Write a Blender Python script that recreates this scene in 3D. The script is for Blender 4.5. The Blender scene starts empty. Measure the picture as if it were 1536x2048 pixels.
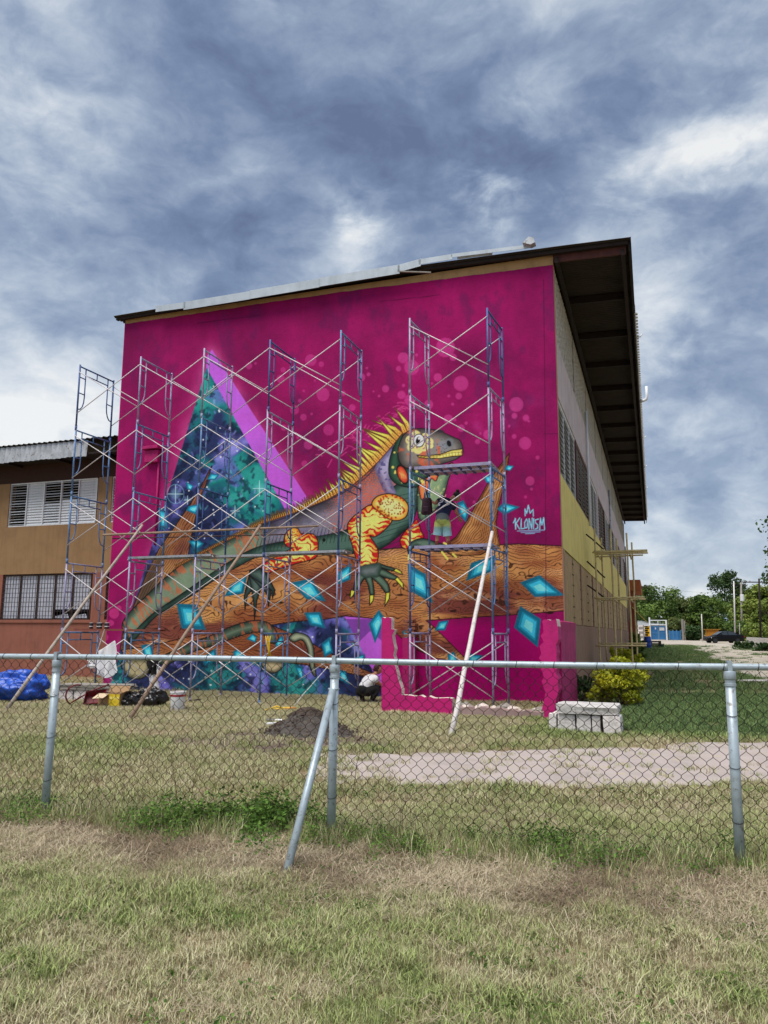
import bpy, bmesh, math, random
import numpy as np
from mathutils import Vector, Matrix
random.seed(7); rng = np.random.default_rng(11)
SC = bpy.context.scene
COL = SC.collection

# ------------------------------------------------------------------ camera
FPX, HY, ROLL, CAMH = 1539.0, 1264.3, math.radians(0.3), 1.65      # focal length and horizon in photo pixels
_p = math.atan((HY - 1024) / FPX)
_F = np.array([0, math.cos(_p), math.sin(_p)]); _U0 = np.array([0, -math.sin(_p), math.cos(_p)]); _R0 = np.array([1., 0, 0])
_R = _R0*math.cos(ROLL) + _U0*math.sin(ROLL); _U = -_R0*math.sin(ROLL) + _U0*math.cos(ROLL)
_C = np.array([0, 0, CAMH])
cam = bpy.data.cameras.new('camera'); cam_o = bpy.data.objects.new('camera', cam); COL.objects.link(cam_o)
cam.sensor_fit = 'VERTICAL'; cam.sensor_height = 36.0; cam.lens = FPX/2048*36.0
cam.clip_start = 0.05; cam.clip_end = 6000
cam_o.matrix_world = Matrix(((_R[0], _U[0], -_F[0], 0), (_R[1], _U[1], -_F[1], 0), (_R[2], _U[2], -_F[2], CAMH), (0, 0, 0, 1)))
SC.camera = cam_o
SC.render.resolution_x, SC.render.resolution_y = 768, 1024
SC.render.engine = 'CYCLES'
SC.cycles.max_bounces = 4; SC.cycles.diffuse_bounces = 2; SC.cycles.glossy_bounces = 2; SC.cycles.transmission_bounces = 2; SC.cycles.transparent_max_bounces = 4
SC.view_settings.view_transform = 'Standard'; SC.view_settings.look = 'None'
EXPO = 1.30
SC.view_settings.exposure = EXPO; SC.view_settings.gamma = 1.0

def lin(c):
    c = np.asarray(c, float)/255.0
    return np.where(c <= 0.04045, c/12.92, ((c + 0.055)/1.055)**2.4)
def ray(px, py):
    d = _F + _R*(px-768)/FPX - _U*(py-1024)/FPX
    return d/np.linalg.norm(d)

# ------------------------------------------------------------------ sky (cloud deck) and sun
SUN_EL, SUN_AZ = math.radians(66), math.radians(222)     # azimuth clockwise from +Y: the sun stands behind and to the left
world = bpy.data.worlds.new('World'); SC.world = world; world.use_nodes = True
nt = world.node_tree; nt.nodes.clear()
def N(tree, typ, **kw):
    n = tree.nodes.new(typ)
    for k, v in kw.items():
        if k.startswith('_'): setattr(n, k[1:], v)
        else: n.inputs[k.replace('__', ' ')].default_value = v
    return n
def M(tree, op, a, b=None, c=None, clamp=False):
    n = tree.nodes.new('ShaderNodeMath'); n.operation = op; n.use_clamp = clamp
    for i, v in enumerate((a, b, c)):
        if v is None: continue
        if isinstance(v, (int, float)): n.inputs[i].default_value = v
        else: tree.links.new(v, n.inputs[i])
    return n.outputs[0]
def build_world():
    L = nt.links.new
    tc = N(nt, 'ShaderNodeTexCoord')
    nrm = N(nt, 'ShaderNodeVectorMath', _operation='NORMALIZE'); L(tc.outputs['Generated'], nrm.inputs[0])
    D = nrm.outputs[0]
    sep = N(nt, 'ShaderNodeSeparateXYZ'); L(D, sep.inputs[0])
    z = M(nt, 'MAXIMUM', sep.outputs[2], 0.0)
    comb = N(nt, 'ShaderNodeCombineXYZ')
    L(sep.outputs[0], comb.inputs[0]); L(sep.outputs[1], comb.inputs[1]); L(M(nt, 'MULTIPLY', sep.outputs[2], 1.7), comb.inputs[2])
    def noise(scale, detail, rough, dist, off, vec=None):
        mp = N(nt, 'ShaderNodeMapping'); L(vec or comb.outputs[0], mp.inputs[0]); mp.inputs['Location'].default_value = off
        n = N(nt, 'ShaderNodeTexNoise', Scale=scale, Detail=detail, Roughness=rough, Distortion=dist)
        L(mp.outputs[0], n.inputs['Vector']); return n
    # the cloud edges are frayed by pushing the lookup about with a finer noise
    wn = noise(5.0, 3, 0.55, 0.0, (1.3, 0.2, 4.1))
    wsub = N(nt, 'ShaderNodeVectorMath', _operation='SUBTRACT'); L(wn.outputs['Color'], wsub.inputs[0]); wsub.inputs[1].default_value = (.5, .5, .5)
    wsc = N(nt, 'ShaderNodeVectorMath', _operation='SCALE'); L(wsub.outputs[0], wsc.inputs[0]); wsc.inputs['Scale'].default_value = 0.09
    wadd = N(nt, 'ShaderNodeVectorMath', _operation='ADD'); L(comb.outputs[0], wadd.inputs[0]); L(wsc.outputs[0], wadd.inputs[1])
    n0 = noise(2.0, 2, 0.5, 0.0, (3.1, 1.7, 0.0), wadd.outputs[0]).outputs['Fac']
    n1 = noise(5.2, 7, 0.58, 0.0, (0.4, 5.2, 0.3), wadd.outputs[0]).outputs['Fac']
    n2 = noise(13.0, 6, 0.60, 0.3, (7.4, 2.2, 0.9), wadd.outputs[0]).outputs['Fac']
    v = M(nt, 'ADD', 0.46, M(nt, 'MULTIPLY', M(nt, 'SUBTRACT', n0, 0.5), 0.50))
    v = M(nt, 'ADD', v, M(nt, 'MULTIPLY', M(nt, 'SUBTRACT', n1, 0.5), 1.35))
    v = M(nt, 'ADD', v, M(nt, 'MULTIPLY', M(nt, 'SUBTRACT', n2, 0.5), 0.62))
    def blob(px, py, deg, amp, textured):
        d = ray(px, py)
        dp = N(nt, 'ShaderNodeVectorMath', _operation='DOT_PRODUCT'); L(D, dp.inputs[0]); dp.inputs[1].default_value = tuple(d)
        k = 1.0/(1-math.cos(math.radians(deg)))
        e = M(nt, 'POWER', 2.71828, M(nt, 'MULTIPLY', M(nt, 'SUBTRACT', dp.outputs['Value'], 1.0), k))
        if textured:
            t = M(nt, 'MULTIPLY', M(nt, 'SUBTRACT', n1, 0.36), 4.0, clamp=True)
            e = M(nt, 'MULTIPLY', e, t)
        return M(nt, 'MULTIPLY', e, amp)
    for a in CLOUDS: v = M(nt, 'ADD', v, blob(*a))
    # towards the horizon the cloud deck thins out to pale air
    hz = M(nt, 'POWER', 2.71828, M(nt, 'MULTIPLY', z, -9.0))
    v = M(nt, 'ADD', v, M(nt, 'MULTIPLY', hz, 0.24))
    cr = N(nt, 'ShaderNodeValToRGB'); L(v, cr.inputs[0])
    g = 2**-EXPO
    stops = [(0.0, (100, 115, 146)), (0.22, (122, 140, 170)), (0.42, (152, 168, 192)), (0.60, (186, 198, 214)), (0.76, (218, 225, 233)), (0.95, (248, 249, 248))]
    el = cr.color_ramp.elements
    while len(el) < len(stops): el.new(0.5)
    for e, (p, c) in zip(el, stops): e.position = p; e.color = tuple(lin(c)*g) + (1,)
    sky = N(nt, 'ShaderNodeTexSky', _sky_type='NISHITA', _sun_disc=False, _sun_elevation=SUN_EL, _sun_rotation=SUN_AZ)
    sc = N(nt, 'ShaderNodeVectorMath', _operation='SCALE'); L(sky.outputs[0], sc.inputs[0]); sc.inputs['Scale'].default_value = 0.06
    mx = N(nt, 'ShaderNodeMix', _data_type='RGBA'); mx.inputs['Factor'].default_value = 0.88
    L(sc.outputs[0], mx.inputs['A']); L(cr.outputs[0], mx.inputs['B'])
    bg = N(nt, 'ShaderNodeBackground', Strength=1.0); L(mx.outputs['Result'], bg.inputs[0])
    out = N(nt, 'ShaderNodeOutputWorld'); L(bg.outputs[0], out.inputs[0])
CLOUDS = [(640, 260, 13, -0.22, False), (850, 320, 6, -0.14, False), (330, 250, 9, -0.10, False), (1230, 130, 7, -0.14, False),
          (150, 560, 7, -0.10, False), (985, 385, 2.8, 0.85, True), (1040, 260, 3, 0.25, True), (720, 455, 2.6, 0.55, True), (1480, 330, 3.5, 0.45, True),
          (1290, 290, 4.5, 0.26, True), (60, 120, 8, 0.16, False), (30, 850, 4.5, 0.50, False), (200, 830, 3.5, 0.25, True),
          (1340, 700, 5, 0.22, True), (90, 330, 5, 0.14, True), (1420, 1090, 6, 0.10, False), (1410, 1010, 2.2, -0.16, False), (540, 430, 4, 0.12, True)]
build_world()
sun = bpy.data.lights.new('sun', 'SUN'); sun_o = bpy.data.objects.new('sun', sun); COL.objects.link(sun_o)
sun.energy = 1.5; sun.angle = math.radians(40); sun.color = (1.0, 0.95, 0.88)
_sd = Vector((math.sin(SUN_AZ)*math.cos(SUN_EL), math.cos(SUN_AZ)*math.cos(SUN_EL), math.sin(SUN_EL)))
sun_o.rotation_euler = _sd.to_track_quat('Z', 'Y').to_euler(); sun_o.location = (-8, -10, 14)

# ------------------------------------------------------------------ coordinates
def gz(x, y):                                     # height of the ground
    x = np.asarray(x, float); y = np.asarray(y, float)
    r = np.clip(y-26, 0, 400)*0.0082
    return r + 0.014*np.sin(x*0.9+1.3)*np.cos(y*0.7) + 0.010*np.sin(x*2.1-y*1.6)
def G(px, py, z=None):                            # where the pixel's ray meets the ground
    d = ray(px, py); t = -CAMH/d[2]
    for _ in range(12):
        P = _C + d*t; t += (float(gz(P[0], P[1])) - P[2])/d[2] if d[2] < -1e-4 else 0
        t = min(t, 600)
    P = _C + d*t; P[2] = float(gz(P[0], P[1])); return P
def Pd(px, py, dist):                             # point on the pixel's ray at a distance along +Y
    d = ray(px, py); return _C + d*(dist/d[1])
YAW = math.radians(19.129)                        # the side wall's horizontals meet at pixel (1307, 1267)
AX = np.array([math.cos(YAW), -math.sin(YAW), 0]); AY = np.array([math.sin(YAW), math.cos(YAW), 0])
CORNER = np.array([4.3228, 18.6043, 0.0])         # foot of the mural building's corner, pixel (1133, 1408)
def W(px, py, off=0.0):                           # pixel -> (x, z) on a plane parallel to the mural, off metres behind it
    d = ray(px, py); t = ((CORNER-_C)@AY + off)/(d@AY); P = _C + d*t
    return float((P-CORNER)@AX), float(P[2])
def toB(P): q = np.asarray(P)-CORNER; return float(q@AX), float(q@AY), float(q[2])
def fromB(x, y, z=0.0): return CORNER + AX*x + AY*y + np.array([0, 0, z])
def GB(px, py): return toB(G(px, py))
def projB(x, y, z):                               # building coordinates -> photo pixels (arrays)
    P = CORNER[None] + AX[None]*x[:, None] + AY[None]*y + np.stack([0*x, 0*x, z], 1)
    d = P-_C; f = d@_F
    return 768+FPX*(d@_R)/f, 1024-FPX*(d@_U)/f

# ------------------------------------------------------------------ object helpers
def tag(o, label=None, cat=None, group=None, kind=None):
    if label: o['label'] = label
    if cat: o['category'] = cat
    if group: o['group'] = group
    if kind: o['kind'] = kind
    return o
def empty(name, loc, rz=0.0):
    o = bpy.data.objects.new(name, None); COL.objects.link(o); o.location = tuple(loc); o.rotation_euler = (0, 0, rz)
    o.empty_display_size = 0.2; return o
def rootB(name, x, y, z=0.0): return empty(name, fromB(x, y, z), -YAW)
class MB:
    def __init__(s): s.v = []; s.f = []; s.m = []
    def add(s, vs, fs, mi=0):
        b = len(s.v); s.v += [tuple(map(float, q)) for q in vs]; s.f += [tuple(b+i for i in q) for q in fs]; s.m += [mi]*len(fs); return s
    def box(s, x0, x1, y0, y1, z0, z1, mi=0):
        return s.add([(x0,y0,z0),(x1,y0,z0),(x1,y1,z0),(x0,y1,z0),(x0,y0,z1),(x1,y0,z1),(x1,y1,z1),(x0,y1,z1)],
              [(0,3,2,1),(4,5,6,7),(0,1,5,4),(1,2,6,5),(2,3,7,6),(3,0,4,7)], mi)
    def bar(s, a, b, w, h, up=(0,0,1), mi=0):      # rectangular bar
        a = Vector(a); b = Vector(b); d = (b-a).normalized(); u = Vector(up)
        if abs(d.dot(u)) > .98: u = Vector((1,0,0))
        r = d.cross(u).normalized()*w/2; u = r.cross(d).normalized()*h/2
        vs = [a-r-u, a+r-u, a+r+u, a-r+u, b-r-u, b+r-u, b+r+u, b-r+u]
        return s.add(vs, [(0,3,2,1),(4,5,6,7),(0,1,5,4),(1,2,6,5),(2,3,7,6),(3,0,4,7)], mi)
    def tube(s, pts, r, n=8, cap=True, mi=0):      # r: number or list
        pts = [Vector(p) for p in pts]; k = len(pts)
        rs = r if hasattr(r, '__len__') else [r]*k
        vs = []; ref = None
        for i, p in enumerate(pts):
            t = (pts[min(i+1, k-1)]-pts[max(i-1, 0)]).normalized()
            if ref is None: ref = t.orthogonal().normalized()
            ref = (ref - t*ref.dot(t)); ref = ref.normalized() if ref.length > 1e-6 else t.orthogonal().normalized()
            q = t.cross(ref)
            for j in range(n):
                a = 2*math.pi*j/n; vs.append(p + (ref*math.cos(a)+q*math.sin(a))*rs[i])
        fs = []
        for i in range(k-1):
            for j in range(n):
                fs.append((i*n+j, i*n+(j+1)%n, (i+1)*n+(j+1)%n, (i+1)*n+j))
        if cap: fs += [tuple(range(n-1, -1, -1)), tuple((k-1)*n+j for j in range(n))]
        return s.add(vs, fs, mi)
    def lathe(s, prof, n=20, c=(0,0,0), mi=0):     # prof: (r, z)
        vs = []; fs = []; k = len(prof)
        for r, z in prof:
            for j in range(n):
                a = 2*math.pi*j/n; vs.append((c[0]+r*math.cos(a), c[1]+r*math.sin(a), c[2]+z))
        for i in range(k-1):
            for j in range(n): fs.append((i*n+j, i*n+(j+1)%n, (i+1)*n+(j+1)%n, (i+1)*n+j))
        fs += [tuple(range(n-1,-1,-1)), tuple((k-1)*n+j for j in range(n))]
        return s.add(vs, fs, mi)
    def prism(s, poly, y0, y1, mi=0):              # polygon in (x, z) extruded along y
        k = len(poly)
        vs = [(x, y0, z) for x, z in poly] + [(x, y1, z) for x, z in poly]
        fs = [tuple(range(k)), tuple(range(2*k-1, k-1, -1))] + [(i, i+k, (i+1)%k+k, (i+1)%k) for i in range(k)]
        return s.add(vs, fs, mi)
    def xf(s, mat):
        s.v = [tuple(mat @ Vector(q)) for q in s.v]; return s
    def build(s, name, mat, parent=None, smooth=False, bevel=0.0, fix=True, loc=None, rz=0.0, angle=None):
        me = bpy.data.meshes.new(name)
        vs = s.v
        if parent is None and loc is None and vs:
            a = np.array(vs); loc = ((a[:,0].min()+a[:,0].max())/2, (a[:,1].min()+a[:,1].max())/2, a[:,2].min())
            vs = (a-np.array(loc)).tolist()
        me.from_pydata(vs, [], s.f)
        mats = mat if isinstance(mat, (list, tuple)) else [mat]
        for m_ in mats: me.materials.append(m_)
        if len(mats) > 1: me.polygons.foreach_set('material_index', s.m)
        if fix or bevel:
            bm = bmesh.new(); bm.from_mesh(me)
            if bevel: bmesh.ops.bevel(bm, geom=[e for e in bm.edges], offset=bevel, segments=1, affect='EDGES', clamp_overlap=True)
            if fix: bmesh.ops.recalc_face_normals(bm, faces=bm.faces)
            bm.to_mesh(me); bm.free()
        if smooth: me.polygons.foreach_set('use_smooth', [True]*len(me.polygons))
        if angle is not None:
            me.polygons.foreach_set('use_smooth', [True]*len(me.polygons))
            try: me.set_sharp_from_angle(angle=math.radians(angle))
            except Exception: pass
        me.update()
        o = bpy.data.objects.new(name, me); COL.objects.link(o)
        if parent is not None: o.parent = parent
        if loc is not None: o.location = tuple(loc)
        o.rotation_euler = (0, 0, rz)
        return o
def dupobj(o, parent=None):
    c = o.copy(); COL.objects.link(c)
    if parent is not None: c.parent = parent
    return c
def copy_tree(o, parent=None):
    c = o.copy(); COL.objects.link(c); c.parent = parent
    for ch in [q for q in bpy.data.objects if q.parent == o]: copy_tree(ch, c)
    return c

# ------------------------------------------------------------------ materials
MATS = {}
def mat(name, rgb, rough=0.7, metal=0.0, var=0.15, scale=6.0, dark=None, bump=0.0, bscale=40.0, spec=0.4, stain=None, streak=0.0, coat=0.0, coords='Object', detail=5):
    """procedural paint / plaster / metal: base colour with cloudy variation, optional stain colour and vertical streaks, fine bump"""
    if name in MATS: return MATS[name]
    m = bpy.data.materials.new(name); m.use_nodes = True; t = m.node_tree; L = t.links.new
    b = t.nodes['Principled BSDF']; b.inputs['Roughness'].default_value = rough; b.inputs['Metallic'].default_value = metal
    b.inputs['Specular IOR Level'].default_value = spec
    if coat: b.inputs['Coat Weight'].default_value = coat; b.inputs['Coat Roughness'].default_value = 0.08
    c = lin(rgb); dk = lin(dark) if dark is not None else c*(1-var*2)
    li = np.clip(c*(1+var), 0, 0.95)
    tc = N(t, 'ShaderNodeTexCoord')
    n = N(t, 'ShaderNodeTexNoise', Scale=scale, Detail=detail, Roughness=0.6); L(tc.outputs[coords], n.inputs['Vector'])
    r = N(t, 'ShaderNodeValToRGB'); L(n.outputs['Fac'], r.inputs[0])
    e = r.color_ramp.elements; e[0].position = 0.28; e[1].position = 0.72; e[0].color = tuple(dk)+(1,); e[1].color = tuple(li)+(1,)
    q = e.new(0.5); q.color = tuple(c)+(1,)
    colr = r.outputs[0]
    if streak:
        mp = N(t, 'ShaderNodeMapping'); L(tc.outputs[coords], mp.inputs[0]); mp.inputs['Scale'].default_value = (3.0, 3.0, 0.22)
        n2 = N(t, 'ShaderNodeTexNoise', Scale=2.2, Detail=6.0, Roughness=0.65); L(mp.outputs[0], n2.inputs['Vector'])
        f = M(t, 'MULTIPLY', M(t, 'SUBTRACT', n2.outputs['Fac'], 0.48), 4.0*streak, clamp=True)
        mx = N(t, 'ShaderNodeMix', _data_type='RGBA'); L(f, mx.inputs['Factor']); L(colr, mx.inputs['A']); mx.inputs['B'].default_value = tuple(c*0.45)+(1,)
        colr = mx.outputs['Result']
    if stain is not None:
        n3 = N(t, 'ShaderNodeTexNoise', Scale=scale*2.3, Detail=8.0, Roughness=0.7); L(tc.outputs[coords], n3.inputs['Vector'])
        f = M(t, 'MULTIPLY', M(t, 'SUBTRACT', n3.outputs['Fac'], 0.56), 9.0, clamp=True)
        mx = N(t, 'ShaderNodeMix', _data_type='RGBA'); L(f, mx.inputs['Factor']); L(colr, mx.inputs['A']); mx.inputs['B'].default_value = tuple(lin(stain))+(1,)
        colr = mx.outputs['Result']
    L(colr, b.inputs['Base Color'])
    if bump:
        n4 = N(t, 'ShaderNodeTexNoise', Scale=bscale, Detail=6.0, Roughness=0.6); L(tc.outputs[coords], n4.inputs['Vector'])
        bp = N(t, 'ShaderNodeBump', Strength=bump, Distance=0.02); L(n4.outputs['Fac'], bp.inputs['Height']); L(bp.outputs[0], b.inputs['Normal'])
    MATS[name] = m; return m
def leafmat(name, a, b_, trans=0.25, rough=0.55, attr=None):
    """leaf colour varies from leaf to leaf (face random in a colour attribute) with a little light passing through"""
    if name in MATS: return MATS[name]
    m = bpy.data.materials.new(name); m.use_nodes = True; t = m.node_tree; L = t.links.new
    p = t.nodes['Principled BSDF']; p.inputs['Roughness'].default_value = rough; p.inputs['Specular IOR Level'].default_value = 0.3
    r = N(t, 'ShaderNodeValToRGB'); e = r.color_ramp.elements
    e[0].color = tuple(lin(a))+(1,); e[1].color = tuple(lin(b_))+(1,)
    at = N(t, 'ShaderNodeAttribute'); at.attribute_name = 'shade'; L(at.outputs['Fac'], r.inputs[0])
    L(r.outputs[0], p.inputs['Base Color'])
    tr = N(t, 'ShaderNodeBsdfTranslucent'); L(r.outputs[0], tr.inputs[0])
    mx = N(t, 'ShaderNodeMixShader'); mx.inputs[0].default_value = trans
    L(p.outputs[0], mx.inputs[1]); L(tr.outputs[0], mx.inputs[2])
    L(mx.outputs[0], t.nodes['Material Output'].inputs[0])
    MATS[name] = m; return m
def vnoise(x, y, scale, seed=0, octaves=4, rough=0.5):
    """value noise in numpy, 0..1"""
    out = np.zeros_like(x, dtype=float); amp = 1.0; tot = 0.0
    for o in range(octaves):
        g = np.random.default_rng(seed*101+o).random((64, 64))
        u = x/scale*(2**o)+17.3*o; v = y/scale*(2**o)+9.1*o
        iu = np.floor(u).astype(int); iv = np.floor(v).astype(int); fu = u-iu; fv = v-iv
        fu = fu*fu*(3-2*fu); fv = fv*fv*(3-2*fv)
        a = g[iu % 64, iv % 64]; b = g[(iu+1) % 64, iv % 64]; c = g[iu % 64, (iv+1) % 64]; d = g[(iu+1) % 64, (iv+1) % 64]
        out += amp*((a*(1-fu)+b*fu)*(1-fv)+(c*(1-fu)+d*fu)*fv); tot += amp; amp *= rough
    return out/tot
def dots(x, y, cell, seed=0):
    """distance to the nearest of jittered points, one per cell"""
    r = np.random.default_rng(seed).random((64, 64, 2)); d = np.full(len(x), 1e9); iu = np.floor(x/cell).astype(int); iv = np.floor(y/cell).astype(int)
    for a in (-1, 0, 1):
        for b in (-1, 0, 1):
            j = r[(iu+a) % 64, (iv+b) % 64]; d = np.minimum(d, (x-(iu+a+.15+.7*j[:,0])*cell)**2+(y-(iv+b+.15+.7*j[:,1])*cell)**2)
    return np.sqrt(d)
def sstep(a, b, x): t = np.clip((x-a)/(b-a), 0, 1); return t*t*(3-2*t)
# ------------------------------------------------------------------ ground
def ground_mask(x, y):
    """(density of grass, greenness, bare track) at ground points, from where the photograph shows them"""
    f = np.maximum(y, .5); k = CAMH-gz(x, y)
    # photo pixel of each ground point
    P = np.stack([x, y, gz(x, y)], 1)-_C; w = P@_F; w = np.where(w < .3, .3, w)
    px = 768+FPX*(P@_R)/w; py = 1024-FPX*(P@_U)/w
    return px, py
# the track in world terms: a band that crosses the yard about 9 m off and runs away to the right
def track_band(x, y):
    top = 11.3 + 0.9*sstep(1.0, 9.0, x)*1.5 + 0.10*(x-3); bot = 8.75 + 0.02*(x-3)
    n = (vnoise(x, y, .8, 31, 5, .65)-.5)*1.9; n2 = (vnoise(x, y, 2.6, 32, 3)-.5)*2.0
    a = sstep(bot-.10, bot+.32, y+n*.7)*(1-sstep(top-.25, top+.30, y+n+n2*.5))
    return a*sstep(-2.4, .4, x+n2*1.4)
def make_ground():
    xs = np.r_[-900, -400, -200, -110, -60, np.arange(-34, 34.01, .5), 60, 110, 200, 400, 900]; ys = np.r_[-60, -30, -12, -4, np.arange(0, 60.01, .5), np.arange(62, 140, 4), 200, 300, 500, 900, 2600]
    Xg, Yg = np.meshgrid(xs, ys); Z = gz(Xg, Yg)
    nx, ny = len(xs), len(ys)
    v = np.stack([Xg.ravel(), Yg.ravel(), Z.ravel()], 1)
    fs = [(j*nx+i, j*nx+i+1, (j+1)*nx+i+1, (j+1)*nx+i) for j in range(ny-1) for i in range(nx-1)]
    m = bpy.data.materials.new('dry_turf'); m.use_nodes = True; t = m.node_tree; L = t.links.new; b = t.nodes['Principled BSDF']
    b.inputs['Roughness'].default_value = .95; b.inputs['Specular IOR Level'].default_value = .15
    ge = N(t, 'ShaderNodeNewGeometry')
    def nz(s, d, r=.6):
        n = N(t, 'ShaderNodeTexNoise', Scale=s, Detail=d, Roughness=r); L(ge.outputs['Position'], n.inputs['Vector']); return n.outputs['Fac']
    def mixc(f, a, c):
        mx = N(t, 'ShaderNodeMix', _data_type='RGBA'); L(f, mx.inputs['Factor'])
        (mx.inputs['A'].__setattr__('default_value', tuple(lin(a))+(1,)) if isinstance(a, tuple) else L(a, mx.inputs['A']))
        mx.inputs['B'].default_value = tuple(lin(c))+(1,); return mx.outputs['Result']
    c = mixc(M(t, 'MULTIPLY', M(t, 'SUBTRACT', nz(1.1, 6), .40), 5, clamp=True), (150, 132, 104), (112, 97, 74))
    c = mixc(M(t, 'MULTIPLY', M(t, 'SUBTRACT', nz(.55, 5), .5), 6, clamp=True), c, (124, 128, 84))
    c = mixc(M(t, 'MULTIPLY', M(t, 'SUBTRACT', nz(26, 5, .7), .55), 6, clamp=True), c, (216, 200, 164))
    c = mixc(M(t, 'MULTIPLY', M(t, 'SUBTRACT', nz(60, 4, .7), .58), 6, clamp=True), c, (110, 94, 72))
    L(c, b.inputs['Base Color'])
    bp = N(t, 'ShaderNodeBump', Strength=.7, Distance=.03); L(nz(34, 6, .7), bp.inputs['Height']); L(bp.outputs[0], b.inputs['Normal'])
    o = MB(); o.v = v.tolist(); o.f = fs; o.m = [0]*len(fs)
    g = o.build('ground', m, smooth=True, fix=False, loc=(0, 0, 0)); tag(g, 'dry mown turf field with green patches around the building', None, None, 'structure')
    return g
make_ground()
def sheet(name, label, m, x0, x1, y0, y1, step, maskf, lift=.006, kind='structure'):
    xs = np.arange(x0, x1, step); ys = np.arange(y0, y1, step); Xg, Yg = np.meshgrid(xs, ys); Xf, Yf = Xg.ravel(), Yg.ravel()
    k = maskf(Xf+step/2, Yf+step/2) > .5; nx = len(xs)
    used = {}; v = []; f = []
    def vid(i, j):
        q = (i, j)
        if q not in used:
            used[q] = len(v); x = x0+i*step; y = y0+j*step; v.append((x, y, float(gz(x, y))+lift))
        return used[q]
    K = k.reshape(len(ys), nx)
    for j, i in zip(*np.nonzero(K)): f.append((vid(i, j), vid(i+1, j), vid(i+1, j+1), vid(i, j+1)))
    o = MB(); o.v = v; o.f = f; o.m = [0]*len(f)
    return tag(o.build(name, m, smooth=True, fix=False, loc=(0, 0, 0)), label, None, None, kind)
m_track = mat('track_earth', (178, 166, 160), .95, var=.10, scale=1.6, stain=(186, 172, 140), bump=.35, bscale=50, spec=.1)
sheet('dirt_track', 'bare pinkish dirt track crossing the yard behind the wire fence', m_track, -3.5, 13.0, 7.8, 15.0, .06, track_band)
m_soil = mat('turned_soil', (112, 98, 88), .95, var=.25, scale=5, stain=(124, 112, 92), bump=.9, bscale=45, spec=.1)
_mp = G(610, 1476)
def soil_patch(x, y):
    d = np.hypot((x-_mp[0]+.5)/2.1, (y-_mp[1]+.35)/1.25); return 1.0*(d+(vnoise(x, y, .5, 41, 4)-.5)*.9 < .82)
sheet('bare_soil', 'patch of bare dark soil around the earth heap', m_soil, _mp[0]-4, _mp[0]+3, _mp[1]-3, _mp[1]+2.4, .06, soil_patch, lift=.004)
m_gravel = mat('pale_gravel', (182, 172, 158), .95, var=.10, scale=.8, bump=.3, bscale=30, spec=.1)
def far_road(x, y):
    n = (vnoise(x, y, 5, 51, 4)-.5)*6
    a = (y > 84+n*.4) & (y < 118)
    cx = 17.6+(y-33)*.345; wv = 2.3+ (vnoise(x, y, 7, 52, 3)-.5)*2.2
    b_ = (np.abs(x-cx) < wv) & (y > 26) & (y <= 90)
    return 1.0*(a | (b_ & (vnoise(x, y, 1.6, 53, 3) > .30)))
sheet('gravel_drive', 'pale gravel drive in front of the blue gate and the parked car', m_gravel, 8, 120, 26, 119, .4, far_road, lift=.03)

# ------------------------------------------------------------------ scattered ground cover (geometry-node instances of small tufts)
def tuft(name, m, n, h, spread, w, lean, seed, curve=.5, flat=False):
    r = np.random.default_rng(seed); v = []; f = []; sh = []
    for _ in range(n):
        a = r.uniform(0, 6.283); rr = spread*math.sqrt(r.random()); bx, by = rr*math.cos(a), rr*math.sin(a)
        d = r.uniform(0, 6.283); hh = h*r.uniform(.45, 1.15); le = lean*r.uniform(.2, 1.3)*hh; ww = w*r.uniform(.6, 1.3); s = r.random()
        px_, py_ = -math.sin(d)*ww/2, math.cos(d)*ww/2; k = len(v)
        if flat:
            z0 = r.uniform(.004, .03); z1 = z0+r.uniform(0, .03); cb = r.normal(0, .3)
            ex, ey = math.cos(d)*hh, math.sin(d)*hh; mx_, my_ = ex*.5-ey*cb, ey*.5+ex*cb
            v += [(bx-px_, by-py_, z0), (bx+px_, by+py_, z0), (bx+mx_+px_, by+my_+py_, z1+.008), (bx+mx_-px_, by+my_-py_, z1+.008), (bx+ex, by+ey, z0)]
        else:
            dx, dy = math.cos(d), math.sin(d)
            v += [(bx-px_, by-py_, 0), (bx+px_, by+py_, 0), (bx+dx*le*.4+px_*.8, by+dy*le*.4+py_*.8, hh*.6), (bx+dx*le*.4-px_*.8, by+dy*le*.4-py_*.8, hh*.6), (bx+dx*le, by+dy*le, hh*(1-.25*abs(lean)*curve))]
        f += [(k, k+1, k+2, k+3), (k+3, k+2, k+4)]; sh += [s, s]
    me = bpy.data.meshes.new(name); me.from_pydata(v, [], f); me.materials.append(m)
    at = me.attributes.new('shade', 'FLOAT', 'FACE'); at.data.foreach_set('value', sh)
    return bpy.data.objects.new(name, me)
def leafy(name, m, n, h, spread, ls, seed, stems=5):
    r = np.random.default_rng(seed); v = []; f = []; sh = []
    for _ in range(n):
        a = r.uniform(0, 6.283); rr = spread*math.sqrt(r.random()); z = h*r.uniform(.08, 1)*(1-.45*(rr/spread)**2); c = Vector((rr*math.cos(a), rr*math.sin(a), z))
        nrm = Vector((r.normal(0, .7), r.normal(0, .7), 1)).normalized(); t = nrm.orthogonal().normalized(); t.rotate(Matrix.Rotation(r.uniform(0, 6.28), 3, nrm)); u = nrm.cross(t)
        l = ls*r.uniform(.6, 1.3); k = len(v)
        v += [tuple(c-t*l*.5), tuple(c+u*l*.30), tuple(c+t*l*.55-nrm*l*.12), tuple(c-u*l*.30)]; f.append((k, k+1, k+2, k+3)); sh.append(r.random())
    me = bpy.data.meshes.new(name); me.from_pydata(v, [], f); me.materials.append(m)
    at = me.attributes.new('shade', 'FLOAT', 'FACE'); at.data.foreach_set('value', sh)
    return bpy.data.objects.new(name, me)
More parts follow.
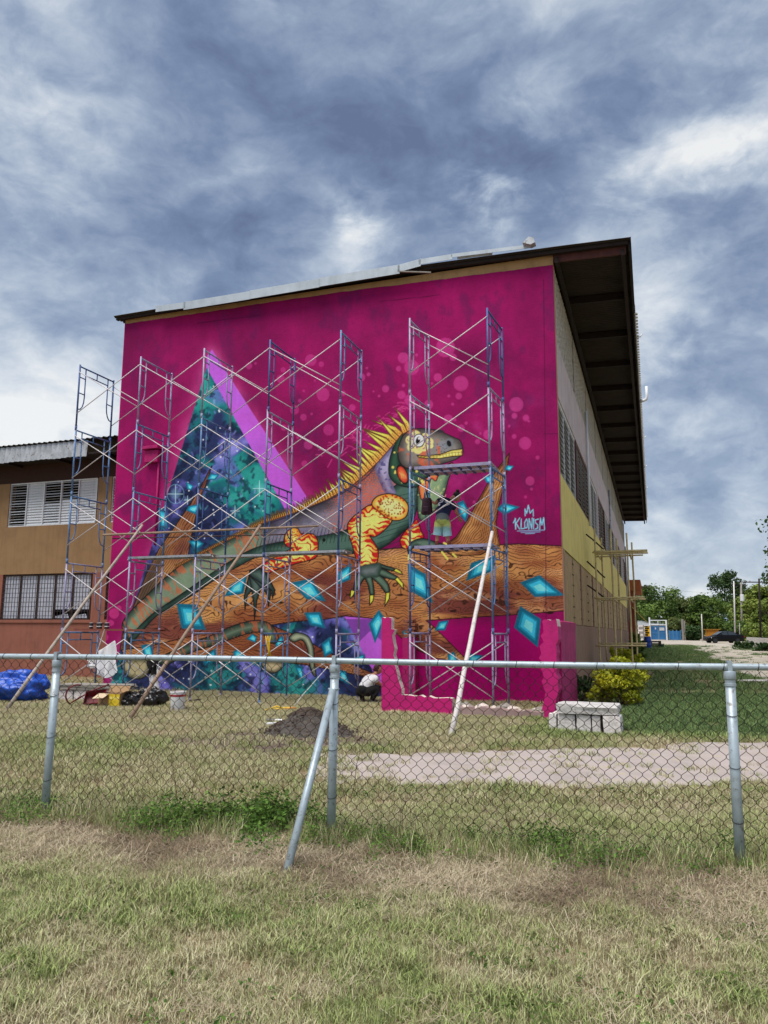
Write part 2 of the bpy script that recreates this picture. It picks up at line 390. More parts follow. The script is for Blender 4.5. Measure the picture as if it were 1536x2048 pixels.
def covermat(name, dry0, dry1, gr0, gr1, trans=.2):
    m = bpy.data.materials.new(name); m.use_nodes = True; t = m.node_tree; L = t.links.new; p = t.nodes['Principled BSDF']
    p.inputs['Roughness'].default_value = .7; p.inputs['Specular IOR Level'].default_value = .2
    at = N(t, 'ShaderNodeAttribute'); at.attribute_name = 'shade'
    ti = N(t, 'ShaderNodeAttribute'); ti.attribute_type = 'INSTANCER'; ti.attribute_name = 'tint'
    def two(a, b_):
        x = N(t, 'ShaderNodeMix', _data_type='RGBA'); L(at.outputs['Fac'], x.inputs['Factor']); x.inputs['A'].default_value = tuple(lin(a))+(1,); x.inputs['B'].default_value = tuple(lin(b_))+(1,); return x.outputs['Result']
    f = M(t, 'ADD', ti.outputs['Fac'], M(t, 'MULTIPLY', M(t, 'SUBTRACT', at.outputs['Fac'], .5), .9), clamp=True)
    mx = N(t, 'ShaderNodeMix', _data_type='RGBA'); L(f, mx.inputs['Factor']); L(two(dry0, dry1), mx.inputs['A']); L(two(gr0, gr1), mx.inputs['B'])
    m3 = N(t, 'ShaderNodeMix', _data_type='RGBA'); L(M(t, 'SUBTRACT', ti.outputs['Fac'], 1.0, clamp=True), m3.inputs['Factor']); L(mx.outputs['Result'], m3.inputs['A']); L(two((60, 88, 52), (118, 142, 90)), m3.inputs['B']); mx = m3
    L(mx.outputs['Result'], p.inputs['Base Color'])
    tr = N(t, 'ShaderNodeBsdfTranslucent'); L(mx.outputs['Result'], tr.inputs[0]); ms = N(t, 'ShaderNodeMixShader'); ms.inputs[0].default_value = trans
    L(p.outputs[0], ms.inputs[1]); L(tr.outputs[0], ms.inputs[2]); L(ms.outputs[0], t.nodes['Material Output'].inputs[0]); return m
def scatter(name, label, pts, scl, tint, protos, tilt=.12, kind='stuff'):
    n = len(pts); r = np.random.default_rng(n)
    me = bpy.data.meshes.new(name); me.from_pydata(np.asarray(pts).tolist(), [], [])
    rot = np.stack([r.normal(0, tilt, n), r.normal(0, tilt, n), r.uniform(0, 6.283, n)], 1)
    a = me.attributes.new('rot', 'FLOAT_VECTOR', 'POINT'); a.data.foreach_set('vector', rot.ravel())
    a = me.attributes.new('scl', 'FLOAT', 'POINT'); a.data.foreach_set('value', np.asarray(scl, float))
    a = me.attributes.new('tint', 'FLOAT', 'POINT'); a.data.foreach_set('value', np.asarray(tint, float))
    a = me.attributes.new('pick', 'INT', 'POINT'); a.data.foreach_set('value', r.integers(0, len(protos), n))
    o = bpy.data.objects.new(name, me); COL.objects.link(o)
    g = bpy.data.node_groups.new(name, 'GeometryNodeTree'); g.interface.new_socket('Geometry', in_out='INPUT', socket_type='NodeSocketGeometry'); g.interface.new_socket('Geometry', in_out='OUTPUT', socket_type='NodeSocketGeometry')
    gi = g.nodes.new('NodeGroupInput'); go = g.nodes.new('NodeGroupOutput'); iop = g.nodes.new('GeometryNodeInstanceOnPoints'); jn = g.nodes.new('GeometryNodeJoinGeometry')
    for q in protos:
        oi = g.nodes.new('GeometryNodeObjectInfo'); oi.inputs['Object'].default_value = q; oi.inputs['As Instance'].default_value = True
        g.links.new(oi.outputs['Geometry'], jn.inputs[0])
    def na(nm, tp):
        x = g.nodes.new('GeometryNodeInputNamedAttribute'); x.data_type = tp; x.inputs['Name'].default_value = nm; return x.outputs['Attribute']
    g.links.new(gi.outputs[0], iop.inputs['Points']); g.links.new(jn.outputs[0], iop.inputs['Instance']); iop.inputs['Pick Instance'].default_value = True
    g.links.new(na('pick', 'INT'), iop.inputs['Instance Index'])
    e = g.nodes.new('FunctionNodeEulerToRotation'); g.links.new(na('rot', 'FLOAT_VECTOR'), e.inputs[0]); g.links.new(e.outputs[0], iop.inputs['Rotation'])
    g.links.new(na('scl', 'FLOAT'), iop.inputs['Scale']); g.links.new(iop.outputs[0], go.inputs[0])
    md = o.modifiers.new('scatter', 'NODES'); md.node_group = g
    return tag(o, label, None, None, kind)
m_grass = covermat('grass_blades', (140, 122, 88), (250, 238, 206), (70, 94, 42), (184, 198, 124), .16)
m_straw = covermat('straw', (150, 132, 106), (240, 226, 196), (84, 68, 54), (164, 144, 120), .15)
m_weed = covermat('weed_leaves', (58, 86, 36), (132, 154, 74), (46, 80, 34), (122, 162, 72), .35)
tuftsA = [tuft('tuft', m_grass, 24, .058, .055, .0045, .9, s) for s in range(4)]
tuftsB = [tuft('tuft', m_grass, 30, .075, .10, .007, .8, 10+s) for s in range(4)]
tuftsC = [tuft('tuft', m_grass, 26, .24, .09, .006, .55, 20+s) for s in range(4)]
strawP = [tuft('straw', m_straw, 34, .13, .14, .003, 0, 30+s, flat=True) for s in range(4)]
weedsP = [leafy('weed', m_weed, 110, .30, .16, .032, 40+s) for s in range(4)]
cloverP = [leafy('clover', m_weed, 26, .05, .10, .018, 50+s) for s in range(3)]
m_ggrass = m_grass
FENCE_A, FENCE_B = G(90, 1640), G(1483, 1745)
_fd = (FENCE_B-FENCE_A)[:2]; _fd = _fd/np.linalg.norm(_fd); _fn = np.array([-_fd[1], _fd[0]])
if _fn[1] < 0: _fn = -_fn
def fence_dist(x, y): return (x-FENCE_A[0])*_fn[0]+(y-FENCE_A[1])*_fn[1]         # + is beyond the fence
def fence_u(x, y): return (x-FENCE_A[0])*_fd[0]+(y-FENCE_A[1])*_fd[1]
def keep_out(x, y):                                   # inside the building or on bare ground
    bx = (x-CORNER[0])*AX[0]+(y-CORNER[1])*AX[1]; by = (x-CORNER[0])*AY[0]+(y-CORNER[1])*AY[1]
    inb = (bx < 0.02) & (bx > -13.4) & (by > -.02) | (bx <= -13.4) & (by > 3.98) | (by > 49) & (by < 60) & (bx < 1.2)
    return inb
def greenness(x, y):
    n = vnoise(x, y, 1.3, 61, 4, .6); n2 = vnoise(x, y, .45, 62, 3)
    g = sstep(.36, .58, n*.62+n2*.38)
    bx = (x-CORNER[0])*AX[0]+(y-CORNER[1])*AX[1]; by = (x-CORNER[0])*AY[0]+(y-CORNER[1])*AY[1]
    yard = sstep(-1.2, 1.5, bx+(n-.5)*2)*sstep(11.6, 13.5, y+(n-.5))      # the green lawn along the side wall
    near = 1-sstep(1.2, -.2, 0*x)
    fd = fence_dist(x, y)
    dryband = np.exp(-((fd+.55)/.75)**2)                              # raked dry grass in front of the fence
    g = np.clip(.10+.62*g+(vnoise(x, y, .16, 63, 2)-.5)*.7, 0, 1)*(1-.8*dryband)
    g = np.where(y > 12, g*.45, g); g = np.where((fd > 0) & (y < 11), .18+.55*g, g)
    lefty = np.exp(-((x+4.5)/2.5)**2-((y-11.5)/1.8)**2); g = np.maximum(g, lefty*.75*(n > .4))
    return np.maximum(np.clip(g, 0, 1), yard*1.9)
def scatter_field(y0, y1, dens, half, seed):
    r = np.random.default_rng(seed); x1 = half*y1+1.5; n = int(dens*(y1-y0)*2*x1)
    x = r.uniform(-x1, x1, n); y = r.uniform(y0, y1, n)
    k = (np.abs(x) < half*y+1.5) & ~keep_out(x, y); x, y = x[k], y[k]
    bare = np.maximum(track_band(x, y), .8*soil_patch(x, y)); bare = np.maximum(bare, .98*far_road(x, y)*(y > 24)); k = r.random(len(x)) > bare*(.91+.10*sstep(.40, .60, vnoise(x, y, .7, 67, 4)))
    return x[k], y[k]
def do_grass(name, label, y0, y1, dens, half, protos, s0, s1, seed):
    x, y = scatter_field(y0, y1, dens, half, seed); g = greenness(x, y)
    r = np.random.default_rng(seed+1)
    thin = vnoise(x, y, .8, 66, 3); k = r.random(len(x)) < .15+1.3*thin; x, y, g = x[k], y[k], g[k]
    s = r.uniform(s0, s1, len(x))*(.75+.4*np.minimum(g, 1))*(.45+1.1*vnoise(x, y, .32 if y0 < 5 else .7, 68, 3))
    scatter(name, label, np.stack([x, y, gz(x, y)-.004], 1), s, np.clip(g+r.normal(0, .2, len(x)), 0, 2), protos)
do_grass('grass', 'short mown grass in front of the wire fence, half dry half green', 1.6, 7.6, 1250, .62, tuftsA, .7, 1.35, 71)
do_grass('lawn_grass', 'dry short grass between the wire fence and the mural wall', 7.6, 21.5, 190, .62, tuftsB, .7, 1.3, 72)
do_grass('far_grass', 'green lawn grass running back along the side wall', 21.5, 80, 16, .64, tuftsB, 1.0, 2.0, 73)
def along_fence(n, sd, off, seed, u0=-2.5, u1=9.5):
    r = np.random.default_rng(seed); u = r.uniform(u0, u1, n); d = r.normal(off, sd, n)
    x = FENCE_A[0]+_fd[0]*u+_fn[0]*d; y = FENCE_A[1]+_fd[1]*u+_fn[1]*d; return x, y, u, r
x, y, u, r = along_fence(1500, .16, .0, 81)
scatter('tall_grass', 'long uncut grass growing along the foot of the wire fence', np.stack([x, y, gz(x, y)-.01], 1), r.uniform(.45, 1.0, len(x)), np.clip(.55+r.normal(0, .3, len(x)), 0, 1), tuftsC)
x, y, u, r = along_fence(1500, .19, .02, 82)
k = r.random(len(x)) < np.clip(np.exp(-((u-1.7)/.6)**2)+.7*np.exp(-((u-3.1)/.55)**2)+.22+.5*np.exp(-((u-4.0)/.6)**2)+.25*np.exp(-((u-6.2)/.35)**2)+.10+.25*(vnoise(u*5, u*0, .9, 83) > .6), 0, 1)
k &= (vnoise(x, y, .34, 92, 3) > .44)
x, y, u = x[k], y[k], u[k]; s = (.55+.9*vnoise(x, y, .3, 93, 2))*r.uniform(.35, .8, len(x))*(1+.55*np.exp(-((u-1.8)/.6)**2))
scatter('weeds', 'bushy green leafy weeds growing through the foot of the wire fence', np.stack([x, y, gz(x, y)-.01], 1), s, r.uniform(0, 1, len(x)), weedsP, .25)
x, y, u, r = along_fence(3400, .40, -.50, 84)
scatter('straw', 'raked dry grass clippings lying in front of the wire fence', np.stack([x, y, gz(x, y)+.01], 1), r.uniform(.5, 1.25, len(x)), np.clip(sstep(.42, .60, vnoise(x, y, .5, 88, 4))+r.normal(0, .2, len(x)), 0, 1), strawP, .12)
xx, yy = scatter_field(1.6, 8.5, 46, .62, 85); kk = vnoise(xx, yy, .8, 86, 3) > .52; xx, yy = xx[kk], yy[kk]
scatter('clover', 'low broad-leaved green weeds dotted through the grass', np.stack([xx, yy, gz(xx, yy)-.004], 1), np.random.default_rng(5).uniform(.6, 1.5, len(xx)), np.random.default_rng(6).uniform(0, 1, len(xx)), cloverP, .2)
xx, yy = scatter_field(1.6, 8.0, 14, .62, 87)
scatter('loose_straw', 'loose pale straw stalks lying about on the near grass', np.stack([xx, yy, gz(xx, yy)+.02], 1), np.random.default_rng(7).uniform(.4, 1.1, len(xx)), np.random.default_rng(8).uniform(0, .4, len(xx)), strawP, .15)
xx, yy = scatter_field(1.6, 7.2, 26, .62, 89); kk = (greenness(xx, yy) > .35) & (fence_dist(xx, yy) < -.9); xx, yy = xx[kk], yy[kk]
scatter('grass_bunches', 'coarse upright bunches of greener grass in the near turf', np.stack([xx, yy, gz(xx, yy)-.01], 1), np.random.default_rng(9).uniform(.28, .55, len(xx)), np.random.default_rng(10).uniform(.6, 1.3, len(xx)), tuftsC)
# ------------------------------------------------------------------ the mural: painted in numpy on the vertices of the end wall
WALL_W = 13.19
def wall_top(x): return 11.15 - 0.13*np.clip((x+6.5)/6.5, 0, 1)          # upper edge of the magenta paint
class Painter:
    def __init__(s, px, py):
        s.px, s.py = px, py; s.c = np.zeros((len(px), 3)); s.h = {}
    def sel(s, x0, x1, y0, y1):
        return np.nonzero((s.px > x0) & (s.px < x1) & (s.py > y0) & (s.py < y1))[0]
    @staticmethod
    def curve(P, closed=True, n=5):
        P = np.array(P, float); k = len(P); out = []
        for i in range(k if closed else k-1):
            if closed: a, b, c, d = P[(i-1) % k], P[i], P[(i+1) % k], P[(i+2) % k]
            else: a, b, c, d = P[max(i-1, 0)], P[i], P[i+1], P[min(i+2, k-1)]
            for j in range(n):
                t = j/n
                out.append(0.5*((2*b)+(-a+c)*t+(2*a-5*b+4*c-d)*t*t+(-a+3*b-3*c+d)*t**3))
        if not closed: out.append(P[-1])
        return np.array(out)
    def sd(s, idx, poly, closed=True):
        x = s.px[idx]; y = s.py[idx]; d = np.full(len(x), 1e9); ins = np.zeros(len(x), bool); k = len(poly)
        for i in range(k if closed else k-1):
            ax, ay = poly[i]; bx, by = poly[(i+1) % k]; ex, ey = bx-ax, by-ay; l = ex*ex+ey*ey+1e-9
            t = np.clip(((x-ax)*ex+(y-ay)*ey)/l, 0, 1)
            d = np.minimum(d, (x-ax-t*ex)**2+(y-ay-t*ey)**2)
            if closed:
                c = ((ay > y) != (by > y)) & (x < (bx-ax)*(y-ay)/((by-ay) if by != ay else 1e-9)+ax)
                ins ^= c
        d = np.sqrt(d)
        return np.where(ins, -d, d) if closed else d
    def mix(s, idx, col, a):
        a = np.clip(a, 0, 1)[:, None]; s.c[idx] = s.c[idx]*(1-a)+np.asarray(col, float)*a
    def fill(s, poly, col, smooth=False, alpha=1.0, soft=0.8, line=0, lcol=(25, 22, 25), noise=0):
        P = s.curve(poly) if smooth else np.array(poly, float)
        m = soft*2+line+1
        i = s.sel(P[:,0].min()-m, P[:,0].max()+m, P[:,1].min()-m, P[:,1].max()+m)
        if not len(i): return
        d = s.sd(i, P)
        if noise: d = d + (vnoise(s.px[i], s.py[i], noise*3, 5, 3)-0.5)*noise
        c = col(s.px[i], s.py[i], d) if callable(col) else col
        s.mix(i, c, alpha*(1-sstep(-soft, soft, d)))
        if line: s.mix(i, lcol, (1-sstep(line*0.4, line*0.4+1.1, np.abs(d)))*0.9)
    def stroke(s, pts, w, col, alpha=1.0, smooth=True, soft=0.7, taper=False):
        P = s.curve(pts, False) if smooth and len(pts) > 2 else np.array(pts, float)
        m = w+soft*2+1
        i = s.sel(P[:,0].min()-m, P[:,0].max()+m, P[:,1].min()-m, P[:,1].max()+m)
        if not len(i): return
        d = s.sd(i, P, False)
        s.mix(i, col, alpha*(1-sstep(w/2-soft, w/2+soft, d)))
    def ell(s, cx, cy, rx, ry, col, rot=0.0, alpha=1.0, soft=0.7, line=0, lcol=(25, 22, 25)):
        r = max(rx, ry)+soft*2+line+1
        i = s.sel(cx-r, cx+r, cy-r, cy+r)
        if not len(i): return
        x = s.px[i]-cx; y = s.py[i]-cy; c, q = math.cos(rot), math.sin(rot)
        u = (x*c+y*q)/rx; v = (-x*q+y*c)/ry; rr = np.sqrt(u*u+v*v)+1e-6
        d = (rr-1)*min(rx, ry)
        cc = col(s.px[i], s.py[i], d) if callable(col) else col
        s.mix(i, cc, alpha*(1-sstep(-soft, soft, d)))
        if line: s.mix(i, lcol, (1-sstep(line*0.4, line*0.4+1.1, np.abs(d)))*0.9)

def lerp(a, b, t): t = np.clip(t, 0, 1)[:, None]; return np.asarray(a, float)*(1-t)+np.asarray(b, float)*t
def paint_mural(px, py):
    p = Painter(px, py); R = np.random.default_rng(3)
    # magenta coat, mottled by roller marks and old plaster
    n = vnoise(px, py, 120, 1, 5, .6); n2 = vnoise(px, py*0.6, 30, 2, 4, .6)
    c = lerp((112, 12, 70), (148, 16, 88), (n-.3)*2.4); c = lerp(c, (96, 24, 76), sstep(.56, .74, n2)*0.5)
    c = lerp(c, (158, 6, 96), sstep(1225, 1262, py)*sstep(745, 800, px)*(0.5+0.5*sstep(1180, 1290, py+vnoise(px, py, 40, 9)*60)))
    p.c[:] = c
    haze = sstep(.5, .78, vnoise(px, py, 60, 4, 5, .6))*np.exp(-(((px-850)/190)**2+((py-850)/130)**2))*0.55
    p.mix(np.arange(len(px)), (196, 74, 146), haze)
    haze = sstep(.42, .75, vnoise(px, py, 50, 14, 4))*np.exp(-(((px-925)/60)**2+((py-985)/90)**2))*0.5
    p.mix(np.arange(len(px)), (186, 50, 130), haze)
    # soft glow along both flanks of the pyramid
    for (a, b, w) in (((420, 704), (222, 1375), 17), ((424, 702), (616, 996), 15)):
        i = p.sel(190, 680, 670, 1385); P = np.array([a, b], float); d = p.sd(i, P, False)
        p.mix(i, (198, 82, 140), np.exp(-(d/w)**2)*(0.1+0.62*vnoise(px[i], py[i], 34, 6)))
    # bokeh discs
    q = .3255
    for (cx, cy, r) in [(648,722,58),(388,785,33),(440,845,45),(360,852,16),(600,905,25),(743,943,46),(695,782,22),(280,975,22),(378,1013,25),(430,1045,35),(545,1072,28),(665,1162,28),(730,1020,20),(1083,1072,44),(1137,1310,38),(1072,1142,18),(1143,1155,20),(1005,1163,12),(910,1257,30),(775,1187,10),(175,887,12),(130,905,25),(745,1218,22),(75,1090,20),(20,1003,15),(390,955,10),(565,943,8),(240,1020,8),(668,1020,9),(692,1070,9),(705,1165,10),(732,732,8),(165,848,7),(470,768,9),(1160,1175,7),(1040,1205,8),(862,1250,8),(1070,1268,14),(845,1300,16),(360,1100,6),(206,992,6)]:
        p.ell(680+cx*q, 460+cy*q, r*q, r*q*1.04, (198, 66, 138), alpha=0.55, soft=1.1); p.ell(680+cx*q, 460+cy*q, r*q*.8, r*q*.82, (188, 58, 130), alpha=.25, soft=3)
    for (cx, cy, r) in [(1295,800,35),(915,835,20),(1110,915,25),(1195,1105,28),(1405,1228,33),(1280,1320,28),(1250,1150,20),(1360,825,16),(1125,860,16),(1130,1215,18),(955,820,8),(1255,1435,18),(1252,988,8),(1228,1048,12),(1320,925,7),(1370,1010,40),(1300,1130,8),(1215,1275,9)]:
        p.ell(200+cx*q, 460+cy*q, r*q, r*q*1.04, (198, 66, 138), alpha=0.5, soft=1.1)
    for (cx, cy, r) in [(1060,962,9),(1063,978,3),(1051,994,3),(228,1227,10),(238,1216,5),(222,1246,6),(211,1275,6),(948,1004,3),(1075,915,4)]:
        p.ell(cx, cy, r, r*1.04, (204, 66, 132), alpha=.55, soft=1)
    for _ in range(70):                                # comma-shaped splashes round the crest
        t = R.random(); cx = 640+t*185+R.normal(0, 6); cy = 945-t*115-R.random()*34-8; a = R.uniform(-1.2, .8)
        l = R.uniform(3, 9); p.stroke([(cx-l*math.cos(a), cy-l*math.sin(a)), (cx+1, cy-1.5), (cx+l*math.cos(a), cy+l*math.sin(a))], R.uniform(1.4, 3.0), (202, 70, 132), .6)
    # lilac flank of the pyramid, galaxy face
    p.fill([(424, 699), (414, 712), (412, 735), (698, 1250), (760, 1372), (790, 1372), (790, 1300), (640, 1035)], lambda x, y, d: lerp((176, 92, 206), (186, 84, 196), vnoise(x, y, 60, 7)), soft=1.0)
    p.fill([(690, 1238), (775, 1238), (775, 1292), (764, 1282), (740, 1262), (712, 1290), (706, 1288)], (124, 62, 152), soft=.9)
    def galaxy(x, y, d):
        wx = x + (vnoise(x, y, 40, 21, 3)-.5)*46; wy = y + (vnoise(x, y, 40, 22, 3)-.5)*46
        a = vnoise(wx, wy, 74, 23, 4, .5); b = vnoise(wx, wy, 56, 24, 4, .5); f = vnoise(x+y*.5, y-x*.4, 13, 25, 3)
        low = sstep(1215, 1300, y)
        cc = lerp((26, 36, 64), (52, 60, 112), a*1.2)
        cc = lerp(cc, (22, 118, 114), sstep(.44, .62, a)*(.95-.25*low)); cc = lerp(cc, (60, 170, 156), sstep(.56, .72, a)*.65)
        cc = lerp(cc, (98, 92, 176), sstep(.46, .64, b)*(.75+.25*low)); cc = lerp(cc, (150, 150, 218), sstep(.58, .74, b)*.75)
        cc = lerp(cc, (14, 18, 40), sstep(.52, .70, f)*.55)
        return cc
    p.fill([(413, 735), (395, 795), (254, 1251), (212, 1400), (778, 1406), (698, 1250)], galaxy, soft=.8)
    gal = np.array([(413, 745), (240, 1330), (235, 1368), (740, 1368), (690, 1250)])
    def ingal(x, y): return (y > 745) and (x > 413-(y-735)*.305+5) and (x < 413+(y-735)*.555-5)
    for _ in range(520):                               # feathered dashes, light and dark
        x = R.uniform(225, 740); y = R.uniform(750, 1370)
        if not ingal(x, y): continue
        a = R.choice([1.1, 1.25, 2.1, -1.2])+R.normal(0, .15); l = R.uniform(3, 9)
        colr = [(150, 160, 226), (96, 200, 186), (20, 28, 52), (122, 118, 200), (20, 28, 52)][R.integers(5)]
        p.stroke([(x, y), (x+l*math.cos(a), y+l*math.sin(a))], R.uniform(2, 4.6), colr, .55, soft=1.9)
    for _ in range(260):
        x = R.uniform(225, 740); y = R.uniform(750, 1370)
        if ingal(x, y): p.ell(x, y, *(2*[R.uniform(.8, 2.0)]), (226, 236, 246), alpha=.9, soft=.8)
    for (x, y, l) in ((351, 988, 15), (519, 977, 13), (375, 1000, 7), (470, 1022, 9)):
        p.ell(x, y, l*.7, l*.7, (150, 214, 214), alpha=.35, soft=5)
        p.stroke([(x-l, y), (x+l, y)], 1.3, (200, 236, 240), .8); p.stroke([(x, y-l*1.2), (x, y+l*1.2)], 1.3, (200, 236, 240), .8)
    p.stroke([(351+17*math.cos(t), 988+19*math.sin(t)) for t in np.linspace(0, 6.2, 16)], 1.4, (126, 190, 196), .6)
    # ---- wood
    def wood(ang, base=0, spacing=7.5, knots=(), amp=44, along=62.0, seed=30):
        spacing = spacing*.74
        ca, sa = math.cos(ang), math.sin(ang)
        def f(x, y, d):
            u = x*ca+y*sa; v = -x*sa+y*ca
            w = (vnoise(u/along*40, v, 40, seed, 3)-.5)*amp + (vnoise(u/along*90, v, 30, seed+1, 2)-.5)*amp*.3
            ph = v+w
            for (kx, ky, ks, ka) in knots:
                rr = ((x-kx)/ (ks*2.6))**2+((y-ky)/ks)**2; ph = ph + ka*np.exp(-rr)*np.sign(y-ky+.01)
            t = vnoise(u/along*30, v, 46, seed+3, 3)
            cc = lerp((138, 76, 46), (200, 144, 84), (t-.28)*2.4); cc = lerp(cc, (110, 54, 50), sstep(.44, .66, vnoise(u*.35, v, 44, seed+4, 3))*.85); cc = lerp(cc, (206, 152, 104), sstep(.56, .72, vnoise(u*.3, v, 22, seed+8, 3))*.55)
            if base: cc = lerp(cc, base[0], base[1]*np.ones(len(x)))
            g = np.abs(((ph/spacing) % 1.0)-.5)*2*spacing
            wd = .7+.7*vnoise(x, y, 18, seed+5, 2)
            brk = sstep(.22, .28, vnoise(u*.35, v*1.3, 10, seed+6, 2))
            cc = lerp(cc, (58, 32, 24), (1-sstep(wd*.5, wd*.5+1.2, g))*.85*brk)
            return cc
        return f
    OUT = (38, 20, 16)
    # left spike
    p.fill([(424,931),(397,983),(352,1050),(318,1098),(292,1150),(262,1226),(250,1262),(330,1262),(392,1160),(376,1112),(383,1070),(398,1003),(410,975)], wood(-1.05, ((120, 84, 62), .35), 6.2, amp=20, seed=40), line=1.0, lcol=OUT)
    p.fill([(330,1090),(292,1150),(262,1226),(252,1262),(300,1240),(318,1160)], (44, 50, 48), alpha=.55, soft=9)
    # lower branch with the tail coiled round it, and the roots
    p.fill([(243,1296),(246,1312),(300,1318),(380,1313),(480,1316),(600,1328),(680,1342),(756,1360),(752,1350),(690,1322),(655,1304),(618,1284),(585,1268),(541,1250),(420,1240),(260,1262)], wood(.10, ((120, 60, 40), .2), 6.5, seed=50), line=1.0, lcol=OUT)
    # main log
    p.fill([(1134,1092),(1040,1088),(900,1094),(800,1096),(700,1104),(560,1108),(430,1128),(340,1165),(262,1226),(246,1262),(240,1300),(300,1292),(400,1268),(480,1262),(541,1250),(590,1243),(640,1240),(690,1232),(760,1238),(775,1240),(790,1264),(822,1294),(870,1316),(928,1326),(932,1318),(900,1286),(868,1254),(852,1241),(950,1234),(1050,1228),(1134,1221)],
           wood(-.02, 0, 7.4, ((800,1180,9,16),(1045,1150,7,14),(900,1222,8,14),(990,1186,7,12),(1000,1102,6,9),(700,1200,8,14),(560,1180,9,14),(440,1222,9,12),(900,1130,7,12),(1090,1214,6,10),(870,1160,6,10)), seed=60), line=1.1, lcol=OUT)
    p.fill([(262,1226),(246,1262),(240,1300),(262,1296),(300,1250),(320,1215)], (40, 44, 44), alpha=.5, soft=8)
    for (kx, ky) in ((800,1190),(1060,1152),(906,1222),(990,1200),(1010,1104),(912,1103),(1100,1226),(560,1205)):
        p.ell(kx, ky, 7, 2.2, (34, 18, 14), alpha=.85)
    # right branch with contour grain
    def contour(x, y, d):
        n_ = vnoise(x, y, 34, 71, 2); ph = d*1.15+n_*15+(y-1000)*.10
        cc = lerp((128, 74, 44), (206, 148, 88), (vnoise(x, y, 30, 72, 3)-.2)*1.7); cc = lerp(cc, (96, 52, 34), sstep(-8, -1, d)*.5)
        g = np.abs(((ph/5.4) % 1.0)-.5)*2*5.4
        return lerp(cc, (44, 24, 16), (1-sstep(.5, 1.8, g))*.85)
    p.fill([(880,1096),(912,1074),(935,1040),(958,998),(984,952),(1019,906),(1011,958),(998,1008),(992,1046),(1000,1090),(960,1110),(905,1112)], contour, line=1.0, lcol=OUT)
    # ---- crystals
    def crystal(P, hi=1.0):
        P = np.array(P, float); c_ = P.mean(0)
        p.fill(P, (24, 100, 126), soft=.7)
        p.fill(c_+(P-c_)*.72, (30, 134, 162), soft=.6)
        p.fill(c_+(P-c_)*.58+np.array([1, 0]), (58, 182, 210), soft=.6)
        p.fill(c_+(P-c_)*.34+np.array([1, 1]), (116, 218, 236), soft=.6)
    crys = [[(449,1193),(460,1170),(495,1149),(487,1187)],[(582,1165),(623,1157),(652,1203),(612,1198)],[(353,1207),(394,1209),(412,1260),(363,1257)],[(608,1225),(641,1224),(651,1257),(620,1250)],
        [(372,1021),(377,1012),(402,1007),(392,1029)],[(413,959),(421,947),(439,949),(430,960)],[(372,963),(387,972),(382,981),(374,978)],[(314,1014),(333,1020),(335,1056),(322,1060)],[(376,1082),(395,1079),(408,1087),(392,1102)],
        [(815,1127),(852,1149),(866,1207),(818,1181)],[(942,1126),(992,1110),(986,1142),(932,1162)],[(1040,1165),(1079,1150),(1129,1191),(1069,1194)],[(1040,1212),(1082,1238),(1076,1295),(1028,1255)],[(878,1243),(898,1240),(890,1261),(869,1261)],
        [(737,1248),(758,1219),(770,1237),(750,1287)],[(994,1018),(1006,1005),(1040,1014),(1009,1030)],[(1009,939),(1014,930),(1028,932),(1020,942)],[(914,1006),(927,1000),(938,1022),(932,1045),(919,1030)],[(967,953),(985,948),(984,968),(972,965)],
        [(674,1146),(703,1126),(701,1159),(676,1169)],[(643,1287),(659,1274),(666,1305),(648,1315)],[(466,1303),(475,1298),(493,1314),(468,1318)],[(407,1314),(431,1296),(433,1320),(410,1332)],[(493,1278),(504,1267),(514,1274),(511,1286)],[(550,1285),(564,1270),(568,1283),(551,1297)],
        [(282,1290),(302,1288),(308,1316),(288,1316)],[(590,1331),(606,1333),(606,1364),(597,1352)],[(676,1338),(691,1342),(700,1370),(679,1360)],[(708,1315),(731,1308),(724,1323),(709,1323)],[(895,1309),(908,1303),(916,1323),(897,1330)],[(936,1307),(967,1311),(950,1326),(934,1322)],[(805,1262),(816,1258),(815,1286),(809,1278)]]
    for P in crys: crystal(P)
    # ---- iguana
    def shade(c0, c1, w, sp=None, spc=None, thr=.62, sc=6, seed=80):
        def f(x, y, d):
            cc = lerp(c0, c1, -d/w+(vnoise(x, y, 22, seed, 3)-.5)*.7)
            if sp is not None: cc = lerp(cc, sp, sstep(thr, thr+.12, vnoise(x, y, sc, seed+1, 3))*.75)
            if spc is not None: cc = lerp(cc, spc, sstep(.66, .76, vnoise(x, y, sc*.8, seed+2, 3))*.7)
            return cc
        return f
    def tail(x, y, d, ang=-.54):
        cc = lerp((40, 54, 46), (118, 136, 112), (-d-1)/14.0)
        u = x*math.cos(ang)+y*math.sin(ang); v = -x*math.sin(ang)+y*math.cos(ang)
        st = vnoise(u*2.6, v*.5, 10, 91, 2); m = vnoise(u*.8, v*.8, 22, 92, 2)
        return lerp(cc, (206, 92, 56), sstep(.53, .62, st)*sstep(.28, .42, m)*.62)
    # coils under the log
    p.fill([(244,1322),(250,1348),(270,1358),(292,1352),(300,1330),(292,1318)], lambda x, y, d: lerp((66, 66, 50), (168, 156, 120), -d/10), smooth=True, line=1)
    p.fill([(318,1318),(332,1330),(380,1306),(430,1290),(480,1272),(512,1264),(528,1270),(536,1284),(552,1286),(556,1270),(540,1248),(512,1241),(470,1250),(420,1272),(370,1290)], lambda x, y, d: tail(x, y, d, -.42), smooth=True, line=1)
    p.fill([(524,1322),(530,1340),(548,1346),(562,1338),(566,1326)], lambda x, y, d: lerp((80, 72, 56), (196, 178, 138), -d/8), smooth=True, line=1)
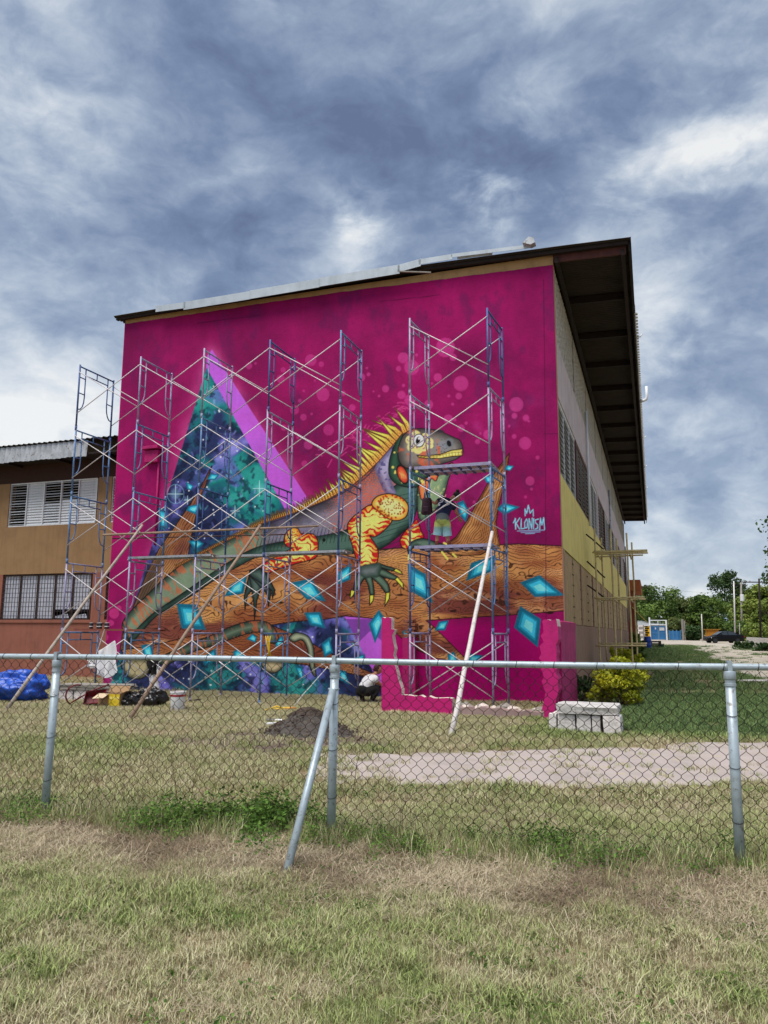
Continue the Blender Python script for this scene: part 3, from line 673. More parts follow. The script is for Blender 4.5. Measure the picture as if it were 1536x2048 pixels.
    p.fill([(578,1276),(588,1284),(604,1280),(614,1296),(618,1324),(624,1346),(632,1352),(629,1326),(627,1296),(618,1274),(602,1266),(588,1266)], lambda x, y, d: lerp((58, 66, 52), (158, 164, 136), -d/6), smooth=True, line=1)
    # hind foot on the far side of the log
    for e in ((491,1220),(510,1240),(538,1213),(546,1197)):
        p.fill([(500,1140),(498,1150),(e[0]-3,(1150+e[1])/2+8),(e[0]-1,e[1]),(e[0]+4,(1150+e[1])/2+6),(533,1146),(520,1136)], shade((30, 44, 42), (84, 104, 96), 9), line=.9)
    # body and tail
    body = [(246,1262),(250,1236),(298,1186),(356,1134),(402,1108),(447,1085),(522,1048),(576,1030),(615,1015),(654,999),(700,974),(729,950),(756,924),(785,890),(801,870),(818,861),(838,868),(836,920),(842,960),(836,1000),(828,1036),(806,1064),(756,1100),(700,1108),(640,1108),(580,1110),(525,1110),(480,1130),(434,1156),(376,1195),(317,1228),(284,1262),(262,1280)]
    def bodyf(x, y, d):
        cc = lerp((54, 50, 56), (128, 122, 138), -d/30+(vnoise(x, y, 26, 85, 3)-.5)*.8)
        seg = vnoise(x, y, 60, 86, 2)
        cc = lerp(cc, (112, 100, 138), sstep(.5, .7, seg)*.55*(x > 500))
        sp = (1-sstep(.9, 1.9, dots(x, y, 4.4, 87)))*sstep(640, 680, x+(vnoise(x, y, 14, 89, 2)-.5)*30)*(.35+.6*vnoise(x, y, 16, 90, 2))
        cc = lerp(cc, (150, 96, 92), sstep(650, 690, x)*.35); cc = lerp(cc, (222, 92, 58), sp)
        sc_ = np.abs(((vnoise(x, y, 9, 88, 2)*5) % 1)-.5)*2
        cc = lerp(cc, (70, 66, 92), (1-sstep(.0, .25, sc_))*sstep(520, 545, x)*(1-sstep(640, 690, x))*.5)
        t_ = tail(x, y, d); return t_*(1-sstep(505, 545, x))[:, None]+cc*sstep(505, 545, x)[:, None]
    p.fill(body, bodyf, smooth=True, line=1.0)
    # dark green flank and belly
    def belly(x, y, d):
        cc = lerp((26, 44, 38), (76, 104, 92), -d/13+(vnoise(x, y, 20, 95, 3)-.5)*.7)
        return cc
    p.fill([(258,1278),(300,1232),(360,1190),(430,1142),(500,1100),(560,1084),(640,1072),(700,1056),(740,1020),(775,986),(800,966),(842,962),(836,1000),(828,1036),(806,1064),(756,1100),(700,1108),(640,1109),(580,1111),(525,1111),(480,1131),(434,1157),(376,1196),(317,1229),(284,1263),(266,1282)], belly, smooth=True, soft=1.5, line=.7)
    for k in range(26):
        x = 510+k*7.5; p.stroke([(x, 1104-(x-510)*.12), (x+3, 1092-(x-510)*.14), (x+7, 1078-(x-510)*.16)], 1.2, (18, 40, 34), .7)
    for k in range(12):
        y = 985+k*9.0; p.stroke([(772-k*2, y+8+k*1.5), (800, y+6), (838-k*k*.25, y-4)], 1.2, (20, 48, 42), .7)
    p.stroke([(756, 924), (735, 952), (700, 977), (655, 1001), (577, 1033), (523, 1051)], 2.2, (40, 30, 46), .7)
    # neck band
    p.fill([(752,930),(790,888),(788,930),(782,960),(792,985),(782,990),(768,982),(756,955)], shade((86, 80, 116), (160, 152, 184), 12, (70, 64, 110), None, .6, 7, 97), smooth=True, soft=1.2)
    # red speckled shoulder
    i = p.sel(690, 790, 930, 1075); sp = 1-sstep(.9, 1.9, dots(px[i], py[i], 4.0, 99)); m = np.exp(-(((px[i]-735)/34)**2+((py[i]-990)/36)**2))
    p.mix(i, (214, 88, 56), sp*m*.8)
    # dewlap
    p.fill([(838,962),(870,945),(901,938),(896,962),(888,990),(872,1018),(850,1040),(836,1030)], shade((52, 72, 58), (128, 152, 116), 12, (196, 196, 128), None, .66, 6, 101), smooth=True, line=1)
    for k in range(26):
        x = R.uniform(846, 892); y = R.uniform(955, 1020); p.stroke([(x, y), (x-1, y+R.uniform(4, 9))], 1.2, (196, 190, 120), .7)
    p.fill([(838,968),(850,955),(875,940),(901,926),(905,930),(893,945),(880,943),(872,962),(862,958),(854,985),(845,1000),(840,990)], shade((210, 70, 44), (238, 132, 76), 5), smooth=True, line=.8)
    # green spotted collar
    p.fill([(795,876),(806,870),(800,905),(802,930),(816,936),(840,940),(872,938),(905,925),(880,938),(848,960),(834,974),(812,974),(790,966),(778,948),(780,915)], shade((24, 44, 38), (52, 84, 64), 7), smooth=True, line=1)
    for _ in range(60):
        x = R.uniform(780, 880); y = R.uniform(872, 972); i = p.sel(x-1, x+1, y-1, y+1)
        inside = (783-(y-915)*.03 < x < 802-(y < 925)*(y-870)*.02) or (y > 938 and x < 846 and y < 970)
        if inside: p.ell(x, y, *(2*[R.uniform(1.2, 3.2)]), (226, 198, 96))
    # head
    head = [(806,872),(818,861),(836,857),(856,858),(878,861),(893,868),(908,875),(919,880),(925,892),(925,906),(913,918),(890,926),(868,933),(846,938),(822,938),(804,930),(796,912),(798,890)]
    def headf(x, y, d):
        cc = lerp((66, 60, 58), (132, 124, 116), -d/17+(vnoise(x, y, 24, 105, 3)-.5)*.7)
        cc = lerp(cc, (122, 128, 140), np.exp(-(((x-884)/18)**2+((y-892)/12)**2))*.8)
        return lerp(cc, (212, 92, 58), sstep(.56, .68, vnoise(x, y, 18, 106, 3))*.75*(x < 880))
    p.fill(head, headf, smooth=True, line=.9)
    p.ell(880, 862, 8, 3, (52, 44, 52), .15)
    p.ell(899, 886, 9, 10, (112, 116, 122), .5, .8, 2); p.ell(898, 887, 4.2, 6.2, (22, 20, 24), -.35)
    for k in range(34): p.ell(R.normal(884, 13), R.normal(893, 8), .8, .8, (50, 46, 50), alpha=.8)
    for (cx, cy, r) in ((820,880,9),(824,894,10),(836,898,10),(848,894,9),(858,884,9),(850,874,8),(832,870,9),(862,892,5)):
        p.ell(cx, cy, r, r, (226, 202, 128), soft=1)
    for _ in range(60):
        a = R.uniform(0, 6.3); rr = R.uniform(11, 22); x = 838+rr*1.1*math.cos(a); y = 883+rr*.8*math.sin(a); p.ell(x, y, 1.3, 1.3, (132, 70, 110), alpha=.8)
    p.ell(838, 881, 11.5, 13.5, (22, 20, 22)); p.ell(838, 881, 10, 12, (238, 240, 232)); p.ell(836, 881, 4.2, 7.6, (18, 18, 20), .25); p.ell(838, 877, 2.2, 2.6, (250, 250, 250))
    p.fill([(834,911),(850,912),(880,909),(905,900),(925,898),(925,911),(905,913),(880,917),(855,917),(838,915)], shade((206, 170, 70), (238, 216, 120), 4), line=1, smooth=False)
    for x in np.arange(842, 924, 6.2): p.stroke([(x, 913-(x-835)*.12), (x+1, 919-(x-835)*.11)], .9, (110, 84, 30), .8)
    p.stroke([(838,914),(870,913),(900,906),(924,904)], 1.0, (120, 90, 30), .8)
    p.ell(805, 949, 9.5, 19, lambda x, y, d: lerp((172, 40, 34), (238, 132, 72), -d/8), -.38, line=1.2)
    for k in range(3): p.stroke([(799+k*4, 945+k*2), (803+k*4, 951+k), (804+k*4, 957)], 1.1, (236, 190, 110), .8)
    # crest: small teeth along the tail growing to long curved blades on the neck
    back = np.array([(350,1134),(402,1106),(447,1083),(522,1046),(576,1028),(615,1013),(654,997),(700,972),(729,947),(756,921),(785,888),(801,868),(820,858)], float)
    seg = np.sqrt((np.diff(back, axis=0)**2).sum(1)); cum = np.r_[0, np.cumsum(seg)]; s_ = 2.0
    spikes = []
    while s_ < cum[-1]:
        t = s_/cum[-1]; k = min(np.searchsorted(cum, s_)-1, len(seg)-1); k = max(k, 0); f = (s_-cum[k])/seg[k]; q_ = back[k]*(1-f)+back[k+1]*f; d = (back[k+1]-back[k])/seg[k]
        h = 4+13*sstep(.15, .55, t)+42*sstep(.50, .86, t); h = float(h)*R.uniform(.78, 1.12); w = 2.6+6.5*float(sstep(.35, .9, t)); spikes.append((q_, d, h, w, t)); s_ += w*(1.12 if t > .5 else 1.4)
    for (q_, d, h, w, t) in reversed(spikes):
        n_ = np.array([d[1], -d[0]]); lean = R.uniform(-.1, .25) if t < .6 else R.uniform(-.2, .32)
        tip = q_+n_*h+d*h*lean*-1.0 if t > .6 else q_+n_*h+d*h*lean*.4
        mid = q_+n_*h*.55+d*h*.06
        a = q_-d*w*.6; b = q_+d*w*.6
        def sp(x, y, dd, q0=q_, n0=n_, h0=h):
            k_ = ((x-q0[0])*n0[0]+(y-q0[1])*n0[1])/h0
            cc = lerp((222, 146, 66), (244, 216, 92), k_*2.2); return lerp(cc, (252, 244, 200), (k_-.75)*3)
        p.fill([a-n_*2, a*.5+mid*.5+(a-q_)*.25, tip, b*.5+mid*.5+(b-q_)*.25, b-n_*2], sp, smooth=False, line=.8, lcol=(84, 50, 30))
        if h > 18:
            for kk in range(4):
                c_ = q_+n_*(2+kk*3.6)+d*R.uniform(-1.4, 1.4); p.ell(c_[0], c_[1], .9, .9, (92, 40, 24), alpha=.9)
    # tiger-striped limbs
    def tiger(ang, seed, dots=None):
        def f(x, y, d):
            cc = lerp((226, 128, 40), (250, 214, 110), -d/13+(vnoise(x, y, 20, seed, 2)-.5)*.6)
            u = x*math.cos(ang)+y*math.sin(ang); v = -x*math.sin(ang)+y*math.cos(ang)
            s_ = ((v+(vnoise(u, v, 9, seed+1, 2)-.5)*11+4*np.sin(u*.22))/10.5) % 1.0; wd_ = .78*(1+d/24.0)+(vnoise(x, y, 5, seed+2, 2)-.5)*.35; m = 1-sstep(wd_-.08, wd_+.06, np.abs(s_-.5)*2)
            if dots is not None: m = m*sstep(dots[2]*.75, dots[2], np.hypot(x-dots[0], y-dots[1]))
            return lerp(cc, (184, 30, 28), m*.95)
        return f
    p.fill([(800,1084),(806,1068),(822,1050),(834,1040),(842,1062),(847,1076),(826,1094),(808,1097)], tiger(.2, 121), smooth=True, line=1.1)
    p.fill([(816,1097),(826,1082),(846,1077),(872,1084),(896,1092),(908,1100),(892,1104),(860,1102),(832,1092),(822,1102),(818,1112)], shade((32, 48, 42), (92, 114, 98), 7), smooth=True, line=1)
    for (a, b) in (((818,1110),(817,1118)),((888,1086),(900,1092)),((884,1104),(895,1118)),((906,1108),(912,1114))):
        p.stroke([a, b], 4, (236, 206, 90)); 
    hx = lambda P: [(420+.1953*a, 880+.1953*b) for a, b in P]
    p.fill(hx([(760,1040),(780,950),(840,903),(900,908),(935,958),(1050,962),(1100,1020),(1106,1130),(1075,1210),(900,1262),(700,1322),(600,1362),(535,1332),(545,1270),(640,1212),(760,1150),(830,1110),(790,1092)]), tiger(.35, 131, (582, 1066, 20)), smooth=True, line=1.2)
    p.stroke(hx([(790,1095),(880,1105),(900,1110)]), 1.6, (90, 40, 20))
    for _ in range(46):
        x = R.normal(584, 10); y = R.normal(1070, 9); p.ell(x, y, 1.2, 1.2, (150, 40, 20), alpha=.85)
    p.ell(648, 1080, 3.2, 3.6, (16, 22, 20)); 
    # near fore limb
    k4 = lambda P: [(680+.3255*a, 960+.3255*b) for a, b in P]
    p.fill(k4([(120,195),(200,150),(300,190),(320,250),(260,320),(210,350),(185,345),(230,420),(232,490),(205,540),(150,547),(108,505),(75,400),(45,300),(60,250)]), tiger(.15, 141), smooth=True, line=1.3)
    p.fill(k4([(195,150),(230,100),(310,85),(380,110),(420,160),(405,225),(350,250),(290,235),(240,195)]), lambda x, y, d: lerp((222, 130, 36), (250, 226, 140), -d/13), smooth=True, line=1.3)
    for _ in range(150):
        x = R.uniform(745, 816); y = R.uniform(990, 1040); e = ((x-781)/34)**2+((y-1014)/25)**2
        if e < .9: p.ell(x, y, *(2*[1.0+e*1.3]), (176, 44, 18) if e > .55 else (120, 44, 20), alpha=.9)
    h7 = lambda P: [(700+.1693*a, 1080+.1693*b) for a, b in P]
    G0, G1 = (28, 44, 36), (92, 114, 96)
    for (P, claw) in (([(120,330),(60,480),(40,600),(70,610),(140,500),(190,400)], [(10,590),(60,600),(40,650),(0,695)]),
                      ([(170,420),(215,540),(235,640),(285,640),(275,520),(240,400)], [(235,650),(285,648),(270,720),(232,770)]),
                      ([(240,420),(340,520),(400,600),(430,630),(470,600),(440,500),(330,400)], [(425,625),(470,615),(465,690),(412,782)]),
                      ([(280,380),(400,440),(530,470),(565,440),(500,400),(380,340)], [(530,465),(560,435),(625,510),(632,588),(590,530)]),
                      ([(300,300),(420,345),(515,365),(525,335),(440,310),(340,280)], [(512,365),(545,335),(600,370),(622,410),(560,385)])):
        p.fill(h7(P), shade(G0, G1, 5), smooth=True, line=1.1); p.fill(h7(claw), (238, 212, 74), line=1.0)
    p.fill(h7([(110,340),(150,300),(330,270),(370,300),(360,380),(330,440),(260,440),(180,450),(110,400)]), shade((40, 60, 50), (104, 112, 112), 12), smooth=True, soft=2)
    # signature with its crown
    sig = lambda *P: [(680+.3255*a, 960+.3255*b) for a, b in P]; SB = (122, 196, 222)
    for P in (sig((1138,220),(1136,178),(1147,205),(1157,155),(1168,204),(1186,182),(1188,222)), sig((1076,236),(1080,302)), sig((1066,262),(1078,240)), sig((1104,234),(1082,266),(1104,302)), sig((1114,240),(1112,300),(1130,298)),
              sig((1146,240),(1134,262),(1136,296),(1150,292),(1153,254),(1146,240)), sig((1160,302),(1162,238),(1178,300),(1181,234)), sig((1190,238),(1189,301)), sig((1219,240),(1200,246),(1200,262),(1216,276),(1214,296),(1198,302)), sig((1227,304),(1231,234),(1241,276),(1251,232),(1257,302))):
        p.stroke(P, 2.2, SB, smooth=False, soft=.6)
    for P in (sig((1090,314),(1256,308)), sig((1112,322),(1230,318)), sig((1140,330),(1196,327))): p.stroke(P, 1.6, SB, .9)
    # hairline joints of the concrete frame behind the render coat
    for P in (((1087,560),(1089,720),(1091,980),(1092,1240)), ((1005,1086),(1068,1088),(1131,1093)), ((222,1078),(300,1076)), ((1088,868),(1126,867)), ((395,646),(460,638),(520,630)), ((760,603),(880,590))):
        p.stroke(P, 1.4, (64, 10, 46), .65)
    for _ in range(60):
        x = R.uniform(260, 1110); y = R.uniform(560, 900); p.stroke([(x, y), (x+R.normal(0, 2), y+R.uniform(1, 5))], 1.0, (92, 10, 62), .6)
    return p.c
# ------------------------------------------------------------------ mural building
m_tan = mat('tan_plaster', (176, 140, 98), .85, var=.10, scale=2.5, bump=.3, streak=.25)
m_magenta = mat('magenta_paint', (184, 22, 106), .7, var=.10, scale=3, dark=(140, 16, 88), bump=.5, bscale=25)
m_lilac = mat('mauve_plaster', (204, 188, 188), .85, var=.08, scale=1.5, bump=.3, streak=.45)
m_yellow = mat('yellow_plaster', (230, 208, 118), .8, var=.07, scale=1.6, bump=.2, streak=.4)
m_ply = mat('weathered_plywood', (180, 148, 104), .85, var=.14, scale=3, streak=.5, bump=.3)
m_brown = mat('brown_plaster', (158, 122, 98), .85, var=.10, scale=2, streak=.35, bump=.3)
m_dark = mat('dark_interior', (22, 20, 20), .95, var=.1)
m_darkwood = mat('dark_stained_timber', (38, 28, 25), .85, var=.2, scale=5, streak=.4)
m_maroon = mat('maroon_timber', (84, 46, 42), .8, var=.2, scale=5, streak=.4)
m_zinc = mat('zinc_sheet', (186, 190, 194), .5, .35, var=.16, scale=3, streak=.6, stain=(116, 108, 100))
m_roofu = mat('roof_sheet', (58, 50, 44), .7, .25, var=.2, scale=1.2, streak=.4)
m_pvc = mat('white_plastic_pipe', (226, 228, 230), .4, var=.03)
m_concrete = mat('grey_concrete', (150, 144, 136), .9, var=.15, scale=5, bump=.5)
m_white = mat('white_paint', (226, 228, 230), .55, var=.06, scale=3, streak=.3)
m_steel = mat('dark_rusty_steel', (74, 54, 46), .7, .3, var=.25, scale=12)
BR = rootB('mural_building', 0, 0); tag(BR, 'two-storey school block with an iguana mural on its magenta end wall', 'building')
LEN = 50.0
# --- end wall with the mural
wb = MB().box(-WALL_W, 0, 0.006, .25, -.3, 11.30).build('end_wall', m_tan, BR)
def make_mural():
    st = .0155
    xs = np.linspace(-WALL_W, 0, int(WALL_W/st)+1); zf = np.linspace(0, 1, 2)
    zs = np.r_[np.arange(-.05, 9.45, st), np.linspace(9.47, 10.98, 60), 11.0]
    nx, nz_ = len(xs), len(zs)
    Xg, Zg = np.meshgrid(xs, zs)
    # the last row follows the ragged upper edge of the paint
    edge = wall_top(xs)+(vnoise(xs, xs*0, .35, 91, 4)-.5)*.05
    Zg[-1] = edge
    x = Xg.ravel(); z = Zg.ravel()
    px, py = projB(x, 0.0, z)
    c = lin(np.clip(paint_mural(px, py), 0, 255))/MURAL_GAIN
    c = np.clip(c, 0, .88)
    i = np.arange(nx*nz_).reshape(nz_, nx); q = np.stack([i[:-1,:-1], i[:-1,1:], i[1:,1:], i[1:,:-1]], -1).reshape(-1, 4)
    me = bpy.data.meshes.new('mural'); me.vertices.add(len(x)); me.vertices.foreach_set('co', np.stack([x, 0*x, z], 1).ravel())
    me.loops.add(q.size); me.loops.foreach_set('vertex_index', q.ravel().astype(np.int32)); me.polygons.add(len(q)); me.polygons.foreach_set('loop_start', np.arange(0, q.size, 4, dtype=np.int32))
    me.update(calc_edges=True); me.validate()
    a = me.color_attributes.new('paint', 'FLOAT_COLOR', 'POINT'); a.data.foreach_set('color', np.concatenate([c, np.ones((len(c), 1))], 1).ravel())
    m = bpy.data.materials.new('mural_paint'); m.use_nodes = True; t = m.node_tree; L = t.links.new; b = t.nodes['Principled BSDF']
    b.inputs['Roughness'].default_value = .8; b.inputs['Specular IOR Level'].default_value = .12
    at = N(t, 'ShaderNodeAttribute'); at.attribute_name = 'paint'; tc = N(t, 'ShaderNodeTexCoord')
    n = N(t, 'ShaderNodeTexNoise', Scale=1.3, Detail=8.0, Roughness=.65); L(tc.outputs['Object'], n.inputs['Vector'])
    nb = N(t, 'ShaderNodeTexNoise', Scale=9.0, Detail=6.0, Roughness=.7); L(tc.outputs['Object'], nb.inputs['Vector'])
    mps = N(t, 'ShaderNodeMapping'); L(tc.outputs['Object'], mps.inputs[0]); mps.inputs['Scale'].default_value = (2.4, 2.4, .18)
    ns = N(t, 'ShaderNodeTexNoise', Scale=2.0, Detail=6.0, Roughness=.65); L(mps.outputs[0], ns.inputs['Vector'])
    f = M(t, 'ADD', M(t, 'ADD', .48, M(t, 'MULTIPLY', n.outputs['Fac'], .40)), M(t, 'ADD', M(t, 'MULTIPLY', nb.outputs['Fac'], .34), M(t, 'MULTIPLY', ns.outputs['Fac'], .28))); mul = N(t, 'ShaderNodeVectorMath', _operation='SCALE'); L(at.outputs['Color'], mul.inputs[0]); L(f, mul.inputs['Scale'])
    L(mul.outputs[0], b.inputs['Base Color'])
    n2 = N(t, 'ShaderNodeTexNoise', Scale=14.0, Detail=8.0, Roughness=.7); L(tc.outputs['Object'], n2.inputs['Vector'])
    bp = N(t, 'ShaderNodeBump', Strength=.45, Distance=.02); L(n2.outputs['Fac'], bp.inputs['Height']); L(bp.outputs[0], b.inputs['Normal'])
    me.materials.append(m)
    o = bpy.data.objects.new('mural', me); COL.objects.link(o); o.parent = BR
    o['label'] = 'mural of a green and orange iguana on a log before a starry pyramid'
    return o
MURAL_GAIN = .74
make_mural()
MB().box(-WALL_W-.02, -WALL_W-.001, .0, 9.0, -.3, 11.2).build('left_return_wall', m_magenta, BR)
# small hooded box and conduit on the left of the mural
x0, z0 = W(293, 896); x1, z1 = W(322, 925)
hb = MB().prism([(x0-.03, z0-.02), (x1+.03, z0), (x1+.03, z0-.09), (x0, z0-.10)], -.26, -.005).build('hood', m_magenta, BR, bevel=.006)
MB().box(x0+.06, x1-.02, -.16, -.004, z1, z0-.12).build('meter_box', m_magenta, BR, bevel=.008)
MB().tube([(x1-.05, -.04, z1), (x1-.05, -.04, W(330, 1090)[1])], .03).build('conduit', m_magenta, BR, smooth=True)
# --- side wall: base, boarded bays, yellow spandrel, louvre windows, blank band, pierced block frieze
Z = dict(base=1.87, panel=3.73, sill=5.60, head=7.58, band=9.08, top=11.02)
side = BR
MB().box(-.25, .0, .25, LEN, -.3, Z['base']).build('base_wall', m_brown, side)
MB().box(-.25, -.002, .25, LEN, Z['panel'], Z['sill']).build('spandrel', m_yellow, side)
MB().box(-.25, .002, .25, LEN, Z['head'], Z['band']).build('plain_band', m_lilac, side)
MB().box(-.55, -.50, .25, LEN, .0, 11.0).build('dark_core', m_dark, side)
MB().box(-.26, .02, LEN-.25, LEN, -.3, 11.0).build('rear_corner', m_lilac, side)
BAY = 4.9; NB = 10
for k in range(NB):
    y0 = .25+k*BAY+.02; y1 = y0+BAY
    MB().box(-.25, .004, y0-.0, y0+.30, Z['base'], Z['panel']).build('ground_floor_pier', m_brown, side)
    for h in range(2):                                  # plywood sheets closing the ground-floor openings
        ya = y0+.34+h*2.24; MB().box(-.06, -.02+.008*((k+h) % 2), ya, ya+2.18, Z['base']+.02, Z['panel']-.03).build('plywood_sheet', m_ply, side)
    bt = MB()
    for h in range(2):
        ya = y0+.34+h*2.24
        for zz in np.linspace(Z['base']+.2, Z['panel']-.2, 6):
            for yy in (ya+.08, ya+2.08): bt.box(-.02, .0, yy-.02, yy+.02, zz-.02, zz+.02)
    bt.build('bolt_heads', m_steel, side)['kind'] = 'stuff'
    # louvre window of three leaves in every bay
    MB().box(-.25, .003, y1-.30, y1, Z['sill'], Z['head']).build('upper_pier', m_lilac if k % 3 == 2 else m_maroon, side)
    wf = MB()
    for yy in (y0+.03, y0+1.53, y0+3.03, y1-.33): wf.box(-.14, -.04, yy-.03, yy+.03, Z['sill']+.001, Z['head']-.001)
    wf.box(-.14, -.03, y0, y1-.30, Z['sill']+.001, Z['sill']+.06); wf.box(-.14, -.03, y0, y1-.30, Z['head']-.07, Z['head']-.001)
    win = wf.build('window', m_maroon if k % 2 else m_white, side)
    if k < 6:
        sl = None
        for leaf in range(3):
            for q in range(13):
                zz = Z['sill']+.14+q*.143
                if sl is None: sl = MB().add([(-.03,-.70,-.035),(-.03,.70,-.035),(-.12,.70,.03),(-.12,-.70,.03),(-.033,-.70,-.041),(-.033,.70,-.041),(-.123,.70,.024),(-.123,-.70,.024)], [(0,1,2,3),(7,6,5,4),(0,4,5,1),(1,5,6,2),(2,6,7,3),(3,7,4,0)]).build('slat', mat('louvre_metal', (212, 208, 204), .5, .4, var=.15), win); o = sl
                else: o = dupobj(sl, win)
                o.location = (0, y0+.78+leaf*1.5, zz)
    else:
        b = MB()
        for q in range(13):
            zz = Z['sill']+.14+q*.143; b.bar((-.08, y0+.05, zz), (-.08, y1-.35, zz), .1, .02, up=(.7, 0, .7))
        b.build('slats', MATS['louvre_metal'], win)['kind'] = 'stuff'
    # frieze of pierced blocks
    MB().box(-.22, .0, y1-.14, y1, Z['band'], Z['top']).build('frieze_pier', m_concrete, side)
    lat = MB(); s = .24
    n = int((BAY-.16)/s); rows = int((Z['top']-Z['band'])/s)
    for i in range(n):
        for j in range(rows):
            ya = y0+.02+i*s; za = Z['band']+j*s
            lat.bar((-.03, ya, za), (-.03, ya+s, za+s), .05, .06, up=(1, 0, 0)) if (i+j) % 2 == 0 else lat.bar((-.03, ya+s, za), (-.03, ya, za+s), .05, .06, up=(1, 0, 0))
        if k < 7: lat.box(-.06, .0, y0+.02+i*s-.012, y0+.02+i*s+.012, Z['band'], Z['top'])
    lt = lat.build('pierced_block_frieze', mat('pale_block', (206, 200, 188), .9, var=.1, scale=4), side); lt['kind'] = 'stuff'
MB().box(.001, .03, .004, .24, -.3, 3.7).build('corner_post', m_brown, side)
MB().box(-.25, .016, .26, .60, Z['panel']-1.75, Z['panel']-.02).build('timber_post', m_ply, side)
for (py0, zz0, zz1) in ((8.9, 5.4, 9.6), (24.2, 3.0, 9.4), (49.6, 2.6, 9.0)):
    MB().tube([(.07, py0, zz0), (.07, py0, zz1)], .045, 10).build('downpipe', m_zinc if py0 > 20 else m_pvc, side, smooth=True)
# --- roof
def roofz(x): return 11.44 - .012*abs(x+4)*1.0 - .02*max(0, x+1)
XR = [-13.45, -4.0, 0.2, 1.93]; WAVE = .14; nw = int((LEN+.7)/WAVE)
yy = np.linspace(-.28, LEN+.4, nw*4+1); zz = .028*np.sin(2*np.pi*(yy+.28)/WAVE)
rv = []; rf = []; ny = len(yy)
for x in XR:
    rv += [(x, float(a), roofz(x)+float(b)) for a, b in zip(yy, zz)]
for i in range(len(XR)-1):
    rf += [(i*ny+j, (i+1)*ny+j, (i+1)*ny+j+1, i*ny+j+1) for j in range(ny-1)]
rb = MB(); rb.v = rv; rb.f = rf; rb.m = [0]*len(rf); roof = rb.build('roof', m_roofu, BR, smooth=True, fix=False)
fb = MB(); fb.bar((-13.4, -.14, roofz(-13.4)-.06), (-4, -.14, roofz(-4)-.06), .1, .07); fb.bar((-4, -.14, roofz(-4)-.06), (1.85, -.14, roofz(1.85)-.07), .1, .08)
fb.build('barge_board', m_darkwood, roof)
MB().bar((.02, -.02, roofz(0)-.20), (1.80, -.02, roofz(1.8)-.20), .06, .20).build('end_rafter', m_maroon, roof)
for k in range(17):
    yk = 2.9*(k+1)
    if yk < LEN: MB().bar((.004, yk, roofz(.1)-.13), (1.78, yk, roofz(1.8)-.13), .10, .20).build('rafter', m_darkwood, roof)
for xx in (.10, 1.72): MB().bar((xx, -.1, roofz(xx)-.27), (xx, LEN+.3, roofz(xx)-.27), .09, .16).build('purlin', m_darkwood, roof)
MB().bar((1.88, -.1, roofz(1.9)-.13), (1.88, LEN+.3, roofz(1.9)-.13), .04, .24).build('eaves_board', m_darkwood, roof)
gb = MB()
for q in range(1, 170): gb.box(1.91, 2.0, 4.2+q*.26, 4.2+q*.26+.15, roofz(1.9)-.05, roofz(1.9)-.02)
gb.build('sky_gap_blocks', m_white, roof)['kind'] = 'stuff'  # white blocks stand in for sky light showing through the corrugations
MB().bar((1.915, 3.9, roofz(1.9)+.02), (1.915, LEN, roofz(1.9)+.02), .05, .05).build('eaves_trim', m_zinc, roof)
def eave_y(px, py):
    d = ray(px, py); t = ((CORNER-_C)@AX+1.95)/(d@AX); return float((_C+d*t-CORNER)@AY)
MB().tube([(1.9, 13.5, 11.15), (2.06, 13.5, 11.15), (2.17, 13.5, 11.2), (2.2, 13.5, 11.32), (2.2, 13.5, 11.75)], .06, 10).build('vent_pipe', m_pvc, roof, smooth=True)
for yk in (6.2, 20.0, 27.0, 34.0):
    MB().tube([(1.9, yk, 11.17), (2.05, yk, 11.17), (2.10, yk, 11.25)], .025, 8).build('gutter_hook', m_pvc, roof, smooth=True)
# loose flashing along the front edge of the roof
m_flash = mat('new_zinc_flashing', (190, 198, 204), .42, .35, var=.10, scale=2.0, streak=.2)
def flash(a, b, h, tilt=0.0, dep=.20, m=m_flash):
    ax, az = W(a[0], a[1], -.30); bx, bz = W(b[0], b[1], -.30)
    f = MB(); f.prism([(ax, az), (bx, bz), (bx, bz-h), (ax, az-h)], -.335, -.325); f.add([(ax, -.335, az), (bx, -.335, bz), (bx, -.335+dep, bz+.02+tilt), (ax, -.335+dep, az+.02+tilt)], [(0,1,2,3)])
    f.add([(ax, -.333, az-.004), (bx, -.333, bz-.004), (bx, -.333+dep, bz+.016+tilt), (ax, -.333+dep, az+.016+tilt)], [(3,2,1,0)])
    return f.build('roof_flashing', m, roof)
flash((313, 613), (372, 605), .19); flash((369, 605), (502, 583), .25); flash((501, 582), (640, 558), .26); flash((639, 557), (800, 530), .26)
flash((796, 532), (842, 519), .20, .1); flash((838, 520), (905, 509), .15, .06); flash((903, 509), (1060, 490), .10, .05)
px0 = W(1058, 488, -.3)
MB().prism([(px0[0]-.14, px0[1]-.04), (px0[0]+.02, px0[1]+.10), (px0[0]+.14, px0[1]+.06), (px0[0]+.18, px0[1]-.08), (px0[0]+.06, px0[1]-.12)], -.5, -.28).build('bent_flashing_end', m_zinc, roof)
p1 = W(800, 545, -.3); p2 = W(862, 545, -.3)
MB().bar((p1[0], -.36, p1[1]), (p2[0], -.30, p2[1]), .05, .03).build('loose_batten', m_concrete, roof)
MB().bar((W(915, 516, -.2)[0], -.22, W(915, 517, -.2)[1]), (W(985, 508, -.2)[0], -.22, W(985, 508, -.2)[1]), .02, .06).build('exposed_sheet', m_white, roof)

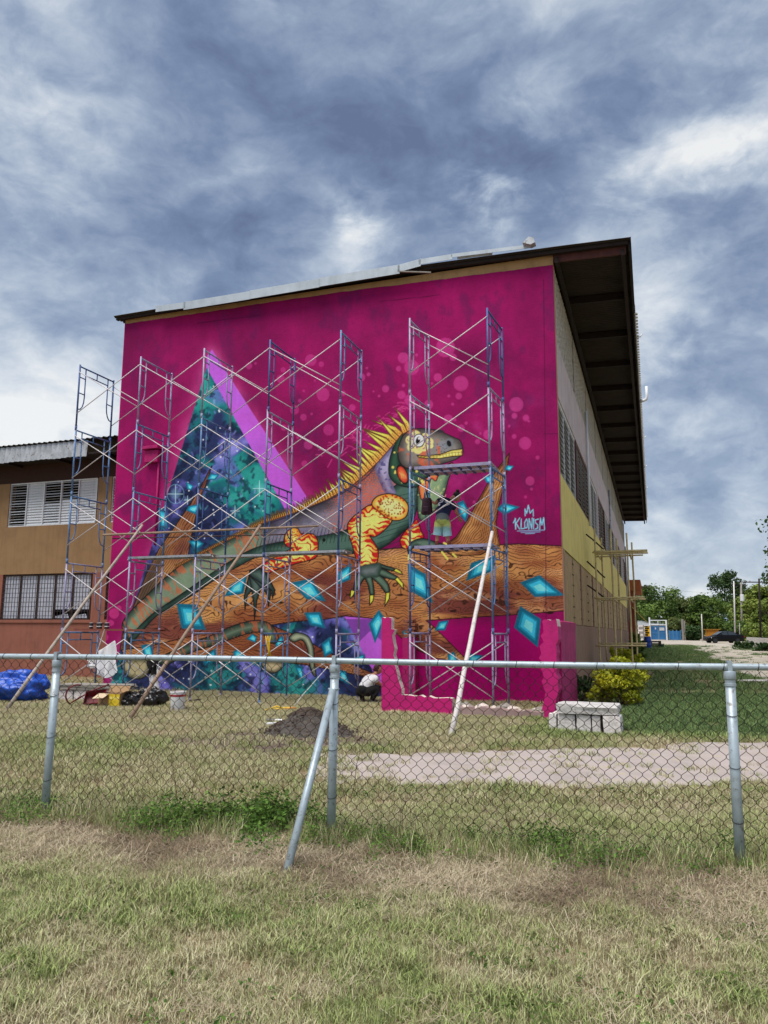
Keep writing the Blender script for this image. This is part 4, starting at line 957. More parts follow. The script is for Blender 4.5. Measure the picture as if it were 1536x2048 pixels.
# ------------------------------------------------------------------ red block behind, with its yellow canopy
m_red = mat('rust_red_plaster', (150, 74, 54), .85, var=.12, scale=2, streak=.3)
RB = rootB('rear_block', 0, LEN+.6); tag(RB, 'rust red two-storey block with a yellow canopy behind the mural building', 'building')
MB().box(-8, .55, 0, 9, -.3, 5.3).build('wall', m_red, RB)
MB().box(-8, 1.15, -.15, 9.2, 5.302, 6.2).build('concrete_beam', mat('orange_plaster', (176, 96, 58), .85, var=.1, streak=.3), RB)
for q in range(4): MB().box(.552, .62, .4+q*2.3, .7+q*2.3, .0, 5.3).build('pilaster', mat('maroon_paint', (112, 48, 40), .8, var=.1), RB)
cb = MB(); cb.add([(.4,-.3,3.9),(.4,8,3.9),(1.5,8,2.7),(1.5,-.3,2.7),(.4,-.3,3.82),(.4,8,3.82),(1.5,8,2.62),(1.5,-.3,2.62)], [(0,1,2,3),(7,6,5,4),(0,3,7,4),(1,5,6,2),(3,2,6,7)])
cb.build('canopy', m_yellow, RB)
for q in range(6): MB().tube([(1.1, .3+q*.5, 5.5+.1*(q % 3)), (1.9, .3+q*.5, 5.6+.1*(q % 3))], .02, 6).build('rebar_end', m_steel, RB)

# ------------------------------------------------------------------ left wing
OFFW = 4.0
WG = rootB('left_wing', -18, OFFW); tag(WG, 'tan and terracotta classroom wing with louvre windows and corrugated eaves', 'building')
m_wtan = mat('ochre_plaster', (152, 120, 84), .85, var=.09, scale=1.6, streak=.35, bump=.25)
m_terra = mat('terracotta_plaster', (146, 92, 76), .85, var=.10, scale=1.4, streak=.35, bump=.25)
def wx(v): return v+18
XL, XRR = wx(-33), wx(-13.25)
MB().box(XL, XRR, 0, .3, -.3, 2.0).build('lower_wall', m_terra, WG)
MB().box(XL, XRR, -.004, .3, 3.74, 5.56).build('middle_wall', m_wtan, WG)
MB().box(XL, XRR, .0, .3, 7.27, 8.05).build('upper_wall', mat('shade_darkened_brown_plaster', (60, 38, 30), .85, var=.1), WG)  # dark brown paint, its colour deepened further for the shade under the eaves
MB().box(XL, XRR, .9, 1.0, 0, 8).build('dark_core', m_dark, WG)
MB().box(XL, XRR, -.05, .0-.005, 1.93, 2.04).build('sill_band', m_terra, WG)
m_louv = mat('white_louvre', (222, 226, 230), .5, var=.06, scale=5, streak=.3)
m_pane = mat('milky_glass', (206, 210, 224), .25, var=.10, scale=2.5, spec=.5)
m_bar = mat('burglar_bar', (70, 62, 66), .7, .2, var=.2)
slat0 = {}
for (xa, ncol, closed) in ((-27.0, 5, (0, 1, 0, 1, 1)), (-21.32, 5, (0, 1, 0, .6, 1)), (-16.55, 4, (0, 1, 0, 1))):
    cw = .812; xb = xa+ncol*cw
    MB().box(wx(xa)-.60, wx(xa), -.002, .3, 5.562, 7.268).build('upper_pier', m_wtan, WG)
    MB().box(wx(xa)-.60, wx(xa), -.002, .3, 2.042, 3.738).build('lower_pier', m_terra, WG)
    fr = MB()
    for c_ in range(ncol+1): fr.box(wx(xa)+c_*cw-.025, wx(xa)+c_*cw+.025, .04, .12, 5.58, 7.25)
    fr.box(wx(xa), wx(xb), .035, .125, 5.565, 5.61); fr.box(wx(xa), wx(xb), .035, .125, 7.22, 7.265)
    wnd = fr.build('louvre_window', m_louv, WG)
    for c_ in range(ncol):
        for q in range(16):
            cl = closed[c_]; ang = 1.2 if (cl == 1 or (cl == .6 and q < 9)) else .35+.15*math.sin(q*1.7+c_)
            if cl == 0 and c_ == 2 and q < 8: ang = .9
            key = round(ang, 1)
            if key not in slat0:
                dz = math.sin(ang)*.056; dy = math.cos(ang)*.056
                slat0[key] = MB().add([(-.37,-dy,-dz),(.37,-dy,-dz),(.37,dy,dz),(-.37,dy,dz),(-.37,-dy+.006,-dz-.008),(.37,-dy+.006,-dz-.008),(.37,dy+.006,dz-.008),(-.37,dy+.006,dz-.008)], [(0,1,2,3),(7,6,5,4),(0,4,5,1),(1,5,6,2),(2,6,7,3),(3,7,4,0)]).build('slat', m_louv, wnd); o = slat0[key]
            else: o = dupobj(slat0[key], wnd)
            o.location = (wx(xa)+(c_+.5)*cw, .08, 5.66+q*.102); o.rotation_euler = (0, random.uniform(-.012, .012), 0)
    fr = MB()
    for c_ in range(ncol+1): fr.box(wx(xa)+c_*cw-.03, wx(xa)+c_*cw+.03, .06, .16, 2.05, 3.73)
    fr.box(wx(xa), wx(xb), .05, .17, 2.043, 2.09); fr.box(wx(xa), wx(xb), .05, .17, 3.68, 3.735)
    wnd = fr.build('barred_window', m_steel, WG)
    for c_ in range(ncol):
        broken = (xa == -21.32 and c_ >= 3)
        MB().box(wx(xa)+c_*cw+.032, wx(xa)+(c_+1)*cw-.032, .12, .13, 2.42 if broken else 2.092, 3.678).build('pane', m_pane, wnd)
        if broken: MB().add([(wx(xa)+c_*cw+.034,.125,2.10),(wx(xa)+c_*cw+.7,.125,2.10),(wx(xa)+c_*cw+.6,.125,2.26),(wx(xa)+c_*cw+.05,.125,2.18)], [(0,1,2,3)]).build('broken_pane', m_pane, wnd)
    gr = MB()
    for x_ in np.arange(wx(xa)+.1, wx(xb), .135): gr.box(x_-.008, x_+.008, .015, .03, 2.05, 3.73)
    for z_ in np.arange(2.18, 3.7, .17): gr.box(wx(xa), wx(xb), .005, .014, z_-.008, z_+.008)
    gr.build('grille', m_bar, wnd)
for (xe0, xe1, zz0, zz1, name) in ((-33, -17.0, 7.86, 8.46, 'corrugated_fascia'),):
    n = int((xe1-xe0)/.05); xs = np.linspace(wx(xe0), wx(xe1), n+1)
    v = []; f = []
    for q, x_ in enumerate(xs):
        dy = .03*math.sin(2*math.pi*x_/.24)
        v += [(x_, -.95+dy, zz0+.012*math.sin(x_*5)), (x_, -.90+dy, zz1)]
    for q in range(n): f.append((2*q, 2*q+2, 2*q+3, 2*q+1))
    a = MB(); a.v = v; a.f = f; a.m = [0]*len(f); fo = a.build(name, m_zinc, WG, smooth=True, fix=False)
n = int(20/.06); xs = np.linspace(wx(-33), wx(-13.3), n+1); v = []; f = []
for x_ in xs:
    dz = .03*math.sin(2*math.pi*x_/.24); v += [(x_, -.98, 8.50+dz), (x_, 6.0, 9.4+dz)]
for q in range(n): f.append((2*q, 2*q+2, 2*q+3, 2*q+1))
a = MB(); a.v = v; a.f = f; a.m = [0]*len(f); wr = a.build('roof', m_roofu, WG, smooth=True, fix=False)
MB().box(wx(-33), wx(-13.3), -.86, .0-.01, 7.95, 8.02).build('soffit', m_darkwood, wr)
for q in range(8): MB().bar((wx(-30)+q*2.3, -.8, 7.9), (wx(-30)+q*2.3, .0, 7.9), .06, .09).build('rafter', m_darkwood, wr)
MB().box(wx(-13.9), wx(-13.4), -.30, 0-.01, 0, 7.9).build('end_pier', m_wtan, WG)
# ------------------------------------------------------------------ broken walls in front of the mural
def jag(a, b, n, amp, seed):
    r = np.random.default_rng(seed); out = []
    for t in np.linspace(0, 1, n): out.append((a[0]+(b[0]-a[0])*t+r.normal(0, amp)*(0 < t < 1), a[1]+(b[1]-a[1])*t+r.normal(0, amp)*(0 < t < 1)))
    return out
m_broken = mat('broken_masonry', (226, 212, 202), .95, var=.2, scale=14, stain=(150, 120, 110), bump=.9, bscale=40)
m_pink = mat('bright_magenta_paint', (192, 20, 112), .7, var=.08, scale=2.4, dark=(160, 18, 96), bump=.35, bscale=18)
def wallpiece(name, label, poly, y0, y1, cat='wall', raw=True):
    """slab of rendered wall: painted faces, raw broken edges"""
    xs = [q[0] for q in poly]; zs = [q[1] for q in poly]; x0 = min(xs)
    r = rootB(name, x0, y0, 0); k = len(poly)
    P = [(a-x0, b) for a, b in poly]
    f = MB(); f.add([(a, 0, b) for a, b in P]+[(a, y1-y0, b) for a, b in P], [tuple(range(k)), tuple(range(2*k-1, k-1, -1))]); f.build('rendered_face', m_pink, r)
    e = MB(); e.add([(a, 0.001, b) for a, b in P]+[(a, y1-y0-.001, b) for a, b in P], [(i, i+k, (i+1) % k+k, (i+1) % k) for i in range(k)]); 
    o = e.build('broken_edge', [m_pink, m_broken], r)
    o.data.polygons.foreach_set('material_index', [0 if (P[i][0] == P[(i+1) % k][0] and P[i][0] < .02) or (not raw and i > k*.62) else 1 for i in range(k)])
    return tag(r, label, cat)
yw = (GB(763, 1422)[1]+GB(905, 1432)[1])/2                # the stump stands here in front of the mural
w = lambda px, py: W(px, py, yw)
poly = [(w(763,1422)[0], -.1), (w(763,1236)[0], w(763,1236)[1])]+jag(w(765,1234), w(782,1236), 5, .015, 1)+jag(w(783,1240), w(789,1330), 9, .03, 2)+jag(w(790,1332), w(799,1366), 4, .015, 3)[:]+jag(w(801,1372), w(803,1388), 3, .01, 4)+jag(w(804,1390), w(904,1397), 12, .012, 5)+[(w(905,1432)[0], -.1)]
wallpiece('broken_wall', 'tall broken magenta wall stump that steps down to a low ledge', poly, yw, yw+.20)
xr0, xr1 = w(795, 1300)[0], w(815, 1300)[0]
# remains of the return wall on the mural, with raw bricks showing at its head
xq0, _ = W(812, 1300); xq1, _ = W(836, 1300); zt = W(820, 1240)[1]
st = rootB('wall_stub', xq0, -.30); tag(st, 'ragged magenta masonry stub with bare bricks at its head on the mural', 'wall')
MB().prism([(0, -.1)]+jag((0, 0), (0, W(820,1275)[1]), 8, .015, 7)[1:]+jag((xq1-xq0, W(820,1275)[1]), (xq1-xq0, 0), 8, .02, 8)+[(xq1-xq0, -.1)], 0, .29).build('rendered_face', m_magenta, st)
m_brick = mat('raw_clay_block', (150, 92, 70), .9, var=.2, scale=9, bump=.6)
zz = W(820, 1275)[1]+.01; q = 0
while zz < zt:
    h = .075; wd = (xq1-xq0)*random.uniform(.75, .95); x_ = random.uniform(0, .05)
    MB().box(x_, x_+wd, random.uniform(.0, .05), .28, zz, zz+h).build('brick', m_brick, st, bevel=.008); zz += h+.016; q += 1
# right pier
yp = GB(1100, 1440)[1]
wp = lambda px, py: W(px, py, yp)
poly = [(wp(1085,1430)[0], -.1)]+jag((wp(1085,1425)[0], .05), wp(1084,1243), 20, .035, 11)+jag(wp(1086,1240), wp(1112,1238), 5, .012, 12)+jag(wp(1113,1240), (wp(1113,1435)[0], .05), 16, .022, 13)+[(wp(1113,1438)[0], -.1)]
wallpiece('broken_pier', 'upright broken magenta pier at the right end of the footing', poly, yp, yp+.55, raw=False)
xa = wp(1114, 1300)[0]; xb = W(1129, 1300, -.9)[0]
MB().prism([(xa+.02, -.1), (xa+.02, wp(1113,1262)[1])]+jag((xa+.04, wp(1113,1240)[1]), (xb, W(1129,1240,-.9)[1]), 5, .02, 15)+jag((xb, 1.4), (xb, .0), 6, .02, 16)+[(xb, -.1)], yp+.56, -.03)
sp = MB().prism([(0, -.1), (0, wp(1113,1262)[1])]+jag((.02, wp(1113,1242)[1]), (xb-xa, W(1129,1244,-.9)[1]), 5, .02, 15)+jag((xb-xa, 1.5), (xb-xa, .0), 7, .02, 16)+[(xb-xa, -.1)], 0, -.06-(yp+.56)).build('return_wall', m_magenta, None, loc=fromB(xa+.02, yp+.56), rz=-YAW)
tag(sp, 'magenta return wall joining the broken pier to the mural wall', 'wall')
# footing with rubble between them
xf0, xf1 = w(908, 1425)[0], wp(1083, 1430)[0]
ft = rootB('wall_footing', xf0, yw); tag(ft, 'low grey wall footing littered with rubble below the scaffold tower', 'footing')
MB().prism([(0, -.1)]+jag((0, .17), (xf1-xf0, .12), 26, .02, 21)+[(xf1-xf0, -.1)], .0, .22).build('footing_face', mat('footing_concrete', (166, 140, 136), .9, var=.12, scale=5, bump=.5), ft)
r = np.random.default_rng(4)
for q in range(46):
    s = r.uniform(.06, .17); x_ = r.uniform(.05, xf1-xf0-.05); y_ = r.uniform(.25, .75); bm = bmesh.new(); bmesh.ops.create_icosphere(bm, subdivisions=1, radius=s)
    for v in bm.verts: v.co = v.co*r.uniform(.6, 1.2); v.co.z *= .6
    me = bpy.data.meshes.new('rubble'); bm.to_mesh(me); bm.free(); me.materials.append(m_broken if q % 3 else m_concrete); o = bpy.data.objects.new('rubble', me); COL.objects.link(o); o.parent = ft; o.location = (x_, y_, .05+s*.35)
MB().box(.0, xf1-xf0, .23, .95, -.1, .05).build('earth_fill', m_soil, ft)

# ------------------------------------------------------------------ frame scaffolds
m_blue = mat('scaffold_blue_paint', (92, 128, 172), .5, .1, var=.2, scale=9, stain=(170, 156, 164))
m_lil = mat('scaffold_worn_paint', (156, 152, 184), .5, .15, var=.18, scale=9, stain=(176, 160, 170))
m_navy = mat('scaffold_navy_paint', (66, 92, 146), .5, .1, var=.15, scale=9)
m_galv = mat('galvanised_tube', (214, 208, 208), .45, .3, var=.15, scale=14, stain=(140, 120, 116))
m_alu = mat('aluminium_plank', (182, 184, 188), .42, .6, var=.12, scale=8, stain=(136, 130, 130))
def frame_mesh(D, H):
    """walk-through frame in the y-z plane: legs at y=0 (front) and y=D (back)"""
    f = MB(); R0 = .024; R1 = .016
    f.tube([(0, 0, 0), (0, 0, H)], R0, 8); f.tube([(0, D, 0), (0, D, H)], R0, 8)
    f.tube([(0, 0, H-.05), (0, D, H-.05)], R0*.9, 8)
    o = .24; hb = H-.24
    for y0 in (0, D): f.tube([(0, y0, -.05), (0, y0, .07)], R0*1.28, 8); f.tube([(0, y0-.05, .09), (0, y0+.05, .09)], .007, 5)
    for s, y0 in ((1, 0), (-1, D)):
        yi = y0+s*o
        pts = [(0, yi, H-.05), (0, yi, H*.52)]
        for t in np.linspace(0, 1, 5)[1:]: pts.append((0, y0+s*o*math.cos(t*math.pi/2)**.8 if t < 1 else y0, H*.52-(H*.22)*math.sin(t*math.pi/2)))
        f.tube(pts, R1, 6)
        for zz in (H*.84-.06, H*.56): f.tube([(0, y0, zz), (0, yi, zz)], R1, 6)
    f.tube([(0, o, hb), (0, D-o, hb)], R1, 6); f.tube([(0, D/2, hb), (0, D/2, H-.05)], R1*.9, 6)
    return f
def brace_mesh(a, b, z0, z1, y, yk):
    f = MB(); f.tube([(a, y, z0), ((a+b)/2, y+yk, (z0+z1)/2), (b, y, z1)], .012, 6); f.tube([(a, y-.012*np.sign(yk), z1), ((a+b)/2, y-.012*np.sign(yk), (z0+z1)/2), (b, y-.012*np.sign(yk), z0)], .012, 6); return f
def scaffold(name, label, xs, yf, D, z0, H, n, skew, mats, seed, group=None):
    r = rootB(name, xs[0], yf, 0); tag(r, label, 'scaffold', group); rr = random.Random(seed)
    fm = None
    for i, x in enumerate(xs):
        for k in range(n):
            h = H if k else H+z0
            mesh = frame_mesh(D, H if k else H+z0-.0) 
            o = mesh.build('frame', rr.choices(mats, (5, 4, 2))[0], r, smooth=True)
            o.location = (x-xs[0]+rr.uniform(-.008, .008), 0, 0 if k == 0 else z0+k*H); o.rotation_euler = (rr.uniform(-.003, .003), 0, skew)
        if True:
            for yy in (0, D):
                MB().lathe([(.07, -.03), (.07, -.018), (.03, -.015), (.022, .05)], 10, (0, 0, 0)).build('base_plate', m_galv, r).location = (x-xs[0]-math.sin(skew)*yy, yy*math.cos(skew), .03)
    for i in range(len(xs)-1):
        a, b = xs[i]-xs[0], xs[i+1]-xs[0]
        for k in range(n):
            zb = (z0+k*H) if k else 0; top = zb+(H if k else H+z0)
            for yy, yk in ((-.03, -.02), (D+.03, .02)):
                dx = -math.sin(skew)*max(yy, 0)
                if (i*7+k*3+(yy > 0)) % 11 == 10: continue
                brace_mesh(a+dx, b+dx, top-.20-rr.uniform(0, .03), top-1.36-rr.uniform(0, .04), yy, yk).build('cross_brace', m_galv, r, smooth=True)
    return r
SX = [-12.50, -10.52, -8.58, -6.70, -4.79]; SY, SD = -2.62, 1.40
scaffold('frame_scaffold', 'long row of blue frame scaffolding five lifts high across the mural', SX, SY, SD, -.15, 1.80, 5, 0.0, [m_blue, m_lil, m_navy], 3)
TX = [W(820, 657, -2.42)[0], W(975, 634, -2.42)[0]]; TY, TD = -2.42, 1.25
scaffold('scaffold_tower', 'separate blue scaffold tower beside the iguana head with two platforms', TX, TY, TD, -.16, 1.835, 5, -.085, [m_blue, m_lil, m_navy], 5)
def plank(x0, x1, y, z, wd=.46, th=.055, m=m_alu, name='plank', label=None, dz=0.0, ribs=True, group=None):
    r = rootB(name, (x0+x1)/2, y, z); hl = (x1-x0)/2
    f = MB(); f.box(-hl, hl, -wd/2, wd/2, th*.6, th); f.box(-hl, hl, -wd/2, -wd/2+.02, 0, th*.598); f.box(-hl, hl, wd/2-.02, wd/2, 0, th*.598); d = f.build('deck', m, r)
    if ribs:
        for x_ in np.linspace(-hl+.15, hl-.15, 7): MB().box(x_-.015, x_+.015, -wd/2+.022, wd/2-.022, .004, th*.595).build('rib', m, r)
        for s in (-1, 1): MB().bar((s*hl, -wd/2+.05, th*.4), (s*(hl+.04), -wd/2+.05, -.02), .03, .02).build('hook', m_galv, r); 
    r.rotation_euler = (0, dz, -YAW); return tag(r, label, 'plank', group)
z3 = -.15+1.8*2
plank(SX[1]-.15, SX[2]+.35, SY+.35, z3+.03, label='pale aluminium plank on the scaffold over the left wooden spike', dz=-.004)
plank(SX[2]-.2, SX[3]+.25, SY+.50, z3+.02, wd=.30, label='narrow grey plank bridging the middle bay of the scaffold')
plank(SX[3]-.10, SX[4]+.12, SY+.34, z3+.03, label='bright aluminium plank on the scaffold below the striped hind leg')
plank(SX[0]-.25, SX[1]+.5, SY+.85, -.15+1.80+.0, wd=.25, th=.045, m=mat('red_brown_board', (134, 74, 60), .8, var=.15, scale=4, streak=.4), label='red brown wooden board carrying paint tins on the lowest lift', dz=.006, ribs=False)
for lv, lab in ((2, 'lower steel platform deck of the tower with the painter on it'), (3, 'upper steel platform deck of the tower above the painter')):
    zt_ = -.16+1.835*(lv)+.03
    r = rootB('platform', (TX[0]+TX[1])/2+.05, TY+.62, zt_-.02); tag(r, lab, 'platform')
    hl = (TX[1]-TX[0])/2-.03
    for yy in (-.32, .16):
        d = MB().box(-hl, hl, yy-.22, yy+.22, .03, .06).build('deck_board', m_alu, r)
        for x_ in np.linspace(-hl+.1, hl-.1, 8): MB().box(x_-.02, x_+.02, yy-.2, yy+.2, 0.0, .029).build('rib', m_navy, d)
        MB().box(-hl, hl, yy-.235, yy-.222, .0, .07).build('edge_rail', m_lil, d)
# ------------------------------------------------------------------ timber props and poles
m_pole = mat('weathered_pole', (178, 164, 152), .85, var=.2, scale=8, streak=.5, bump=.3)
m_wpole = mat('whitewashed_pole', (214, 206, 202), .8, var=.12, scale=8, stain=(160, 140, 130), bump=.2)
def pole(name, label, a, b, r0, r1, m, bend=.0, cat='pole'):
    a, b = Vector(a), Vector(b); pts = []; n = 9; rr = random.Random(label)
    for k in range(n):
        t = k/(n-1); q = a.lerp(b, t); q += Vector((rr.uniform(-.012, .012), rr.uniform(-.012, .012), -bend*math.sin(t*math.pi))); pts.append(q)
    return tag(MB().tube(pts, [r0+(r1-r0)*k/(n-1) for k in range(n)], 8).build(name, m, smooth=True), label, cat)
def PB(px, py, off): x, z = W(px, py, off); return fromB(x, off, z)
pole('timber_prop', 'long grey timber prop leaning from the ground against the second scaffold frame', G(12, 1420), PB(284, 1050, SY-.06), .042, .032, m_pole)
pole('timber_prop', 'brown timber prop leaning up to the fourth scaffold frame past the bucket', G(258, 1438), PB(521, 1050, SY-.06), .042, .034, mat('brown_pole', (152, 128, 110), .85, var=.2, scale=8, streak=.5), bend=-.02)
pole('timber_prop', 'whitewashed pole leaning against the right leg of the scaffold tower', G(902, 1472), PB(985, 1064, TY-.06), .045, .036, m_wpole)
pole('horizontal_pole', 'thin brown pole lashed level along the front of the long scaffold', PB(206, 1070, SY-.1), PB(636, 1052, SY-.1), .03, .024, mat('brown_pole', (122, 96, 80)))
pole('steel_rod', 'thin dark steel rod lying level along the back of the long scaffold', PB(226, 1077, SY+SD+.06), PB(570, 1069, SY+SD+.06), .016, .016, m_steel)
# ------------------------------------------------------------------ small things on and around the scaffold
zb = -.15+1.80+.05; yb = SY+.85
m_blackcan = mat('black_spray_can', (24, 24, 28), .35, var=.05, spec=.6)
for k, px in enumerate((185, 194.5, 203, 210.5, 217)):
    x_, _ = W(px, 1246, yb); rt = rootB('paint_tin', x_, yb+(.06 if k % 2 else -.04), zb)
    tag(rt, 'small black paint tin standing on the red brown board', 'paint tin', 'paint tins on the red brown board')
    MB().lathe([(.047, 0), (.05, .006), (.05, .142), (.047, .148)], 14).build('tin', m_blackcan, rt, smooth=False, angle=40)
    MB().lathe([(.052, .05), (.0522, .052), (.0522, .072), (.052, .074)], 14).build('paper_label', m_white if k != 2 else m_galv, rt)
    MB().lathe([(.05, .149), (.05, .16), (.02, .165)], 14).build('lid', m_galv, rt)
rt = rootB('paint_roller', W(186, 1330, SY+.6)[0], SY+.6, 0); tag(rt, 'long white paint roller pole leaning below the red brown board', 'paint roller')
MB().tube([(0, 0, W(186,1330,SY+.6)[1]), (.22, .1, zb-.02)], .013, 8).build('pole', m_wpole, rt); MB().tube([(-.10, 0, W(186,1330,SY+.6)[1]-.02), (.10, 0, W(186,1330,SY+.6)[1]-.02)], .035, 10).build('roller_sleeve', m_white, rt)
m_cloth = mat('white_cotton', (226, 224, 226), .9, var=.08, scale=6); m_bcloth = mat('black_cotton', (22, 21, 24), .9, var=.2, scale=8)
def cloth(name, label, pts_top, pts_bot, off, m, nx=14, nz=16, amp=.05, seed=0, cat='cloth'):
    """cloth hung from a line: folds deepen downwards"""
    r = np.random.default_rng(seed); T = np.array([(*W(a, b, off),) for a, b in pts_top]); Bm = np.array([(*W(a, b, off),) for a, b in pts_bot])
    def lerpl(L, t): s = t*(len(L)-1); k = min(int(s), len(L)-2); return L[k]*(1-(s-k))+L[k+1]*(s-k)
    v = []; ph = r.uniform(0, 6)
    for j in range(nz):
        s = j/(nz-1)
        for i in range(nx):
            t = i/(nx-1); q = lerpl(T, t)*(1-s)+lerpl(Bm, t)*s
            y = amp*s**.6*math.sin(t*13+ph+s*1.2)+amp*.5*math.sin(t*29+ph*2-s*2)*s
            v.append((q[0]+.02*math.sin(s*9+t*5), off+y, q[1]+.015*math.sin(t*17)*s))
    f = [(j*nx+i, j*nx+i+1, (j+1)*nx+i+1, (j+1)*nx+i) for j in range(nz-1) for i in range(nx-1)]
    W3 = [fromB(*q) for q in v]; o = MB(); o.v = [tuple(q) for q in W3]; o.f = f; o.m = [0]*len(f)
    ob = o.build(name, m, smooth=True, fix=False); md = ob.modifiers.new('thick', 'SOLIDIFY'); md.thickness = .006; md2 = ob.modifiers.new('sub', 'SUBSURF'); md2.levels = 1; md2.render_levels = 1
    return tag(ob, label, cat)
cloth('white_sheet', 'white cotton sheet hung over a brace at the left of the scaffold', [(196,1302),(212,1292),(232,1280)], [(196,1350),(214,1358),(236,1344)], SY-.05, m_cloth, seed=1)
cloth('white_rag', 'small white rag knotted on the first scaffold frame', [(178,1313),(192,1312)], [(173,1334),(190,1338)], SY+.7, m_cloth, 8, 8, seed=2)
cloth('black_shirt', 'black shirt hung on the scaffold over a white one', [(290,1312),(318,1312)], [(296,1346),(310,1350)], SY-.04, m_bcloth, seed=3, cat='shirt')
cloth('white_shirt', 'white shirt hanging below the black shirt on the scaffold', [(304,1328),(318,1316)], [(296,1376),(316,1382)], SY-.0, m_cloth, seed=4, cat='shirt')
m_yel = mat('yellow_plastic', (232, 190, 40), .5, var=.1)
yr = rootB('yellow_ribbon', *(lambda q: (q[0], SY-.05))(W(538, 1272, SY)), 0); zt_ = W(538, 1272, SY)[1]
for a in (-.06, .0, .06):
    MB().tube([(a, 0, zt_), (a*.6+.02, -.02, zt_-.16), (a*.2+.03, 0, zt_-.32), (a*.5+.06, .0, zt_-.46)], .012, 6).build('strand', m_yel, yr, smooth=True)
tag(yr, 'yellow plastic ribbon tied to the scaffold bar', 'ribbon')
pole('guy_rope', 'thin white rope running from the last long scaffold frame down to the grass', G(586, 1414), PB(655, 1333, SY+.02), .008, .008, m_cloth, cat='rope')
# rucksack hung inside the tower
rk = rootB('rucksack', *(lambda q: (q[0], -1.42))(W(854, 1030, -1.42)), W(854, 1030, -1.42)[1]); tag(rk, 'dark maroon rucksack hung on the inner leg of the scaffold tower', 'bag')
bm = bmesh.new(); bmesh.ops.create_cube(bm, size=1)
bmesh.ops.subdivide_edges(bm, edges=bm.edges, cuts=2, use_grid_fill=True)
for v in bm.verts:
    v.co.x *= .26*(1.05-.25*(v.co.z+.5)); v.co.y *= .16; v.co.z = (v.co.z+.5)*.42
    v.co += Vector((random.uniform(-.012, .012), random.uniform(-.012, .012), random.uniform(-.012, .012)))
me = bpy.data.meshes.new('pack'); bm.to_mesh(me); bm.free(); me.materials.append(mat('maroon_nylon', (52, 20, 40), .7, var=.2, scale=8)); o = bpy.data.objects.new('pack', me); COL.objects.link(o); o.parent = rk; o.modifiers.new('s', 'SUBSURF').render_levels = 2
MB().tube([(-.05, 0, .38), (-.06, .02, .52), (-.03, .03, .62), (0, .02, .52), (.03, 0, .38)], .018, 6).build('strap', m_blackcan, rk, smooth=True)
MB().box(-.08, .08, -.10, -.07, .06, .20).build('pocket', mat('maroon_nylon', (52, 20, 40)), rk, bevel=.02)
# ------------------------------------------------------------------ things on the ground
m_tarp = mat('blue_tarpaulin', (30, 84, 190), .38, var=.15, scale=4, spec=.5)
def lump(name, label, c, sx, sy, sz, m, seed, cat, sub=5, amp=.35, creases=True):
    bm = bmesh.new(); bmesh.ops.create_icosphere(bm, subdivisions=sub, radius=1)
    r = np.random.default_rng(seed); co = np.array([v.co[:] for v in bm.verts])
    n = vnoise(co[:,0]*2+5, co[:,1]*2+co[:,2]*1.7+3, .9, seed, 3); n2 = np.abs(vnoise(co[:,0]*5+co[:,2]*3+9, co[:,1]*5-co[:,2]*2, 1.1, seed+1, 3)-.5)*2
    k = 1+(n-.5)*amp*2-(1-n2)*.16*creases
    for v, q in zip(bm.verts, k):
        v.co = v.co*q; v.co.x *= sx; v.co.y *= sy; v.co.z = (v.co.z*.75+.55)*sz if v.co.z > -.73 else 0
        v.co.z = max(v.co.z, 0)
    me = bpy.data.meshes.new(name); bm.to_mesh(me); bm.free(); me.materials.append(m); me.polygons.foreach_set('use_smooth', [True]*len(me.polygons))
    o = bpy.data.objects.new(name, me); COL.objects.link(o); o.location = tuple(c); return tag(o, label, cat)
c = G(14, 1404); lump('blue_tarpaulin', 'crumpled bright blue tarpaulin heaped on the grass by the terracotta wall', c+np.array([0, .4, 0]), .85, .55, .56, m_tarp, 3, 'tarpaulin', amp=.3)
m_bag = mat('black_bin_bag', (16, 16, 18), .28, var=.1, spec=.6)
lump('bin_bag', 'large shiny black rubbish bag beside the bucket', G(303, 1414), .36, .26, .34, m_bag, 7, 'bag'); lump('bin_bag', 'flatter black rubbish bag beside the cardboard box', G(262, 1413), .30, .24, .25, m_bag, 9, 'bag')
# bucket
bk = empty('bucket', G(355, 1421)); tag(bk, 'white plastic paint bucket with red lettering band and brown smears', 'bucket')
MB().lathe([(.135, 0), (.14, .01), (.158, .36), (.168, .365), (.168, .395), (.155, .395), (.15, .36), (.13, .03)], 24).build('pail', mat('white_bucket_plastic', (228, 228, 230), .45, var=.04), bk, angle=40)
MB().lathe([(.1590, .29), (.1612, .295), (.1635, .33), (.1615, .332)], 24).build('red_band', mat('red_print', (168, 30, 44), .5, var=.15, scale=30, stain=(220, 210, 210)), bk, angle=40)
bm_ = MB()
for a, z0_, z1_ in ((-2.0, .03, .16), (-1.85, .02, .11), (-2.15, .02, .09)): bm_.add([(.1475*math.cos(a-.07), .1475*math.sin(a-.07), z0_), (.1475*math.cos(a+.07), .1475*math.sin(a+.07), z0_), (.1555*math.cos(a+.02), .1555*math.sin(a+.02), z1_)], [(0,1,2)])
bm_.build('brown_smear', mat('brown_smear', (96, 50, 40), .8), bk); MB().tube([(.168*math.cos(t), .168*math.sin(t)*.35-.12, .35-.10*math.sin(t)) for t in np.linspace(0, 3.14, 12)], .004, 5).build('handle', m_galv, bk)
tr = empty('trowel', G(378, 1405)); tag(tr, 'dark tools lying on the grass beside the bucket', 'tool')
MB().bar((-.12, 0, .03), (.1, .05, .03), .08, .012).build('blade', m_steel, tr); MB().tube([(.1, .05, .03), (.14, .06, .06), (.26, .08, .06)], .014, 7).build('grip', m_blackcan, tr); MB().tube([(-.05, .12, .025), (.2, .16, .025)], .018, 7).build('shaft', m_blackcan, tr)
